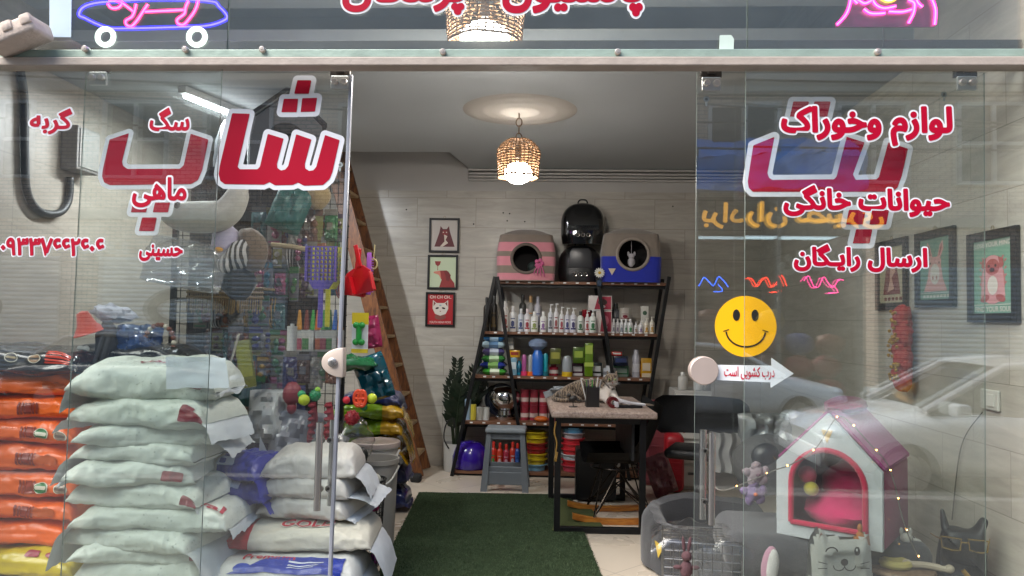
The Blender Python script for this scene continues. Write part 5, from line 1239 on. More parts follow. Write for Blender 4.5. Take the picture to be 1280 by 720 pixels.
ct = thing('cat', 'tabby and white cat lying on the desk looking towards the street', 'cat', (p.x - .02, 6.12, TZ - .002), R(-4))
ct.scale = (.98,) * 3
obj('body', skinmesh('cat', V, E_, Rr), tabby(), ct, 'all')
for s_ in (-1, 1):
    b = BM(); el(b, (.169 + s_ * .024, -.146, .197), (.0105, .006, .009)); e = obj('eye', b, mat('#8a9a5a', .1, coat=1), ct, 'all')
    b = BM(); el(b, (.169 + s_ * .024, -.1515, .197), (.004, .003, .008)); obj('pupil', b, mat('#050505', .1), e, 'all')
    b = BM()
    for k in range(3): tb(b, [(.17 + s_ * .016, -.15, .17), (.17 + s_ * .06, -.152, .175 - .012 * k)], .0006, 4)
    obj('whisker', b, mat('#d0d0d0', .4), ct)
b = BM(); el(b, (.17, -.154, .175), (.006, .005, .005)); obj('nose', b, mat('#8a4a44', .4), ct, 'all')
b = BM()
for s_ in (-1, 1): tb(b, curve_pts([(.17, -.1535, .168), (.17 + s_ * .008, -.152, .162), (.17 + s_ * .016, -.149, .164)], 3), .0011, 5)
obj('mouth', b, mat('#2a1a18', .6), ct)
p = at(712, 483, 6.35); b = BM(); bx(b, (0, 0, .06), (.34, .2, .012), rot=(R(-12), 0, R(8))); bx(b, (.02, .02, .075), (.3, .18, .01), rot=(R(-12), 0, R(-4))); bx(b, (-.14, -.06, .05), (.15, .012, .05), rot=(0, R(-22), 0))
solo('stack_of_leaflets', b, mat('#8a9094', .3, coat=.4), 'grey leaflets stacked on the desk behind the back of the cat', 'paper', (p.x, 6.42, TZ))

# ================================================================== rocking chair beside the desk
rk = thing('rocking_chair', 'black shell rocking chair on wire legs and wooden rockers behind the desk', 'chair', (at(770, 640, 6.0).x, 5.98, 0), R(4))
RW = woodmat('rocker_wood', '#8a4e1a', '#b87830', (2, 14, 14), .35)
def rk_z(x): return .022 + .16 * (x + .05) ** 2 if x > -.05 else .022 + .42 * (x + .05) ** 2
for y in (-.2, .2):
    b = BM(); xs_ = np.linspace(-.36, .42, 22)
    for i in range(len(xs_) - 1):
        a, c = xs_[i], xs_[i + 1]; za, zc = rk_z(a), rk_z(c)
        vs = [b.verts.new((x, y + dy, z + dz)) for x, z in ((a, za), (c, zc)) for dy in (-.02, .02) for dz in (-.02, .02)]
        for f in ((0, 1, 5, 4), (3, 2, 6, 7), (1, 3, 7, 5), (2, 0, 4, 6)): b.faces.new([vs[k] for k in f])
        if i == 0: b.faces.new([vs[k] for k in (0, 2, 3, 1)])
        if i == len(xs_) - 2: b.faces.new([vs[k] for k in (4, 5, 7, 6)])
    obj('rocker', b, RW, rk)
b = BM()
for y in (-.2, .2):
    for x in (-.2, .24):
        for t in (-1, 1): tb(b, [(x, y, rk_z(x) + .015), (x * .25 + t * .07, y * .35 + t * .02, .4)], .0065, 6)
    tb(b, [(-.2, y, rk_z(-.2) + .06), (.06, 0, .3), (.24, y, rk_z(.24) + .06)], .0055, 6)
for s_ in (-1, 1): tb(b, [(s_ * .2 + .02, -.2, .08), (0, 0, .26), (s_ * .2 + .02, .2, .08)], .0055, 6)
tb(b, [(.2 * math.cos(a), .16 * math.sin(a), .395) for a in np.linspace(0, 2 * PI, 20, False)], .006, 6, True)
obj('wire_base', b, mat('#2c2620', .3, .8), rk, True)
b = BM()
def shell(u, v):      # u across, v from seat front to back top
    y = (u - .5) * .56; sd = abs(u - .5) * 2
    if v < .5: t = v / .5; x = -.26 + .42 * t; z = .43 - .03 * math.sin(t * PI)
    else: t = (v - .5) / .5; x = .16 + .19 * t; z = .43 + .44 * t ** 1.1
    z += .11 * sd ** 3 * (1 if v < .6 else 1 - (v - .6)); x -= .1 * sd ** 3 * (1 if v > .5 else 0)
    return Vector((x, y * (1 - .18 * max(0, v - .7) / .3), z + .035 * math.sin(v * 6)))
gr(b, shell, 18, 22); bmesh.ops.solidify(b, geom=list(b.faces), thickness=.012)
obj('seat_shell', b, mat('#09090a', .55, var=.2), rk, True)
b = BM(); bx(b, (0, 0, .23), (.34, .2, .42), bev=.01); bx(b, (0, -.102, .25), (.28, .006, .3), mi=0)
solo('computer_tower', b, mat('#0b0b0d', .35), 'black computer tower under the desk beside the wire chair legs', 'computer', (at(745, 560, 6.5).x, 6.56, .0), 0, None, False)
# ================================================================== grey step stool
D_ = 6.78; p = at(631, 612, D_)
ht = at(631, 536, D_).z
st = thing('step_stool', 'grey plastic step stool standing in front of the bottom shelf', 'stool', (p.x, D_ + .12, 0), R(-1))
GP = mat('#62676b', .5, var=.06)
b = BM(); bx(b, (0, 0, ht - .02), (.36, .25, .045), bev=.015, seg=3); obj('seat', b, mat('#7c8286', .45, var=.05), st)
def slant(b, x0, x1, y0, y1, z0, z1, w, d):
    dirv = Vector((x1 - x0, y1 - y0, z1 - z0)); 
    vs = []
    for (x, y, z, k) in ((x0, y0, z0, 1.35), (x1, y1, z1, 1)):
        vs += [b.verts.new((x + a * w * k / 2, y + c * d * k / 2, z)) for a, c in ((-1, -1), (1, -1), (1, 1), (-1, 1))]
    b.faces.new(vs[:4][::-1]); b.faces.new(vs[4:])
    for k in range(4): b.faces.new((vs[k], vs[(k + 1) % 4], vs[4 + (k + 1) % 4], vs[4 + k]))
for sx in (-1, 1):
    for sy in (-1, 1):
        b = BM(); slant(b, sx * .185, sx * .148, sy * .13, sy * .09, 0, ht - .035, .042, .03); obj('leg', b, GP, st)
for sy in (-1, 1):
    b = BM(); bx(b, (0, sy * .108, .19), (.32, .022, .055), bev=.006); bx(b, (0, sy * .122, .115), (.335, .012, .11), bev=.004, taper=(.95, 1)); obj('cross_brace', b, GP, st)
    b = BM(); bx(b, (0, sy * .09, ht - .07), (.28, .02, .06), bev=.006); obj('apron', b, GP, st)
for sx in (-1, 1):
    b = BM(); bx(b, (sx * .168, 0, .19), (.022, .2, .055), bev=.006); obj('side_brace', b, GP, st)
# ================================================================== plant
D_ = 7.66; p = at(570, 590, D_); 
pt = thing('potted_plant', 'tall dark leaved plant in a round white pot by the back wall', 'plant', (p.x, D_, 0))
b = BM(); lt(b, [(0, 0), (.115, 0), (.125, .02), (.13, .26), (.133, .28), (.122, .28), (.12, .24), (0, .24)], n=32); obj('pot', b, mat('#b4b2ac', .35, var=.05), pt, True)
b = BM(); lt(b, [(0, .245), (.118, .24)], n=20); obj('soil', b, mat('#1c140e', 1, bump=.6), pt)
b = BM()
for k, (lx, ly, hh, cv) in enumerate([(-.12, -.02, .72, .1), (-.03, .03, .86, .02), (.06, -.03, .78, .12), (.12, .02, .6, .2), (.16, -.04, .84, .1), (-.06, -.06, .55, .06), (.2, .02, .66, .05), (.02, -.08, .6, .03)]):
    b2_ = lx * 1.0; pts = curve_pts([(lx * .25, ly * .4, .24), (lx * .5, ly, .24 + hh * .4), (lx * .9 + cv * .3, ly * 1.3, .24 + hh * .75), (lx + cv, ly * 1.4, .24 + hh)], 6)
    tb(b, pts, [.011 * (1 - .75 * i / len(pts)) for i in range(len(pts))], 6, mi=1)
    for i in range(5, len(pts) - 1):
        d = (pts[i + 1] - pts[i - 1]).normalized()
        for s_ in (-1, 1):
            for sub in (.2,):
                base = pts[i].lerp(pts[i + 1], sub); side = Vector((s_, rnd.uniform(-.5, .5), 0)).normalized(); L = .13 * (1 - .35 * i / len(pts)) * rnd.uniform(.85, 1.15)
                dv = (side * .75 + d * .75).normalized(); nv_ = d.cross(side).normalized(); w_ = dv.cross(nv_).normalized() * L * .2
                vs = [b.verts.new(base), b.verts.new(base + dv * L * .45 + w_), b.verts.new(base + dv * L), b.verts.new(base + dv * L * .45 - w_)]; b.faces.new(vs)
obj('foliage', b, [mat('#0f1d0e', .35, var=.4, scale=20, coat=.3), mat('#1c2a14', .5)], pt)
b = BM(); tb(b, curve_pts([(0, 0, 0), (-.05, 0, .1), (-.03, 0, .24), (.04, 0, .3), (.05, -.01, .2)], 6), .007)
solo('black_lead', b, mat('#101010', .6), 'black lead looping up beside the white plant pot', 'lead', (p.x - .06, D_ - .135, .24))
# ================================================================== ladder
LWd = woodmat('ladder_wood', '#4a2812', '#7c4c26', (14, 14, 3), .5)
f0 = atz(519, 600, 0); tpz = ZC + .15
ld = thing('ladder', 'old brown wooden ladder leaning up to the loft opening', 'ladder', (f0.x, 7.22, 0)); tp_ = at(408, 170, 7.22)
dx_ = (tp_.x - f0.x) * (tpz / tp_.z)
for y in (0, .42):
    b = BM(); L = math.hypot(dx_, tpz); bx(b, (dx_ / 2, y, tpz / 2 + .01), (.15, .036, L), rot=Matrix.Rotation(math.atan2(dx_, tpz), 3, 'Y'), bev=.004); obj('side_rail', b, LWd, ld)
for k in range(11):
    t = (k + .75) / 11.5; b = BM(); bx(b, (dx_ * t, .21, tpz * t), (.15, .39, .028), bev=.004); obj('tread', b, woodmat('tread_wood', '#8a7050', '#ae9670', (3, 14, 14), .6), ld)
b = BM(); bx(b, (0, 0, .035), (.1, .12, .07), bev=.02)
solo('spotted_cloth_pad', b, mat('#161616', .8, var=.9, scale=60), 'black and white spotted cloth pad under the foot of the ladder', 'cloth', (f0.x + .02, 7.1, 0))
# ================================================================== back right corner
CR = 7.2
def onf(px, py): return atz(px, py, 0)
dr_ = thing('drawer_tower', 'white plastic drawer tower standing in the back right corner', 'drawers', (at(868, 560, 7.0).x, 7.05, 0))
w = .34
b = BM(); bx(b, (0, .18, .45), (w, .34, .9), bev=.01); obj('cabinet', b, mat('#b4b2ac', .45, var=.05), dr_)
for k in range(4):
    b = BM(); bx(b, (0, .0, .125 + k * .215), (w - .02, .03, .19), bev=.008); d = obj('drawer', b, mat('#c0beb8', .4, var=.06), dr_)
    b = BM(); bx(b, (0, -.02, .15 + k * .215), (.1, .02, .022), bev=.005); obj('handle', b, mat('#55524e', .4), d)
for k, (x, h, c, lb) in enumerate([(-.09, .16, '#b9b7b0', 'white tub'), (.05, .22, '#c9c8c4', 'tall white bottle'), (.12, .13, '#8a8880', 'grey jar')]):
    goods('bottle', lb + ' standing on top of the white drawer tower', 'bottle', at(868, 560, 7.0).x + x, 7.1, .902, .045, h, 'cap', c, c, '#d0d0cc', None)
def carrier(label, px, py, Dd, w, d, h, c, rz, tilt=0):
    t = thing('pet_carrier', label, 'pet carrier', (at(px, py, Dd).x, Dd, 0), rz)
    b = BM(); bx(b, (0, 0, h / 2), (w, d, h), bev=.06, seg=4); o = obj('shell', b, mat(c, .45, var=.15), t, True)
    b = BM()
    for k in range(6): bx(b, (0, -d / 2 - .004, .12 + k * (h - .22) / 6), (w * .66, .014, .018), bev=.004)
    bx(b, (0, -d / 2 - .002, h * .5), (w * .74, .012, h * .78), bev=.004); obj('door_panel', b, mat(c, .5, var=.2), t)
    b = BM(); tb(b, curve_pts([(-.09, 0, h - .005), (-.07, 0, h + .045), (.07, 0, h + .045), (.09, 0, h - .005)], 4), .012, 6); obj('handle', b, mat(c, .5), t, 'all')
    return t
carrier('dull pink pet carrier standing upright behind the rocking chair', 823, 560, 7.35, .36, .38, .72, '#7a3a40', R(3))
carrier('red pet carrier beside the white drawers', 842, 590, 7.05, .17, .36, .52, '#9a1420', R(-6))
t = thing('bagged_cushion', 'pink cushion in clear plastic leaning by the desk', 'cushion', (at(826, 570, 6.7).x, 6.7, 0), R(8))
b = BM(); bag(b, (0, 0, .2), (.36, .22, .12), 3, rot=(R(90), R(70), 0), nz=.3); obj('cushion', b, mat('#6e343c', .3, coat=.3), t, True)
# black swivel chair seen through the right door
D_ = 6.1; p = at(878, 560, D_)
sw = thing('swivel_chair', 'black padded swivel chair at the back behind the right door', 'chair', (at(872, 560, D_).x, D_, 0), R(-20))
b = BM(); bx(b, (-.02, 0, .5), (.42, .42, .08), bev=.04, seg=4); obj('seat', b, mat('#0e0e10', .5, bump=.2), sw, True)
b = BM(); gr(b, lambda u, v: Vector(((u - .5) * .78 * (1 - .22 * (2 * v - 1) ** 4), .19 + .12 * (2 * u - 1) ** 2 * -1 + .05 * v, .62 + .3 * v)), 14, 12); bmesh.ops.solidify(b, geom=list(b.faces), thickness=.06); obj('backrest', b, mat('#0e0e10', .5, bump=.2), sw, True)
b = BM(); cy(b, (0, 0, .1), (0, 0, .48), .028); obj('column', b, mat('#2a2a2c', .3, .8), sw, True)
for k in range(5):
    a = k * 2 * PI / 5; b = BM(); tb(b, [(0, 0, .13), (.28 * math.cos(a), .28 * math.sin(a), .07)], [.03, .018], 8); l = obj('leg', b, mat('#121214', .5), sw, True)
    b = BM(); el(b, (.28 * math.cos(a), .28 * math.sin(a), .032), (.03, .024, .031)); obj('castor', b, mat('#0c0c0c', .5), l, True)
# ================================================================== lower right display behind the glass
FELT = lambda c: mat(c, .95, var=.16, scale=25, bump=.4, bscale=150, sheen=.25)
# grey domed pet bed with a dark round mouth
D_ = 4.75; p = at(884, 660, D_)
bd = thing('pet_bed', 'charcoal pet bed with a round sunken mouth and a yellow triangle label', 'pet bed', (1.0, 4.87, 0), R(-12))
b = BM()
lt(b, [(0, .0), (.36, .0), (.40, .03), (.405, .14), (.385, .3), (.34, .36), (.285, .345), (.255, .27), (.25, .12), (0, .08)], n=80, rot=(R(4), 0, 0))
for v in b.verts: v.co += Vector((1, .6, .8)) * (.03 * noise.noise(v.co * 4) + .012 * noise.noise(v.co * 11)); v.co.z = max(v.co.z - .12 * max(0, -v.co.y - .1) * (1 if v.co.z > .2 else 0), .001)
obj('bolster', b, FELT('#29292c'), bd, True)
b = BM(); pz(b, [(-.05, .05), (.05, .05), (0, -.06)], -.004, .0); obj('label_patch', b, mat('#b89a2c', .6), bd).location = (-.26, -.3, .17); bd.children[-1].rotation_euler = (R(-8), 0, R(-40))
# big grey cushion platform of stacked beds
D_ = 4.25; zt = .44
pf = thing('bed_cushion', 'large dark grey pet cushion under the pink pet house, the upper of two', 'pet bed', (1.44, 4.2, .222), R(-5))
b = BM(); bx(b, (0, 0, .1085), (1.0, .62, .215), bev=.08, seg=5)
for v in b.verts: v.co += v.co.normalized() * .02 * noise.noise(v.co * 6)
obj('cushion', b, FELT('#3c3b3e'), pf, True)
b = BM(); bx(b, (0, 0, .112), (1.05, .64, .222), bev=.08, seg=5)
for v in b.verts: v.co += v.co.normalized() * .02 * noise.noise(v.co * 5 + Vector((3, 0, 0)))
b2o = solo('bed_cushion', b, FELT('#333235'), 'large dark grey pet cushion on the floor, lower of two below the pink house', 'pet bed', (1.36, 4.22, 0), R(2))
# the pink and white fabric house
D_ = 3.98; s = D_ / F_PX
hp = [at(x, y, D_) for x, y in ((968, 655), (1092, 681), (1097, 590), (1012, 514), (961, 568))]
base = at(1030, 668, D_)
hz_ = thing('pet_house', 'pink and white fabric pet house with an arched door and cushions inside', 'pet house', (1.56, 4.106, zt))
rzh = -35
hz_.rotation_euler = (R(0), R(0), R(rzh))
Wd, Hw, Ha, Dp = .5, .37, .63, .6
WHF = FELT('#b4b6b8'); MAG = FELT('#8a0c48'); PNK = FELT('#92246a'); HOT = FELT('#b81a58')
def arch(w, h, n=18): return [(-w, .0)] + [(-w * math.cos(a), h + w * math.sin(a)) for a in np.linspace(0, PI, n)] + [(w, .0)]
out = [(-Wd / 2, 0), (-Wd / 2, Hw), (0, Ha), (Wd / 2, Hw), (Wd / 2, 0)]
# front wall with the arched hole
b = BM(); A = [(x * 1, z + .075) for x, z in arch(.175, .2)]
def between(u):   # outer outline matching arch parameter
    seq = [(-Wd / 2, .075), (-Wd / 2, Hw), (0, Ha), (Wd / 2, Hw), (Wd / 2, .075)]; L = [math.dist(seq[i], seq[i + 1]) for i in range(4)]; d = u * sum(L)
    for i in range(4):
        if d <= L[i] + 1e-9: t = d / L[i]; return (seq[i][0] * (1 - t) + seq[i + 1][0] * t, seq[i][1] * (1 - t) + seq[i + 1][1] * t)
        d -= L[i]
    return seq[-1]
n = len(A); O = [between(i / (n - 1)) for i in range(n)]
# keep the corners crisp
def snap(pt):
    for k, q_ in enumerate(O):
        pass
for tgt in ((-Wd / 2, Hw), (0, Ha), (Wd / 2, Hw)):
    k = min(range(n), key=lambda i: math.dist(O[i], tgt)); O[k] = tgt
for y0, y1 in ((-Dp / 2, -Dp / 2 + .035),):
    fa = [b.verts.new((x, y0, z)) for x, z in A]; fo = [b.verts.new((x, y0, z)) for x, z in O]; ba = [b.verts.new((x, y1, z)) for x, z in A]; bo = [b.verts.new((x, y1, z)) for x, z in O]
    for i in range(n - 1):
        b.faces.new((fo[i], fo[i + 1], fa[i + 1], fa[i])); b.faces.new((bo[i + 1], bo[i], ba[i], ba[i + 1])); b.faces.new((fa[i], fa[i + 1], ba[i + 1], ba[i])); b.faces.new((fo[i + 1], fo[i], bo[i], bo[i + 1]))
bx(b, (0, -Dp / 2 + .0175, .037), (Wd, .035, .076), bev=.004)
bmesh.ops.recalc_face_normals(b, faces=list(b.faces)); obj('front_wall', b, WHF, hz_)
b = BM(); tb(b, [(x, -Dp / 2 - .004, z) for x, z in A], .014, 8); tb(b, [(-.175, -Dp / 2 - .004, .075), (.175, -Dp / 2 - .004, .075)], .014, 8); obj('arch_trim', b, FELT('#b0103c'), hz_, True)
b = BM()
for sx in (-1, 1): bx(b, (sx * (Wd / 2 - .012), .02, Hw / 2), (.03, Dp - .06, Hw), bev=.01)
bx(b, (0, Dp / 2 - .02, Hw / 2), (Wd - .06, .03, Hw), bev=.01); bx(b, (0, .02, .02), (Wd - .06, Dp - .08, .03)); obj('side_wall', b, MAG, hz_, True)
b = BM(); pz(b, [(-Wd / 2 + .03, Hw), (0, Ha - .02), (Wd / 2 - .03, Hw)], Dp / 2 - .035, Dp / 2 - .005); obj('back_gable', b, MAG, hz_)
for sx, mm in ((-1, PNK), (1, PNK)):
    b = BM(); a0 = Vector((0, 0, Ha)); a1 = Vector((sx * Wd / 2, 0, Hw)); nrm = Vector((sx * (Ha - Hw), 0, Wd / 2)).normalized() * .03
    vs = [b.verts.new(q_ + Vector((0, y, 0))) for y in (-Dp / 2 + .036, Dp / 2 + .02) for q_ in (a0 + Vector((0, 0, .002)), a1 + Vector((sx * .002, 0, 0)), a1 + nrm * .6, a0 + nrm * .6)]
    for f in ((0, 1, 2, 3), (7, 6, 5, 4), (0, 4, 5, 1), (1, 5, 6, 2), (2, 6, 7, 3), (3, 7, 4, 0)): b.faces.new([vs[k] for k in f])
    bmesh.ops.recalc_face_normals(b, faces=list(b.faces)); bmesh.ops.bevel(b, geom=list(b.edges), offset=.009, segments=3, affect='EDGES'); obj('roof_panel', b, mm, hz_, True)
b = BM(); el(b, (0, .04, Ha + .015), (.1, .2, .05), nz=.15); obj('ridge_cushion', b, FELT('#6a1238'), hz_, True)
b = BM(); el(b, (.02, -.06, .12), (.19, .2, .1), nz=.25, seed=2); el(b, (.05, .03, .22), (.17, .12, .14), nz=.25, seed=5); obj('inner_cushion', b, FELT('#c0205c'), hz_, True)
b = BM(); el(b, (-.125, -.2, .3), (.046, .04, .046)); obj('pink_ball', b, FELT('#b0485e'), hz_, True)
b = BM(); el(b, (-.1, -.22, .235), (.038, .036, .036)); obj('yellow_ball', b, FELT('#a89a2c'), hz_, True)
b = BM(); pz(b, [(-.028, .03), (.028, .03), (0, -.035)], -Dp / 2 - .004, -Dp / 2); obj('label_patch', b, mat('#c0963a', .5), hz_).location = (0, 0, Ha - .11)
# cat face cushion
D_ = 3.69
cf = thing('cat_face_cushion', 'pale grey cushion shaped like a winking cat under the pink pet house', 'cushion', (at(1048, 700, D_).x, D_, .0), R(6))
zt2 = at(1048, 672, D_).z
b = BM()
S_, lo_, rs_ = outline_sdf('catface', [[(-.16, 0), (.16, 0), (.175, .08), (.15, zt2 - .06), (.13, zt2 + .035), (.075, zt2), (-.06, zt2 + .012), (-.1, zt2 + .055), (-.135, zt2 - .01), (-.17, .1)]], .03, .012)
for sg in (-1, 1):
    vs = {}
    nx_, nz_ = S_.shape
    def gv(i, j):
        if (i, j) not in vs:
            d = max(0, -float(S_[i, j])); vs[(i, j)] = b.verts.new((lo_[0] + i * rs_, sg * (.012 + .06 * min(1, d / .09) ** .6), lo_[1] + j * rs_))
        return vs[(i, j)]
    for i in range(nx_ - 1):
        for j in range(nz_ - 1):
            if S_[i, j] <= .004 and S_[i + 1, j] <= .004 and S_[i, j + 1] <= .004 and S_[i + 1, j + 1] <= .004:
                f = [gv(i, j), gv(i + 1, j), gv(i + 1, j + 1), gv(i, j + 1)]; b.faces.new(f if sg < 0 else f[::-1])
obj('cushion', b, FELT('#a09e98'), cf, 'all')
b = BM(); zf = zt2 - .09; yf = -.078
ribbon(b, [(-.07 + .028 * math.cos(a), zf + .045 + .022 * math.sin(a)) for a in np.linspace(.2, PI - .2, 10)], .003, yf, 0, 1e-5)
fl(b, ell(.05, zf + .05, .014, .02), yf); fl(b, ell(-.01, zf + .0, .018, .016), yf)
for s_ in (-1, 1): ribbon(b, [(-.01 + s_ * .026 + .026 * math.cos(a) * -s_, zf - .016 + .022 * math.sin(a)) for a in np.linspace(PI, 2 * PI, 10)], .0026, yf, 0, 1e-5)
for s_ in (-1, 1):
    for k in range(2): ribbon(b, [(s_ * .08 - .01, zf - .01 - .02 * k), (s_ * .12 - .01, zf - .03 * k)], .0018, yf + .006, 0, 1e-5)
fl(b, ell(.048, zf + .056, .004, .007), yf - .001, 1); fl(b, [(.095, zt2 - .005), (.13, zt2 + .022), (.138, zt2 - .03)], yf + .045, 2); fl(b, [(-.115, zt2 - .01), (-.1, zt2 + .035), (-.07, zt2 + .0)], yf + .045, 2)
obj('face', b, [mat('#2a2422', .8), mat('#c9c9c4', .6), mat('#8a6a5a', .8)], cf)
# black french bulldog planter with gilt glasses
D_ = 3.82; p = at(1200, 700, D_)
fbd = thing('bulldog_statue', 'black bulldog head statue with large ears wearing gilt glasses', 'statue', (p.x, D_, .0), R(-18))
zb_ = at(1200, 690, D_).z
b = BM(); V_ = [(0, 0, .0), (0, 0, zb_ - .1), (0, -.01, zb_ + .04), (0, -.05, zb_ + .03), (0, -.1, zb_), (-.062, 0, zb_ + .11), (-.075, 0, zb_ + .2), (.075, 0, zb_ + .1), (.11, 0, zb_ + .175)]
bmk = skinmesh('dog', V_, [(0, 1), (1, 2), (2, 3), (3, 4), (2, 5), (5, 6), (2, 7), (7, 8)], [.11, .12, .105, .085, .05, (.045, .022), (.014, .009), (.055, .024), (.034, .016)])
obj('head', bmk, mat('#08090a', .5, var=.3), fbd, 'all')
b = BM()
for s_ in (-1, 1):
    tb(b, [(s_ * .056 + x * .042, -.125 + abs(s_ * .056 + x * .042) * .12, zb_ + .065 + z * .028) for x, z in ((-1, 1), (1, .9), (.85, -.9), (.2, -1.1), (-.85, -.8))], .0042, 6, True)
    tb(b, [(s_ * .1, -.11, zb_ + .08), (s_ * .125, .0, zb_ + .075)], .003, 6)
tb(b, [(-.016, -.12, zb_ + .075), (.016, -.12, zb_ + .075)], .0035, 6); obj('glasses', b, mat('#c9a860', .25, .9), fbd, True)
b = BM(); tb(b, [(-.01, -.125, zb_ - .05), (.03, -.13, zb_ - .1)], .011, 8); obj('gilt_pipe', b, mat('#b8924a', .3, .8), fbd, True)
# wooden slices with a ring toy
D_ = 3.85; p = at(1125, 708, D_)
ws = thing('wood_slice_table', 'round wood slice table standing between the cat cushion and the black dog', 'table', (p.x, D_, 0))
b = BM(); zz = p.z; lt(b, [(0, zz - .02), (.155, zz - .02), (.16, zz - .01), (.155, zz), (0, zz)], n=28); lt(b, [(.05, zz - .02), (.05, 0), (0, 0)], n=12); obj('top', b, woodmat('slice_wood', '#5a4432', '#8a6e54', (9, 9, 9)), ws, True)
b = BM(); tb(b, [(.055 * math.cos(a), .05 * math.sin(a), .02) for a in np.linspace(0, 2 * PI, 24, False)], .02, 8, True); el(b, (0, 0, .012), (.05, .045, .012))
solo('round_plush_toy', b, mat('#a89a5a', .8, var=.4, scale=14), 'yellow and green round toy lying on the wood slice table', 'toy', (p.x - .03, D_ - .02, zz + .001))
b = BM(); el(b, (0, 0, .055), (.032, .028, .05), nz=.25, seed=3); el(b, (0, -.01, .115), (.03, .026, .026), nz=.2); el(b, (.04, 0, .1), (.035, .012, .012)); el(b, (-.022, 0, .145), (.01, .008, .02)); el(b, (.022, 0, .145), (.01, .008, .02))
solo('white_plush_toy', b, mat('#b9b5ae', .9, bump=.4), 'small white plush toy on the back edge of the wood slice table', 'toy', (p.x + .07, D_ + .09, zz + .001))
b = BM(); tb(b, curve_pts([(-.08, 0, .02), (0, .01, .022), (.09, 0, .016)], 4), .016, 8); el(b, (-.085, 0, .024), (.022, .02, .02)); el(b, (.095, 0, .02), (.022, .02, .02))
solo('chew_bone', b, mat('#a89a86', .7), 'pale knotted chew bone lying to the right on the wood slice table', 'toy', (p.x + .1, D_ - .06, zz + .002), R(-18))
# wire crate in plastic, bunny toy
D_ = 3.95; p = at(880, 690, D_)
cg = thing('wire_crate', 'chrome wire crate wrapped in clear plastic in front of the charcoal pet bed', 'crate', (p.x + .0, D_ + .1, 0), R(-7)); zc_ = at(880, 676, D_).z
b = BM(); w2, d2 = .19, .16
for z in [zc_ - k * .042 for k in range(8) if zc_ - k * .042 > .01]: tb(b, [(-w2, -d2, z), (w2, -d2, z), (w2, d2, z), (-w2, d2, z)], .0032, 6, True)
for k in range(9): x = -w2 + 2 * w2 * k / 8; tb(b, [(x, -d2 - .004, .01), (x, -d2 - .004, zc_)], .0028, 6); tb(b, [(x, d2, .01), (x, d2, zc_)], .0028, 6)
for k in range(7): y = -d2 + 2 * d2 * k / 6; tb(b, [(-w2, y, .01), (-w2, y, zc_), (w2, y, zc_), (w2, y, .01)], .0028, 6)
obj('wire_cage', b, mat('#7d7d7d', .3, 1), cg, True)
b = BM(); gr(b, lambda u, v: Vector(((u - .5) * .5 + .02 * noise.noise(Vector((v * 5, u * 5, 1))), -.2 + .42 * v, zc_ + .015 + .035 * noise.noise(Vector((u * 6, v * 6, 2))) - .5 * max(0, abs(u - .5) - .42) - .6 * max(0, .1 - v) * 3)), 30, 24)
PLAS = glassy(.045, (.93, .93, .93), .03, 'plastic_wrap', .15)
obj('plastic_wrap', b, PLAS, cg, 'all')
b = BM(); el(b, (0, 0, -.03), (.03, .02, .045), nz=.2); el(b, (0, -.005, .035), (.026, .02, .025)); el(b, (-.014, 0, .09), (.009, .006, .04), rot=(0, R(-6), 0)); el(b, (.014, 0, .09), (.009, .006, .04), rot=(0, R(8), 0)); el(b, (-.04, 0, -.02), (.025, .01, .011)); el(b, (.04, 0, -.02), (.025, .01, .011))
solo('rabbit_toy', b, mat('#4a3034', .9, bump=.5), 'dusky red rabbit toy hanging on the front of the wire crate', 'toy', at(858, 704, 3.82))
# bits between the bed and the house
b = BM(); bag(b, (0, 0, 0), (.34, .3, .2), 9, rot=(R(70), 0, R(10)), nz=.3); solo('silver_bag', b, mat('#7a7c7c', .35, .5), 'crumpled silver bag behind the pink pet house', 'bag', at(958, 545, 4.9) + Vector((0, 0, 0)))
t = thing('mesh_carrier', 'dark grey soft carrier with a black mesh window left of the pink pet house', 'pet carrier', at(958, 572, 4.62))
b = BM(); el(b, (0, 0, -.04), (.2, .16, .18), nz=.1); obj('body', b, mat('#3c3b3a', .8, bump=.5, var=.4), t, True)
b = BM(); el(b, (-.04, -.11, .03), (.085, .06, .07), rot=(0, R(-25), 0)); obj('mesh_window', b, mat('#141416', .4), t, True)
b = BM(); gr(b, lambda u, v: Vector(((u - .5) * .24 + .01 * math.sin(v * 9), -.03 - .05 * math.sin(u * PI) + .02 * math.sin(u * 21), -.26 * v + .03)), 30, 14); bmesh.ops.solidify(b, geom=list(b.faces), thickness=.01)
solo('folded_towel', b, mat('#a8a6a2', .9, bump=.3), 'white pleated towel hanging behind the right door handles', 'towel', at(908, 545, 5.2))
for k, (px, py, c, lb) in enumerate([(945, 592, '#8a7a80', 'pale pink and white plush toy left of the pink pet house'), (942, 616, '#6e5a80', 'lilac plush toy with an orange nose left of the pink pet house')]):
    t = thing('plush_toy', lb, 'toy', at(px, py, 4.3))
    b = BM(); el(b, (0, 0, 0), (.05, .04, .045), nz=.35, seed=k)
    for q_ in range(5): el(b, (.052 * math.cos(q_ * 1.26 + .4), -.01, .045 * math.sin(q_ * 1.26 + .4)), (.022, .016, .028), rot=(0, q_, 0), nz=.3, seed=q_)
    obj('body', b, FELT(c), t, True); b = BM(); el(b, (0, -.045, .0), (.012, .01, .01)); obj('nose', b, mat('#b8561c' if k else '#5a3a4a', .6), t, True)
sl_ = thing('plush_slipper', 'pink edged white slipper standing at the bottom beside the cat cushion', 'slipper', at(962, 708, 3.85), R(10))
b = BM(); el(b, (0, 0, 0), (.042, .035, .1), rot=(0, R(8), 0)); obj('sole', b, FELT('#a8788a'), sl_, True)
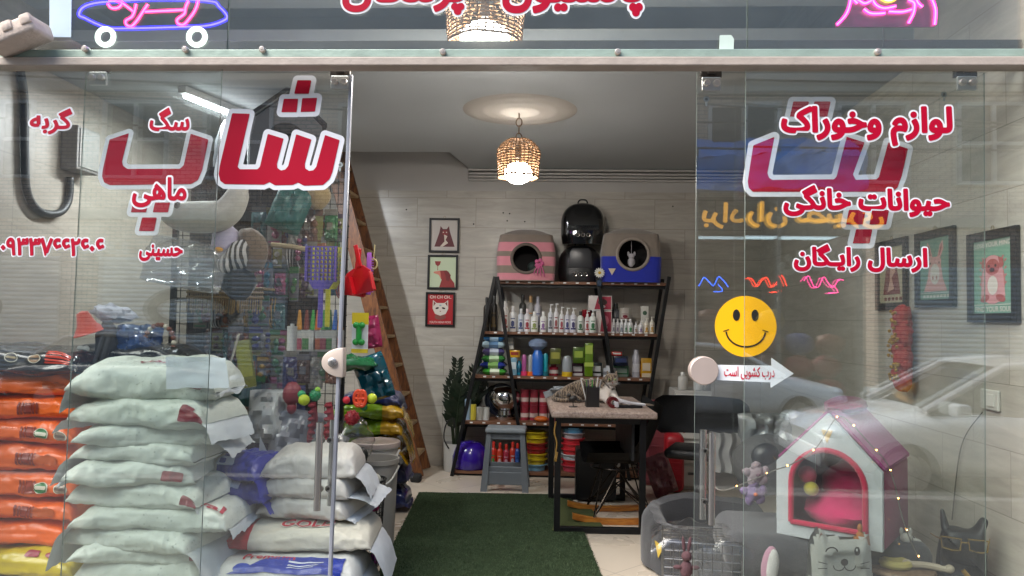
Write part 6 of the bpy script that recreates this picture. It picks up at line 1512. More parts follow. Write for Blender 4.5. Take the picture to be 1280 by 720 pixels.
b = BM(); el(b, (.004, -.02, .005), (.032, .03, .085), rot=(0, R(8), 0)); obj('upper', b, FELT('#b9b4b0'), sl_, True)
# socket, cord, red garland, fairy lights
p = atx(1240, 500, XR)
sk = thing('wall_socket', 'white electric wall switch on the right wall', 'switch', (XR, p.y, p.z), R(-90))
b = BM(); bx(b, (0, -.008, 0), (.15, .016, .1), bev=.006); obj('plate', b, mat('#b4b2aa', .4), sk)
b = BM(); bx(b, (.02, -.018, 0), (.06, .008, .06), bev=.003); obj('rocker', b, mat('#bcbab2', .4), sk)
b = BM(); p0 = atx(1228, 515, XR - .01); p1 = atx(1190, 650, XR - .02); tb(b, curve_pts([p0, (p0 + p1) / 2 + Vector((0, 0, .1)) + Vector((0, .05, 0)), p1], 8), .003)
tag(obj('thin_cord', b, mat('#5a5650', .6), None), 'thin cord hanging down the right wall above the black dog', 'cord')
t = thing('garland', 'red garland with gold beads hanging on the right wall under the farthest poster', 'garland', (XR - .06, 4.78, 0)); p0 = atx(1130, 385, XR - .06); p1 = atx(1130, 478, XR - .06)
t.location = (XR - .07, p0.y, p0.z); Lg = p0.z - p1.z
b = BM()
for k in range(9): el(b, (0, .01 * math.sin(k * 2), -.04 - k * Lg / 9), (.05, .07, .06), nz=.3, seed=k)
obj('red_cloth', b, mat('#9a1c18', .8, bump=.4), t, True)
b = BM()
for k in range(46): el(b, (-.05 - .01 * rnd.random(), rnd.uniform(-.06, .06), -rnd.uniform(.02, Lg)), (.011, .011, .011), n=8)
obj('gold_beads', b, mat('#a8842c', .3, .7), t, True)
WIRE = mat('#6a655e', .5); LED = emis('#ffb45a', 9)
fy = thing('fairy_lights', 'string of tiny warm fairy lights draped over the pink pet house', 'fairy lights', at(1068, 525, 3.9))
fp = [(885, 600, 4.2), (903, 613, 4.1), (940, 600, 3.9), (968, 588, 3.72), (990, 580, 3.7), (1020, 560, 3.74), (1046, 522, 3.75), (1064, 530, 3.72), (1090, 558, 3.7), (1108, 578, 3.68), (1119, 608, 3.68), (1126, 640, 3.7), (1138, 676, 3.72), (1150, 700, 3.74)]
W_ = [at(*q_) - fy.location for q_ in fp]
b = BM(); tb(b, curve_pts(W_, 8), .003, 5); obj('wire', b, WIRE, fy, True)
WC_ = curve_pts(W_, 8)
for k in range(3, len(WC_) - 1, 9):
    b = BM(); q_ = WC_[k] + Vector((0, -.004, .004)); el(b, q_, (.0036, .0036, .0036), n=8); obj('bulb', b, LED, fy, 'all')
b = BM(); el(b, (0, 0, -.03), (.028, .02, .045), nz=.3); el(b, (0, 0, .03), (.012, .012, .02)); solo('feather_toy', b, mat('#9a5a1c', .9), 'orange brown feather toy hanging at the right foot of the pink pet house', 'toy', at(1075, 668, 3.72))
# ================================================================== sacks behind the left glass
def sgn(v, e): return math.copysign(abs(v) ** e, v)
class Sack:
    def __init__(s, L, W, H, seed, flat=.55, wr=1.0): s.L, s.W, s.H, s.seed, s.flat, s.wr = L, W, H, seed, flat, wr
    def __call__(s, u, t, off=0):
        au = abs(u); hu = max(0, 1 - au ** (5.5 if u > 0 else 3.2)) ** (.5 if u > 0 else .62); c, z = math.cos(t), math.sin(t); sd = s.seed
        hz = s.H * (.5 if z > 0 else .5 * s.flat)
        y = s.W / 2 * sgn(c, .62) * (1 - .05 * (1 - hu)); zz = hz * hu * sgn(z, .75) + .004 * sgn(z, .5)
        P = Vector((u * s.L / 2, y, zz))
        q = Vector((u * 2.3 + sd * 1.7, c * 1.6, z * 1.6 + sd))
        n = noise.noise(q) * .018 + noise.noise(q * 2.6) * .006 + noise.noise(Vector((u * 2.2 + sd, c * 5, z * 5 + sd))) * .007
        q2 = Vector((u * 9 + sd, c * 2.4 + u * 3, z * 2.4))
        n += .009 * (.45 - abs(noise.noise(q2 * .7)) * 2.2) * (.3 + au ** 3) + .003 * (.4 - abs(noise.noise(q2 * 2))) * (.3 + au ** 3)         # creases, stronger towards the seams
        n += math.sin(t * 11 + sd + 2 * u) * .006 * au ** 5 * hu
        N = Vector((0, c / s.W * 2, z / s.H * 2)).normalized()
        P += N * (n * s.wr * (.3 + .7 * hu) + off); P.z += s.H * .5 * s.flat - .03 * au ** 4 * (1 - hu) + .012 * noise.noise(Vector((u * 1.5 + sd, 5, 1)))
        return P
def sack(label, loc, rz, L, W, H, m, seed, group=None, flaps=(1, 1), fm=None, prints=None, flat=.55, name='sack', cat_='sack', wr=1.0, zone=None):
    S_ = Sack(L, W, H, seed, flat, wr); b = BM(); mm = m if isinstance(m, list) else [m]
    nu, nt = 96, 60
    gr(b, lambda u, v: S_(-1 + 2 * u, 2 * PI * v), nu, nt, cv=True, mi=(lambda i, j: zone(-1 + 2 * (i + .5) / (nu - 1), 2 * PI * (j + .5) / nt)) if zone else 0)
    o = solo(name, b, mm, label, cat_, loc, rz, group, 'all')
    fm = fm or mm[0]
    for sgx, fl_ in zip((-1, 1), flaps):
        if not fl_: continue
        b = BM(); Lf = .11 * fl_; q = random.Random(seed * 7 + sgx); tw = q.uniform(-.6, .6); dr = q.uniform(.3, 2.6); cr_ = q.uniform(.5, 1.3)
        gr(b, lambda u, v: Vector((sgx * (L / 2 - .015 + Lf * u), (v - .5) * W * (.96 - .12 * u * q_(seed)) + tw * Lf * u, H * .5 * flat - .028 * (1 - 0) * min(1, 1) - dr * Lf * u * u + .03 * cr_ * u * noise.noise(Vector((u * 2.5, v * 3.5, seed))) + .012 * u * noise.noise(Vector((u * 8, v * 11, seed))) + .03 * u * (v - .5) * tw)), 12, 24)
        obj('seam_flap', b, fm, o, 'all')
    for pr in (prints or []):
        kind, a = pr[0], pr[1:]
        def fnm(u0, t0, lift=0):
            k = (PI / 2) / ((W / 2 + H / 2) * .82)
            return lambda x, z, kk=0: S_(u0 + x / (L / 2), t0 - z * k, .006 + .0016 * kk + lift)
        b = BM()
        if kind == 'text':
            s_, u0, t0, bxp, cols = a[:5]; sign(b, s_, bxp, 0, outline=a[5] if len(a) > 5 else 0, bold=.02, mis=(0, 1), fn=fnm(u0, t0), res=.03)
            obj('printed_lettering', b, [mat(c, .45) for c in cols], o)
        elif kind == 'poly':
            polys, u0, t0, col = a[:4]; sd = outline_sdf((label, str(polys)[:60], u0, seed), polys, .02, .009); f = fnm(u0, t0, a[4] if len(a) > 4 else 0)
            sdf_fill(b, sd, 0, lambda x, z: f(x, z), 0, 2); obj('printed_panel', b, mat(col, .4), o)
    return o
def q_(s): return .5 + .5 * math.sin(s * 5.1)
def woven(c, v=.05):
    k = ('woven', c)
    if k in MATS: return MATS[k]
    m = mat(c, .55, 0, v, 7, .35, 45, key=k); return m
def fleck():
    k = 'flecked_sack'
    if k in MATS: return MATS[k]
    m = mat('#c6cac1', .5, 0, .1, 5, .5, 22, key=k); t = m.node_tree; bs = t.nodes['Principled BSDF']
    src = bs.inputs['Base Color'].links[0].from_socket
    tc = nn(t, 'ShaderNodeTexCoord'); vo = nn(t, 'ShaderNodeTexVoronoi'); vo.inputs['Scale'].default_value = 34; vo.inputs['Randomness'].default_value = 1; t.links.new(tc.outputs['Object'], vo.inputs[0])
    cr = nn(t, 'ShaderNodeValToRGB'); cr.color_ramp.elements[0].position = .1; cr.color_ramp.elements[0].color = (1, 1, 1, 1); cr.color_ramp.elements[1].position = .19; cr.color_ramp.elements[1].color = (0, 0, 0, 1); t.links.new(vo.outputs['Distance'], cr.inputs[0])
    nz = nn(t, 'ShaderNodeTexNoise'); nz.inputs['Scale'].default_value = 9; t.links.new(tc.outputs['Object'], nz.inputs[0])
    mu = nn(t, 'ShaderNodeMath', operation='MULTIPLY'); t.links.new(cr.outputs[0], mu.inputs[0]); t.links.new(nz.outputs[0], mu.inputs[1])
    mx = nn(t, 'ShaderNodeMix', data_type='RGBA'); mx.inputs['B'].default_value = (.16, .18, .15, 1); t.links.new(mu.outputs[0], mx.inputs['Factor']); t.links.new(src, mx.inputs['A']); t.links.new(mx.outputs['Result'], bs.inputs['Base Color'])
    return m
FL_K = fleck(); PAPER = mat('#bcc0c3', .55, var=.05, bump=.15, bscale=12)
rows = [506, 537, 561, 583, 612, 641, 668, 692, 710, 740]
D_ = 3.72; zt_ = [1.275] + [at(170, y - 0, D_).z for y in rows]
for k in range(10):
    z1 = zt_[k] ; z0 = zt_[k + 1]
    if k == 9: z0 = 0
    H = (z1 - z0); 
    if k == 0: H = z1 - z0
    H = max(.1, H) if k else .165
    q = random.Random(k + 3); xo = [.0, .02, .0, -.03, -.06, -.01, .06, -.03, .0, .02][k]
    pr = []
    if k == 0: pr = [('text', 'USA', .1, PI * .72, (-.06, -.012, .12, .03), ['#8a1a2c'])]
    if k in (0, 1): pr.append(('poly', [[(-.06, -.05), (.0, -.06), (.02, .05), (-.05, .06)]], .82, PI * .93, '#7c1426'))
    if k in (2, 6): pr += [('text', 'Royal', .5, PI * .72, (-.14, -.03, .16, .05), ['#a83a4a'])]
    if k in (1, 5, 8): pr.append(('poly', [[(-.03, -.03), (.05, -.035), (.05, .03), (-.02, .04)]], .86, PI * .97, '#7c1426'))
    if k == 4: pr.append(('poly', [[(-.06, -.02), (.04, -.03), (.05, .03), (-.05, .03)]], .7, PI * 1.0, '#8a1626'))
    sack(ORD[k] + ' pale flecked sack from the top of the tall stack', (-2.03 + xo + q.uniform(-.015, .015), 3.93 + q.uniform(-.015, .02), z0), R([3, -6, 7, -3, 8, -5, 2, -9, 5, -3][k]), [.75, .74, .70, .65, .64, .71, .79, .73, .68, .74][k], .47, H * 1.62, FL_K, k * 1.37 + .5, 'pale flecked sacks in the tall stack behind the left glass', ([.4, .9, 0, .8, .3, 0, .9, .3, 0, .3][k], [.3, .7, .8, .0, .0, .2, .4, 1.6, .2, .5][k]), PAPER, pr, .7)
# a seam flap standing up at the right of the top sack
SHEET = mat('#e2e6ea', .6, var=.04)
b = BM(); pA = [at(207, 446, 3.64), at(282, 447, 3.69), at(287, 485, 3.71), at(208, 486, 3.64)]
gr(b, lambda u, v: (pA[0].lerp(pA[1], u)).lerp(pA[3].lerp(pA[2], u), v) + Vector((0, .02 * math.sin(u * PI) + .01 * noise.noise(Vector((u * 4, v * 4, 0))), .008 * noise.noise(Vector((u * 5, v * 3, 3))))) - pA[0], 14, 10)
solo('sack_paper', b, SHEET, 'white paper sheet standing up at the right end of the topmost pale flecked sack', 'paper', pA[0], 0, None, 'all')
# orange sacks
ORG = mat('#dd5e0c', .42, var=.12, scale=6, coat=.12, bump=.3, bscale=18)
def badge(u0, t0, r, c1, c2, k):
    cc = [ell(0, 0, r, r, 20)]; return [('poly', cc, u0, t0, '#c9c4b0', .0), ('poly', [ell(0, 0, r * .86, r * .86, 18)], u0 + 1e-4, t0, c1, .0012), ('poly', [[(-r * .8, -r * .22), (r * .8, -r * .22), (r * .8, r * .22), (-r * .8, r * .22)]], u0 + 2e-4, t0, c2, .0024)]
yo_ = [466, 494, 524, 555, 590, 624, 652, 684]
for k in range(7):
    z1 = at(40, yo_[k], 4.02).z; z0 = at(40, yo_[k + 1], 4.02).z; q = random.Random(k + 40); pr = []
    if k % 2: pr += [('poly', [[(-.02 + .02 * i, -.05), (-.008 + .02 * i, -.05), (-.008 + .02 * i, .05), (-.02 + .02 * i, .05)] for i in range(6)], .25, PI * .98, '#7a2410')]
    if k in (2, 4): pr = badge(.55, PI * .98, .042, '#1f6a34', '#c9c4b0', k) + badge(.82, PI * .98, .038, '#8a7a6a', '#5a4a40', k) + pr + [('poly', [[(-.02 + .02 * i, -.05), (-.008 + .02 * i, -.05), (-.008 + .02 * i, .05), (-.02 + .02 * i, .05)] for i in range(5)], .28, PI * .98, '#8a2c10')]
    if k in (0, 3, 5): pr += [('poly', [ell(.03 * i, .006 * (-1) ** i, .02, .028, 12) for i in range(4)], .5, PI * .97, '#a8480c')]
    sack(ORD[k] + ' orange sack down the stack at the left edge', (-2.93 + q.uniform(-.02, .02), 4.24, z0), R(q.uniform(-3, 3)), .8, .46, (z1 - z0) * 1.3, ORG, k * 2.1 + 20, 'orange sacks stacked at the left edge', (.4, .4), ORG, pr, .55)
z1 = at(40, 684, 4.02).z
sack('yellow sack lying under the orange stack at the left edge', (-2.88, 4.2, z1 - .15), R(-3), .84, .5, .19, mat('#b8a420', .4, var=.12, coat=.2, bump=.3, bscale=18), 33, None, (.4, .5), None, [('poly', [ell(0, 0, .05, .03, 14), [(-.16, -.03), (-.08, -.03), (-.09, .03), (-.15, .03)]], .7, PI * .78, '#8a2a3a')])
sack('pale sack at the bottom under the yellow sack', (-2.9, 4.2, .0), R(2), .84, .5, z1 - .13, woven('#a8a49a'), 36, None, (0, 0))
z2 = at(40, 467, 4.02).z
BLKS = mat('#121213', .28, var=.3, coat=.4, bump=.4, bscale=14)
pr = badge(.16, PI * .9, .036, '#2a2420', '#9a8a6a', 1) + badge(.46, PI * .9, .036, '#8a6a4a', '#2a2420', 2) + [('poly', [[(-.07, -.05 + .024 * i), (.07, -.05 + .024 * i), (.07, -.036 + .024 * i), (-.07, -.036 + .024 * i)] for i in range(5)], .76, PI * .88, '#c0381c')]
sack('black glossy sack with red print lying on top of the orange stack', (-2.93, 4.2, z2 - .005), R(-2), .86, .5, .2, BLKS, 51, None, (.4, .6), BLKS, pr, .5)
sack('second black glossy sack lying behind the red printed one, reaching over the pale stack', (-2.42, 4.36, z2 + .03), R(-8), .8, .34, .17, BLKS, 55, None, (.4, .4), BLKS, None, .5)
sack('brown sack standing behind the orange stack as a base', (-2.4, 4.5, .0), R(0), .78, .3, 1.35, woven('#4a3a2c'), 58, None, (0, 0), None, None, .9)
# middle stack
WOV = woven('#b5b1aa', .07); G_ = 'plain white sacks stacked behind the left door handle'
for k, (y0, y1, x0, x1) in enumerate([(566, 603, 322, 436), (594, 627, 318, 434), (621, 652, 322, 436)]):
    a = at(x0, y1, 4.05); c = at(x1, y0, 4.05); q = random.Random(k + 70)
    sack(['top', 'middle', 'lowest'][k] + ' plain white woven sack of three behind the left door handle', ((a.x + c.x) / 2, 4.27, a.z), R(q.uniform(-7, 7)), c.x - a.x + .02, .42, (c.z - a.z) * 1.25, WOV, 70 + k * 1.9, G_, (.7, [.9, 1.3, .5][k]), PAPER, None, .6)
zb = at(380, 652, 4.05).z
CRM = woven('#b9b4a6', .06); REDP = '#a8162c'; BLU = '#1c2f86'
z3 = zb
hs = z3 / 3.3
sack('cream sack with red lettering and a red end under the plain white sacks', (-1.32, 4.2, z3 - hs * 1.15), R(5), .78, .5, hs * 1.4, [CRM, mat('#a8202c', .35, coat=.2)], 81, None, (1.1, 1.0), PAPER, [('text', 'GOLD', .12, PI * .66, (-.14, -.03, .14, .05), [REDP, '#c9c4bc'], .06)], .55, zone=lambda u, t: 1 if u < -.62 else 0)
leaf = lambda x, z, s, a: [(x + s * math.cos(a + i * PI / 5) * (1 if i % 2 == 0 else .45), z + s * math.sin(a + i * PI / 5) * (1 if i % 2 == 0 else .45)) for i in range(10)]
blue = [(-.30, -.09), (-.2, -.04), (-.1, .05), (.05, .075), (.28, .08), (.28, -.10), (.1, -.11), (-.1, -.085)]
pr = [('poly', [blue], .12, PI * .72, BLU), ('poly', [ell(-.02, 0, .045, .04, 16)], -.36, PI * .80, '#20388e'), ('text', 'Premium', -.3, PI * .66, (-.06, -.0, .2, .05), [REDP]),
      ('poly', [[(-.04, -.03 * i), (.14 - .02 * i, -.03 * i), (.14 - .02 * i, .012 - .03 * i), (-.04, .012 - .03 * i)] for i in range(3)], .22, PI * .7, '#b8bcc8', .0015), ('poly', [leaf(-.1 + .09 * i, .0, .028, i) for i in range(7)], -.1, PI * 1.02, REDP)]
sack('white sack printed with a blue panel at the foot of the left door', (-1.36, 4.02, z3 - hs * 2.15), R(4), .82, .5, hs * 1.35, woven('#b4b4b0', .05), 84, None, (.6, 1.2), PAPER, pr, .5)
pr = [('poly', [leaf(-.3 + .085 * i, .01 * (i % 3) - .01, .032, i * .7) for i in range(8)], .0, PI * .95, REDP), ('poly', [[(-.05, -.05), (.05, -.05), (.06, .05), (-.05, .05)]], .72, PI * .95, '#1c2f7a')]
sack('white sack covered in red flower prints, lowest at the left door', (-1.34, 4.04, z3 - hs * 3.3), R(-3), .84, .5, hs * 1.4, woven('#b4b4b0', .05), 87, None, (.5, 1.1), PAPER, pr, .5)
BLP = mat('#16208a', .3, var=.15, coat=.3, bump=.3, bscale=16)
b0 = at(405, 560, 4.0)
sack('small bright blue pack poking out behind the left door edge', (at(420, 665, 4.2).x, 4.3, at(420, 675, 4.2).z), R(12), .3, .36, .17, BLP, 91, None, (.4, .4), BLP)
for k, (px, py, lb) in enumerate([(300, 588, 'upper blue pack with a white square print beside the tall pale stack'), (302, 618, 'lower blue pack beside the tall pale stack')]):
    p = at(px - 8, py + 14, 4.05)
    sack(lb, (p.x, 4.22, p.z), R(-14 + 8 * k), .36, .36, .17, [BLP, woven('#b5b1aa')], 93 + k * 3, 'blue packs beside the tall pale stack', (.5, .5), None, [('poly', [[(-.05, -.035), (.05, -.035), (.05, .035), (-.05, .035)]], -.1, PI * .8, '#b4bcd0'), ('poly', [[(-.035, -.02), (.0, -.02), (.0, .02), (-.035, .02)]], -.1002, PI * .8, '#20308a', .0012)], .55, zone=lambda u, t: 1 if u < -.35 else 0)
for k in range(3): sack(ORD[k] + ' white sack from the floor in the stack under the blue packs', (-1.72, 4.4, k * .155), R(3 - 4 * k), .6, .44, .19, WOV, 97 + k, 'white sacks under the blue packs', (.5, .6), PAPER, None, .6)
b = BM(); pA = [at(325, 545, 4.3), at(346, 590, 4.2), at(322, 592, 4.2)]
b.faces.new([b.verts.new(p - pA[0]) for p in pA]); bmesh.ops.solidify(b, geom=list(b.faces), thickness=.002)
solo('paper_corner', b, PAPER, 'white triangular paper corner sticking up behind the middle sacks', 'paper', pA[0])
# ================================================================== left wall: cable and meter box
p = [atx(x, y, XL + .03) for x, y in ((22, 70), (30, 120), (31, 190), (34, 240), (50, 264), (74, 266), (86, 250), (88, 222))]
b = BM(); tb(b, curve_pts(p, 8), .024, 8); tag(obj('thick_cable', b, mat('#0e0e0f', .5), None, 'all'), 'thick black cable looping down the left side wall', 'cable')
c = atx(90, 192, XL); mb = thing('meter_box', 'grey metal box on the left wall where the black cable ends', 'box', (XL, c.y, c.z), R(90))
b = BM(); bx(b, (0, -.06, .02), (.26, .12, .3), bev=.01); obj('case', b, mat('#6a6763', .6, var=.15), mb)
b = BM(); bx(b, (0, -.124, .02), (.22, .008, .26), bev=.003); obj('door', b, mat('#74716c', .55), mb)
# ================================================================== wire rack and hanging goods
DR_ = 5.05; wl, wr_ = at(215, 400, DR_).x, at(434, 400, DR_).x; zt_ = at(330, 215, DR_).z
rk_ = thing('wire_rack', 'tall black wire grid rack full of hanging pet toys behind the left door', 'rack', ((wl + wr_) / 2, DR_, 0)); hw = (wr_ - wl) / 2
BW = mat('#111213', .4, .4)
b = BM()
for x in (-hw, -hw * .05, hw * .95): bx(b, (x, .01, zt_ / 2), (.035, .035, zt_), bev=.003)
obj('post', b, BW, rk_)
b = BM(); n = int(2 * hw / .052)
for k in range(n): x = -hw + 2 * hw * k / (n - 1) * .975; bx(b, (x, 0, zt_ / 2 + .05), (.0045, .0045, zt_ - .1))
for k in range(int(zt_ / .075)): bx(b, (0, -.004, .1 + k * .075), (2 * hw, .0045, .0045))
obj('grid', b, BW, rk_)
b = BM(); bx(b, (-.1, .2, zt_ + .012), (2 * hw - .2, .5, .022)); obj('top_shelf', b, mat('#4a4640', .7), rk_)
for k, z in enumerate((.62, 1.15, 1.62)):
    b = BM(); bx(b, (-.1, .1, z), (2 * hw - .2, .18, .018)); obj('shelf', b, mat('#3a3632', .7), rk_)
bk = BM(); bx(bk, (-.12, .2, zt_ / 2), (2 * hw - .26, .02, zt_)); obj('back_board', bk, mat('#2c2a28', .8, var=.3, scale=6), rk_)
# grey felt house and the plush on top
gh = thing('felt_cat_house', 'dark grey felt cat house with a peaked roof high on the left rack', 'cat house', (at(335, 200, 5.0).x, 5.3, zt_ + .024), R(24))
zz = at(345, 120, 5.1).z - zt_; wv = .24
b = BM(); pz(b, [(-wv, 0), (-wv, zz * .62), (0, zz), (wv, zz * .62), (wv, 0)], -.2, .2, bev=.01)
obj('shell', b, FELT('#55565a'), gh)
b = BM(); pz(b, [(-wv - .03, zz * .6), (0, zz + .012), (wv + .03, zz * .6), (wv + .03, zz * .66), (0, zz + .05), (-wv - .03, zz * .66)], -.22, .22, bev=.006); obj('roof', b, FELT('#2a2b2e'), gh)
b = BM(); fl(b, [(x, z + .02) for x, z in arch(.13, zz * .34)], -.204); obj('doorway_dark_patch', b, mat('#0c0c0d', .9), gh)  # flat black patch on the solid shell, painted as the shade of an opening
b = BM(); el(b, (0, 0, .16), (.11, .12, .3), nz=.12, seed=4); solo('grey_bag', b, mat('#4a4c50', .5, bump=.3), 'dark grey rounded bag left of the felt cat house on the rack', 'bag', (at(268, 200, 4.95).x, 5.2, zt_ - .05))
def crescent(label, px, py, D, w, h, c):
    b = BM(); p = at(px, py, D); 
    pts = curve_pts([(-w * .5, 0, -h * .1), (-w * .32, 0, -h * .42), (0, 0, -h * .48), (w * .3, 0, -h * .38), (w * .46, 0, h * .1), (w * .5, 0, h * .55)], 6)
    n = len(pts); tb(b, pts, [.018 + .08 * math.sin(PI * min(1, (i + .5) / n) ** .8) ** .8 * (1 if i < n * .8 else .8) for i in range(n)], 12)
    t = thing('plush_whale', label, 'toy', p); obj('body', b, FELT(c), t, 'all'); return t
w_ = crescent('white plush whale with an upturned tail hanging in front of the left rack', 252, 246, 4.5, .5, .26, '#a9a59c')
b = BM(); el(b, (-.11, -.085, -.06), (.02, .01, .025)); obj('eye', b, mat('#4a3a2c', .4), w_)
t = thing('plush_zebra', 'striped plush zebra with a brown back hanging under the white whale', 'toy', at(300, 318, 4.55))
def zebra():
    m = mat('#a9a49c', .9, key='zebra'); tt = m.node_tree; bs = tt.nodes['Principled BSDF']; tc = nn(tt, 'ShaderNodeTexCoord'); wv = nn(tt, 'ShaderNodeTexWave'); wv.inputs['Scale'].default_value = 9; wv.inputs['Distortion'].default_value = 3
    tt.links.new(tc.outputs['Object'], wv.inputs[0]); cr = nn(tt, 'ShaderNodeValToRGB'); cr.color_ramp.interpolation = 'CONSTANT'; cr.color_ramp.elements[0].color = (.03, .028, .026, 1); cr.color_ramp.elements[1].position = .5; cr.color_ramp.elements[1].color = (.42, .4, .37, 1)
    tt.links.new(wv.outputs[0], cr.inputs[0]); tt.links.new(cr.outputs[0], bs.inputs['Base Color']); return m
b = BM(); el(b, (0, 0, 0), (.085, .07, .1), rot=(0, R(30), 0), nz=.15); el(b, (-.08, -.02, -.06), (.05, .05, .06)); obj('striped_body', b, zebra(), t, 'all')
b = BM(); el(b, (.06, .03, .03), (.1, .07, .14), rot=(0, R(-20), 0), nz=.2); obj('brown_back', b, FELT('#5a4a3a'), t, 'all')
b = BM(); el(b, (-.1, .02, .08), (.09, .07, .1), nz=.25); obj('lilac_hood', b, FELT('#a8a0b4'), t, 'all')
b = BM(); el(b, (-.11, -.06, .02), (.03, .02, .018)); obj('beak', b, mat('#b8821c', .6), t, 'all')
b = BM(); el(b, (0, 0, 0), (.11, .08, .1), nz=.25, seed=8); solo('black_plush_toy', b, FELT('#0f0f10'), 'black plush toy hanging under the striped zebra', 'toy', at(298, 354, 4.6))
b = BM(); bag(b, (0, 0, 0), (.5, .3, .22), 5, rot=(R(78), R(10), 0), nz=.35); o = solo('clear_plush_bag', b, glassy(.07, (.85, .86, .88), .25, 'cloudy_plastic', .15), 'cloudy plastic bag of plush toys left of the striped zebra', 'bag', at(232, 330, 4.5))
# wicker bird toy basket, shelf goods lower
t = thing('wicker_tray', 'brown wicker tray with hanging strands behind the sheet of white paper', 'basket', at(282, 360, 4.75))
b = BM()
for k in range(34): x = -.24 + .48 * k / 33; tb(b, [(x, 0, .0), (x + rnd.uniform(-.004, .004), -.01, -.14 - .03 * rnd.random())], .005, 5)
for k in range(3): tb(b, [(-.25, -.006, .0 - .03 * k), (.25, -.006, .0 - .03 * k)], .008, 6)
bx(b, (0, .1, .0), (.5, .2, .015)); obj('wicker', b, mat('#8a7450', .8, var=.3), t)
# hanging toy packets
HC = ['#8a1c2c', '#1f6a8a', '#b08a1c', '#2c7a3a', '#8a8a90', '#7a4a2a', '#a83a6a', '#3a3a8a', '#b4b0a8', '#5a2a1c', '#a85a1c', '#2a6a6a', '#c8c4c0', '#4a1c3a']
HN = {'#8a1c2c': 'dark red', '#1f6a8a': 'blue', '#b08a1c': 'mustard', '#2c7a3a': 'green', '#8a8a90': 'grey', '#7a4a2a': 'brown', '#a83a6a': 'pink', '#3a3a8a': 'violet', '#b4b0a8': 'pale grey', '#5a2a1c': 'dark brown', '#a85a1c': 'orange', '#2a6a6a': 'teal', '#c8c4c0': 'white', '#4a1c3a': 'plum'}
RW_ = ['top', 'second', 'third', 'fourth', 'fifth', 'sixth', 'seventh']
q = random.Random(21)
for r_, (py, x0, x1, n) in enumerate([(282, 320, 428, 12), (314, 316, 428, 13), (348, 314, 428, 14), (388, 246, 354, 14), (424, 258, 358, 12), (456, 266, 426, 19), (492, 286, 376, 11)]):
    for k in range(n):
        px = x0 + (x1 - x0) * (k + .5) / n + q.uniform(-2, 2); c = q.choice(HC); D = DR_ - .07 - .05 * q.random(); p = at(px, py + q.uniform(-5, 5), D)
        b = BM(); w, h = q.uniform(.06, .1), q.uniform(.13, .22)
        kd = q.choice([0, 0, 0, 1, 1, 2, 3])
        if kd == 0:        # printed card with a small toy under a blister
            bx(b, (0, 0, -.02), (w, .004, h), bev=.001, mi=1); bx(b, (0, -.003, h * .36), (w * .98, .004, h * .2)); bx(b, (0, -.003, -h * .52), (w * .8, .004, h * .06))
            for i in range(2): el(b, (q.uniform(-.012, .012), -.014, -.05 + .05 * i), (w * .26, .014, h * .13), nz=.4, seed=k + i * 3)
        elif kd == 1:      # crinkled bag with a header card
            bag(b, (0, 0, -.03), (h, w * 1.15, .035), k + r_, rot=(R(90), R(90), 0), nz=.5); bx(b, (0, -.004, h / 2 - .01), (w * 1.1, .005, .04), mi=1); bx(b, (0, -.022, -.02), (w * .5, .004, .05), mi=1)
        elif kd == 2:      # rope and bead toy
            for i in range(4): el(b, (q.uniform(-.008, .008), 0, .05 - .038 * i), (w * .22, w * .2, .018), nz=.3, seed=i + k)
            tb(b, curve_pts([(0, 0, .12), (.004, 0, .0), (-.006, 0, -.09), (.01, 0, -.13)], 3), .006, 5, mi=1)
        else:              # collars and leads
            for i in range(3): tb(b, curve_pts([(-.02 + .02 * i, 0, .1), (-.03 + .022 * i, -.012, .0), (-.015 + .015 * i, -.01, -.1), (.0 + .015 * i, 0, -.13)], 3), .005, 4)
            bx(b, (0, -.006, .09), (w * .7, .004, .05), mi=1)
        tb(b, [(0, .08, h * .52), (0, -.01, h * .52)], .0025, 4, mi=2)
        cd_ = tuple(x * .55 + .012 for x in lin(c))
        solo('hanging_toy', b, [mat(cd_, .35, var=.45, scale=30, coat=.3), mat(q.choice(['#7a7872', '#6a6830', '#66666e', '#70685a', '#3a3834']), .5, var=.35, scale=40), BW],
             f'{HN[c]} pet toy, {ORD[k]} from left in the {RW_[r_]} row on the wire rack', 'toy', p, q.uniform(-.2, .2), 'pet toys hanging on the black wire rack')
# coloured brushes in a row
for k, (px, c, cn) in enumerate([(374, '#b07a1c', 'mustard'), (383, '#6a2a1c', 'brown'), (391, '#2c8a34', 'green'), (397, '#c0601c', 'orange'), (405, '#3a8a3c', 'leaf green'), (412, '#0f6a34', 'dark green'), (419, '#1f5fb4', 'blue'), (425, '#c08a1c', 'yellow')]):
    t = thing('brush_packet', f'{cn} handled brush in a clear sleeve, {ORD[k]} from left in the brush row', 'brush', at(px, 412, 4.75), 0, 'brushes hanging in a row behind the left door')
    b = BM(); cy(b, (0, 0, .0), (0, 0, .125), .02, .008, 10); obj('handle', b, mat(c, .35), t)
    b = BM(); bx(b, (0, 0, -.07), (.052, .02, .14), bev=.008); obj('sleeve', b, mat('#a8a8a4', .2, coat=.5, var=.15, scale=30), t)
    b = BM(); bx(b, (0, -.012, -.09), (.04, .004, .07)); obj('label', b, mat(['#8a3a4a', '#3a6a3a', '#b4b4b0', '#a04a2a'][k % 4], .5), t)
b = BM(); cy(b, (0, 0, -.075), (0, 0, .075), .03, n=18); cy(b, (0, 0, .075), (0, 0, .09), .012)
solo('lint_roller', b, mat('#b9b9b6', .5), 'white cylindrical lint roller hanging left of the row of brushes', 'roller', at(365, 423, 4.6))
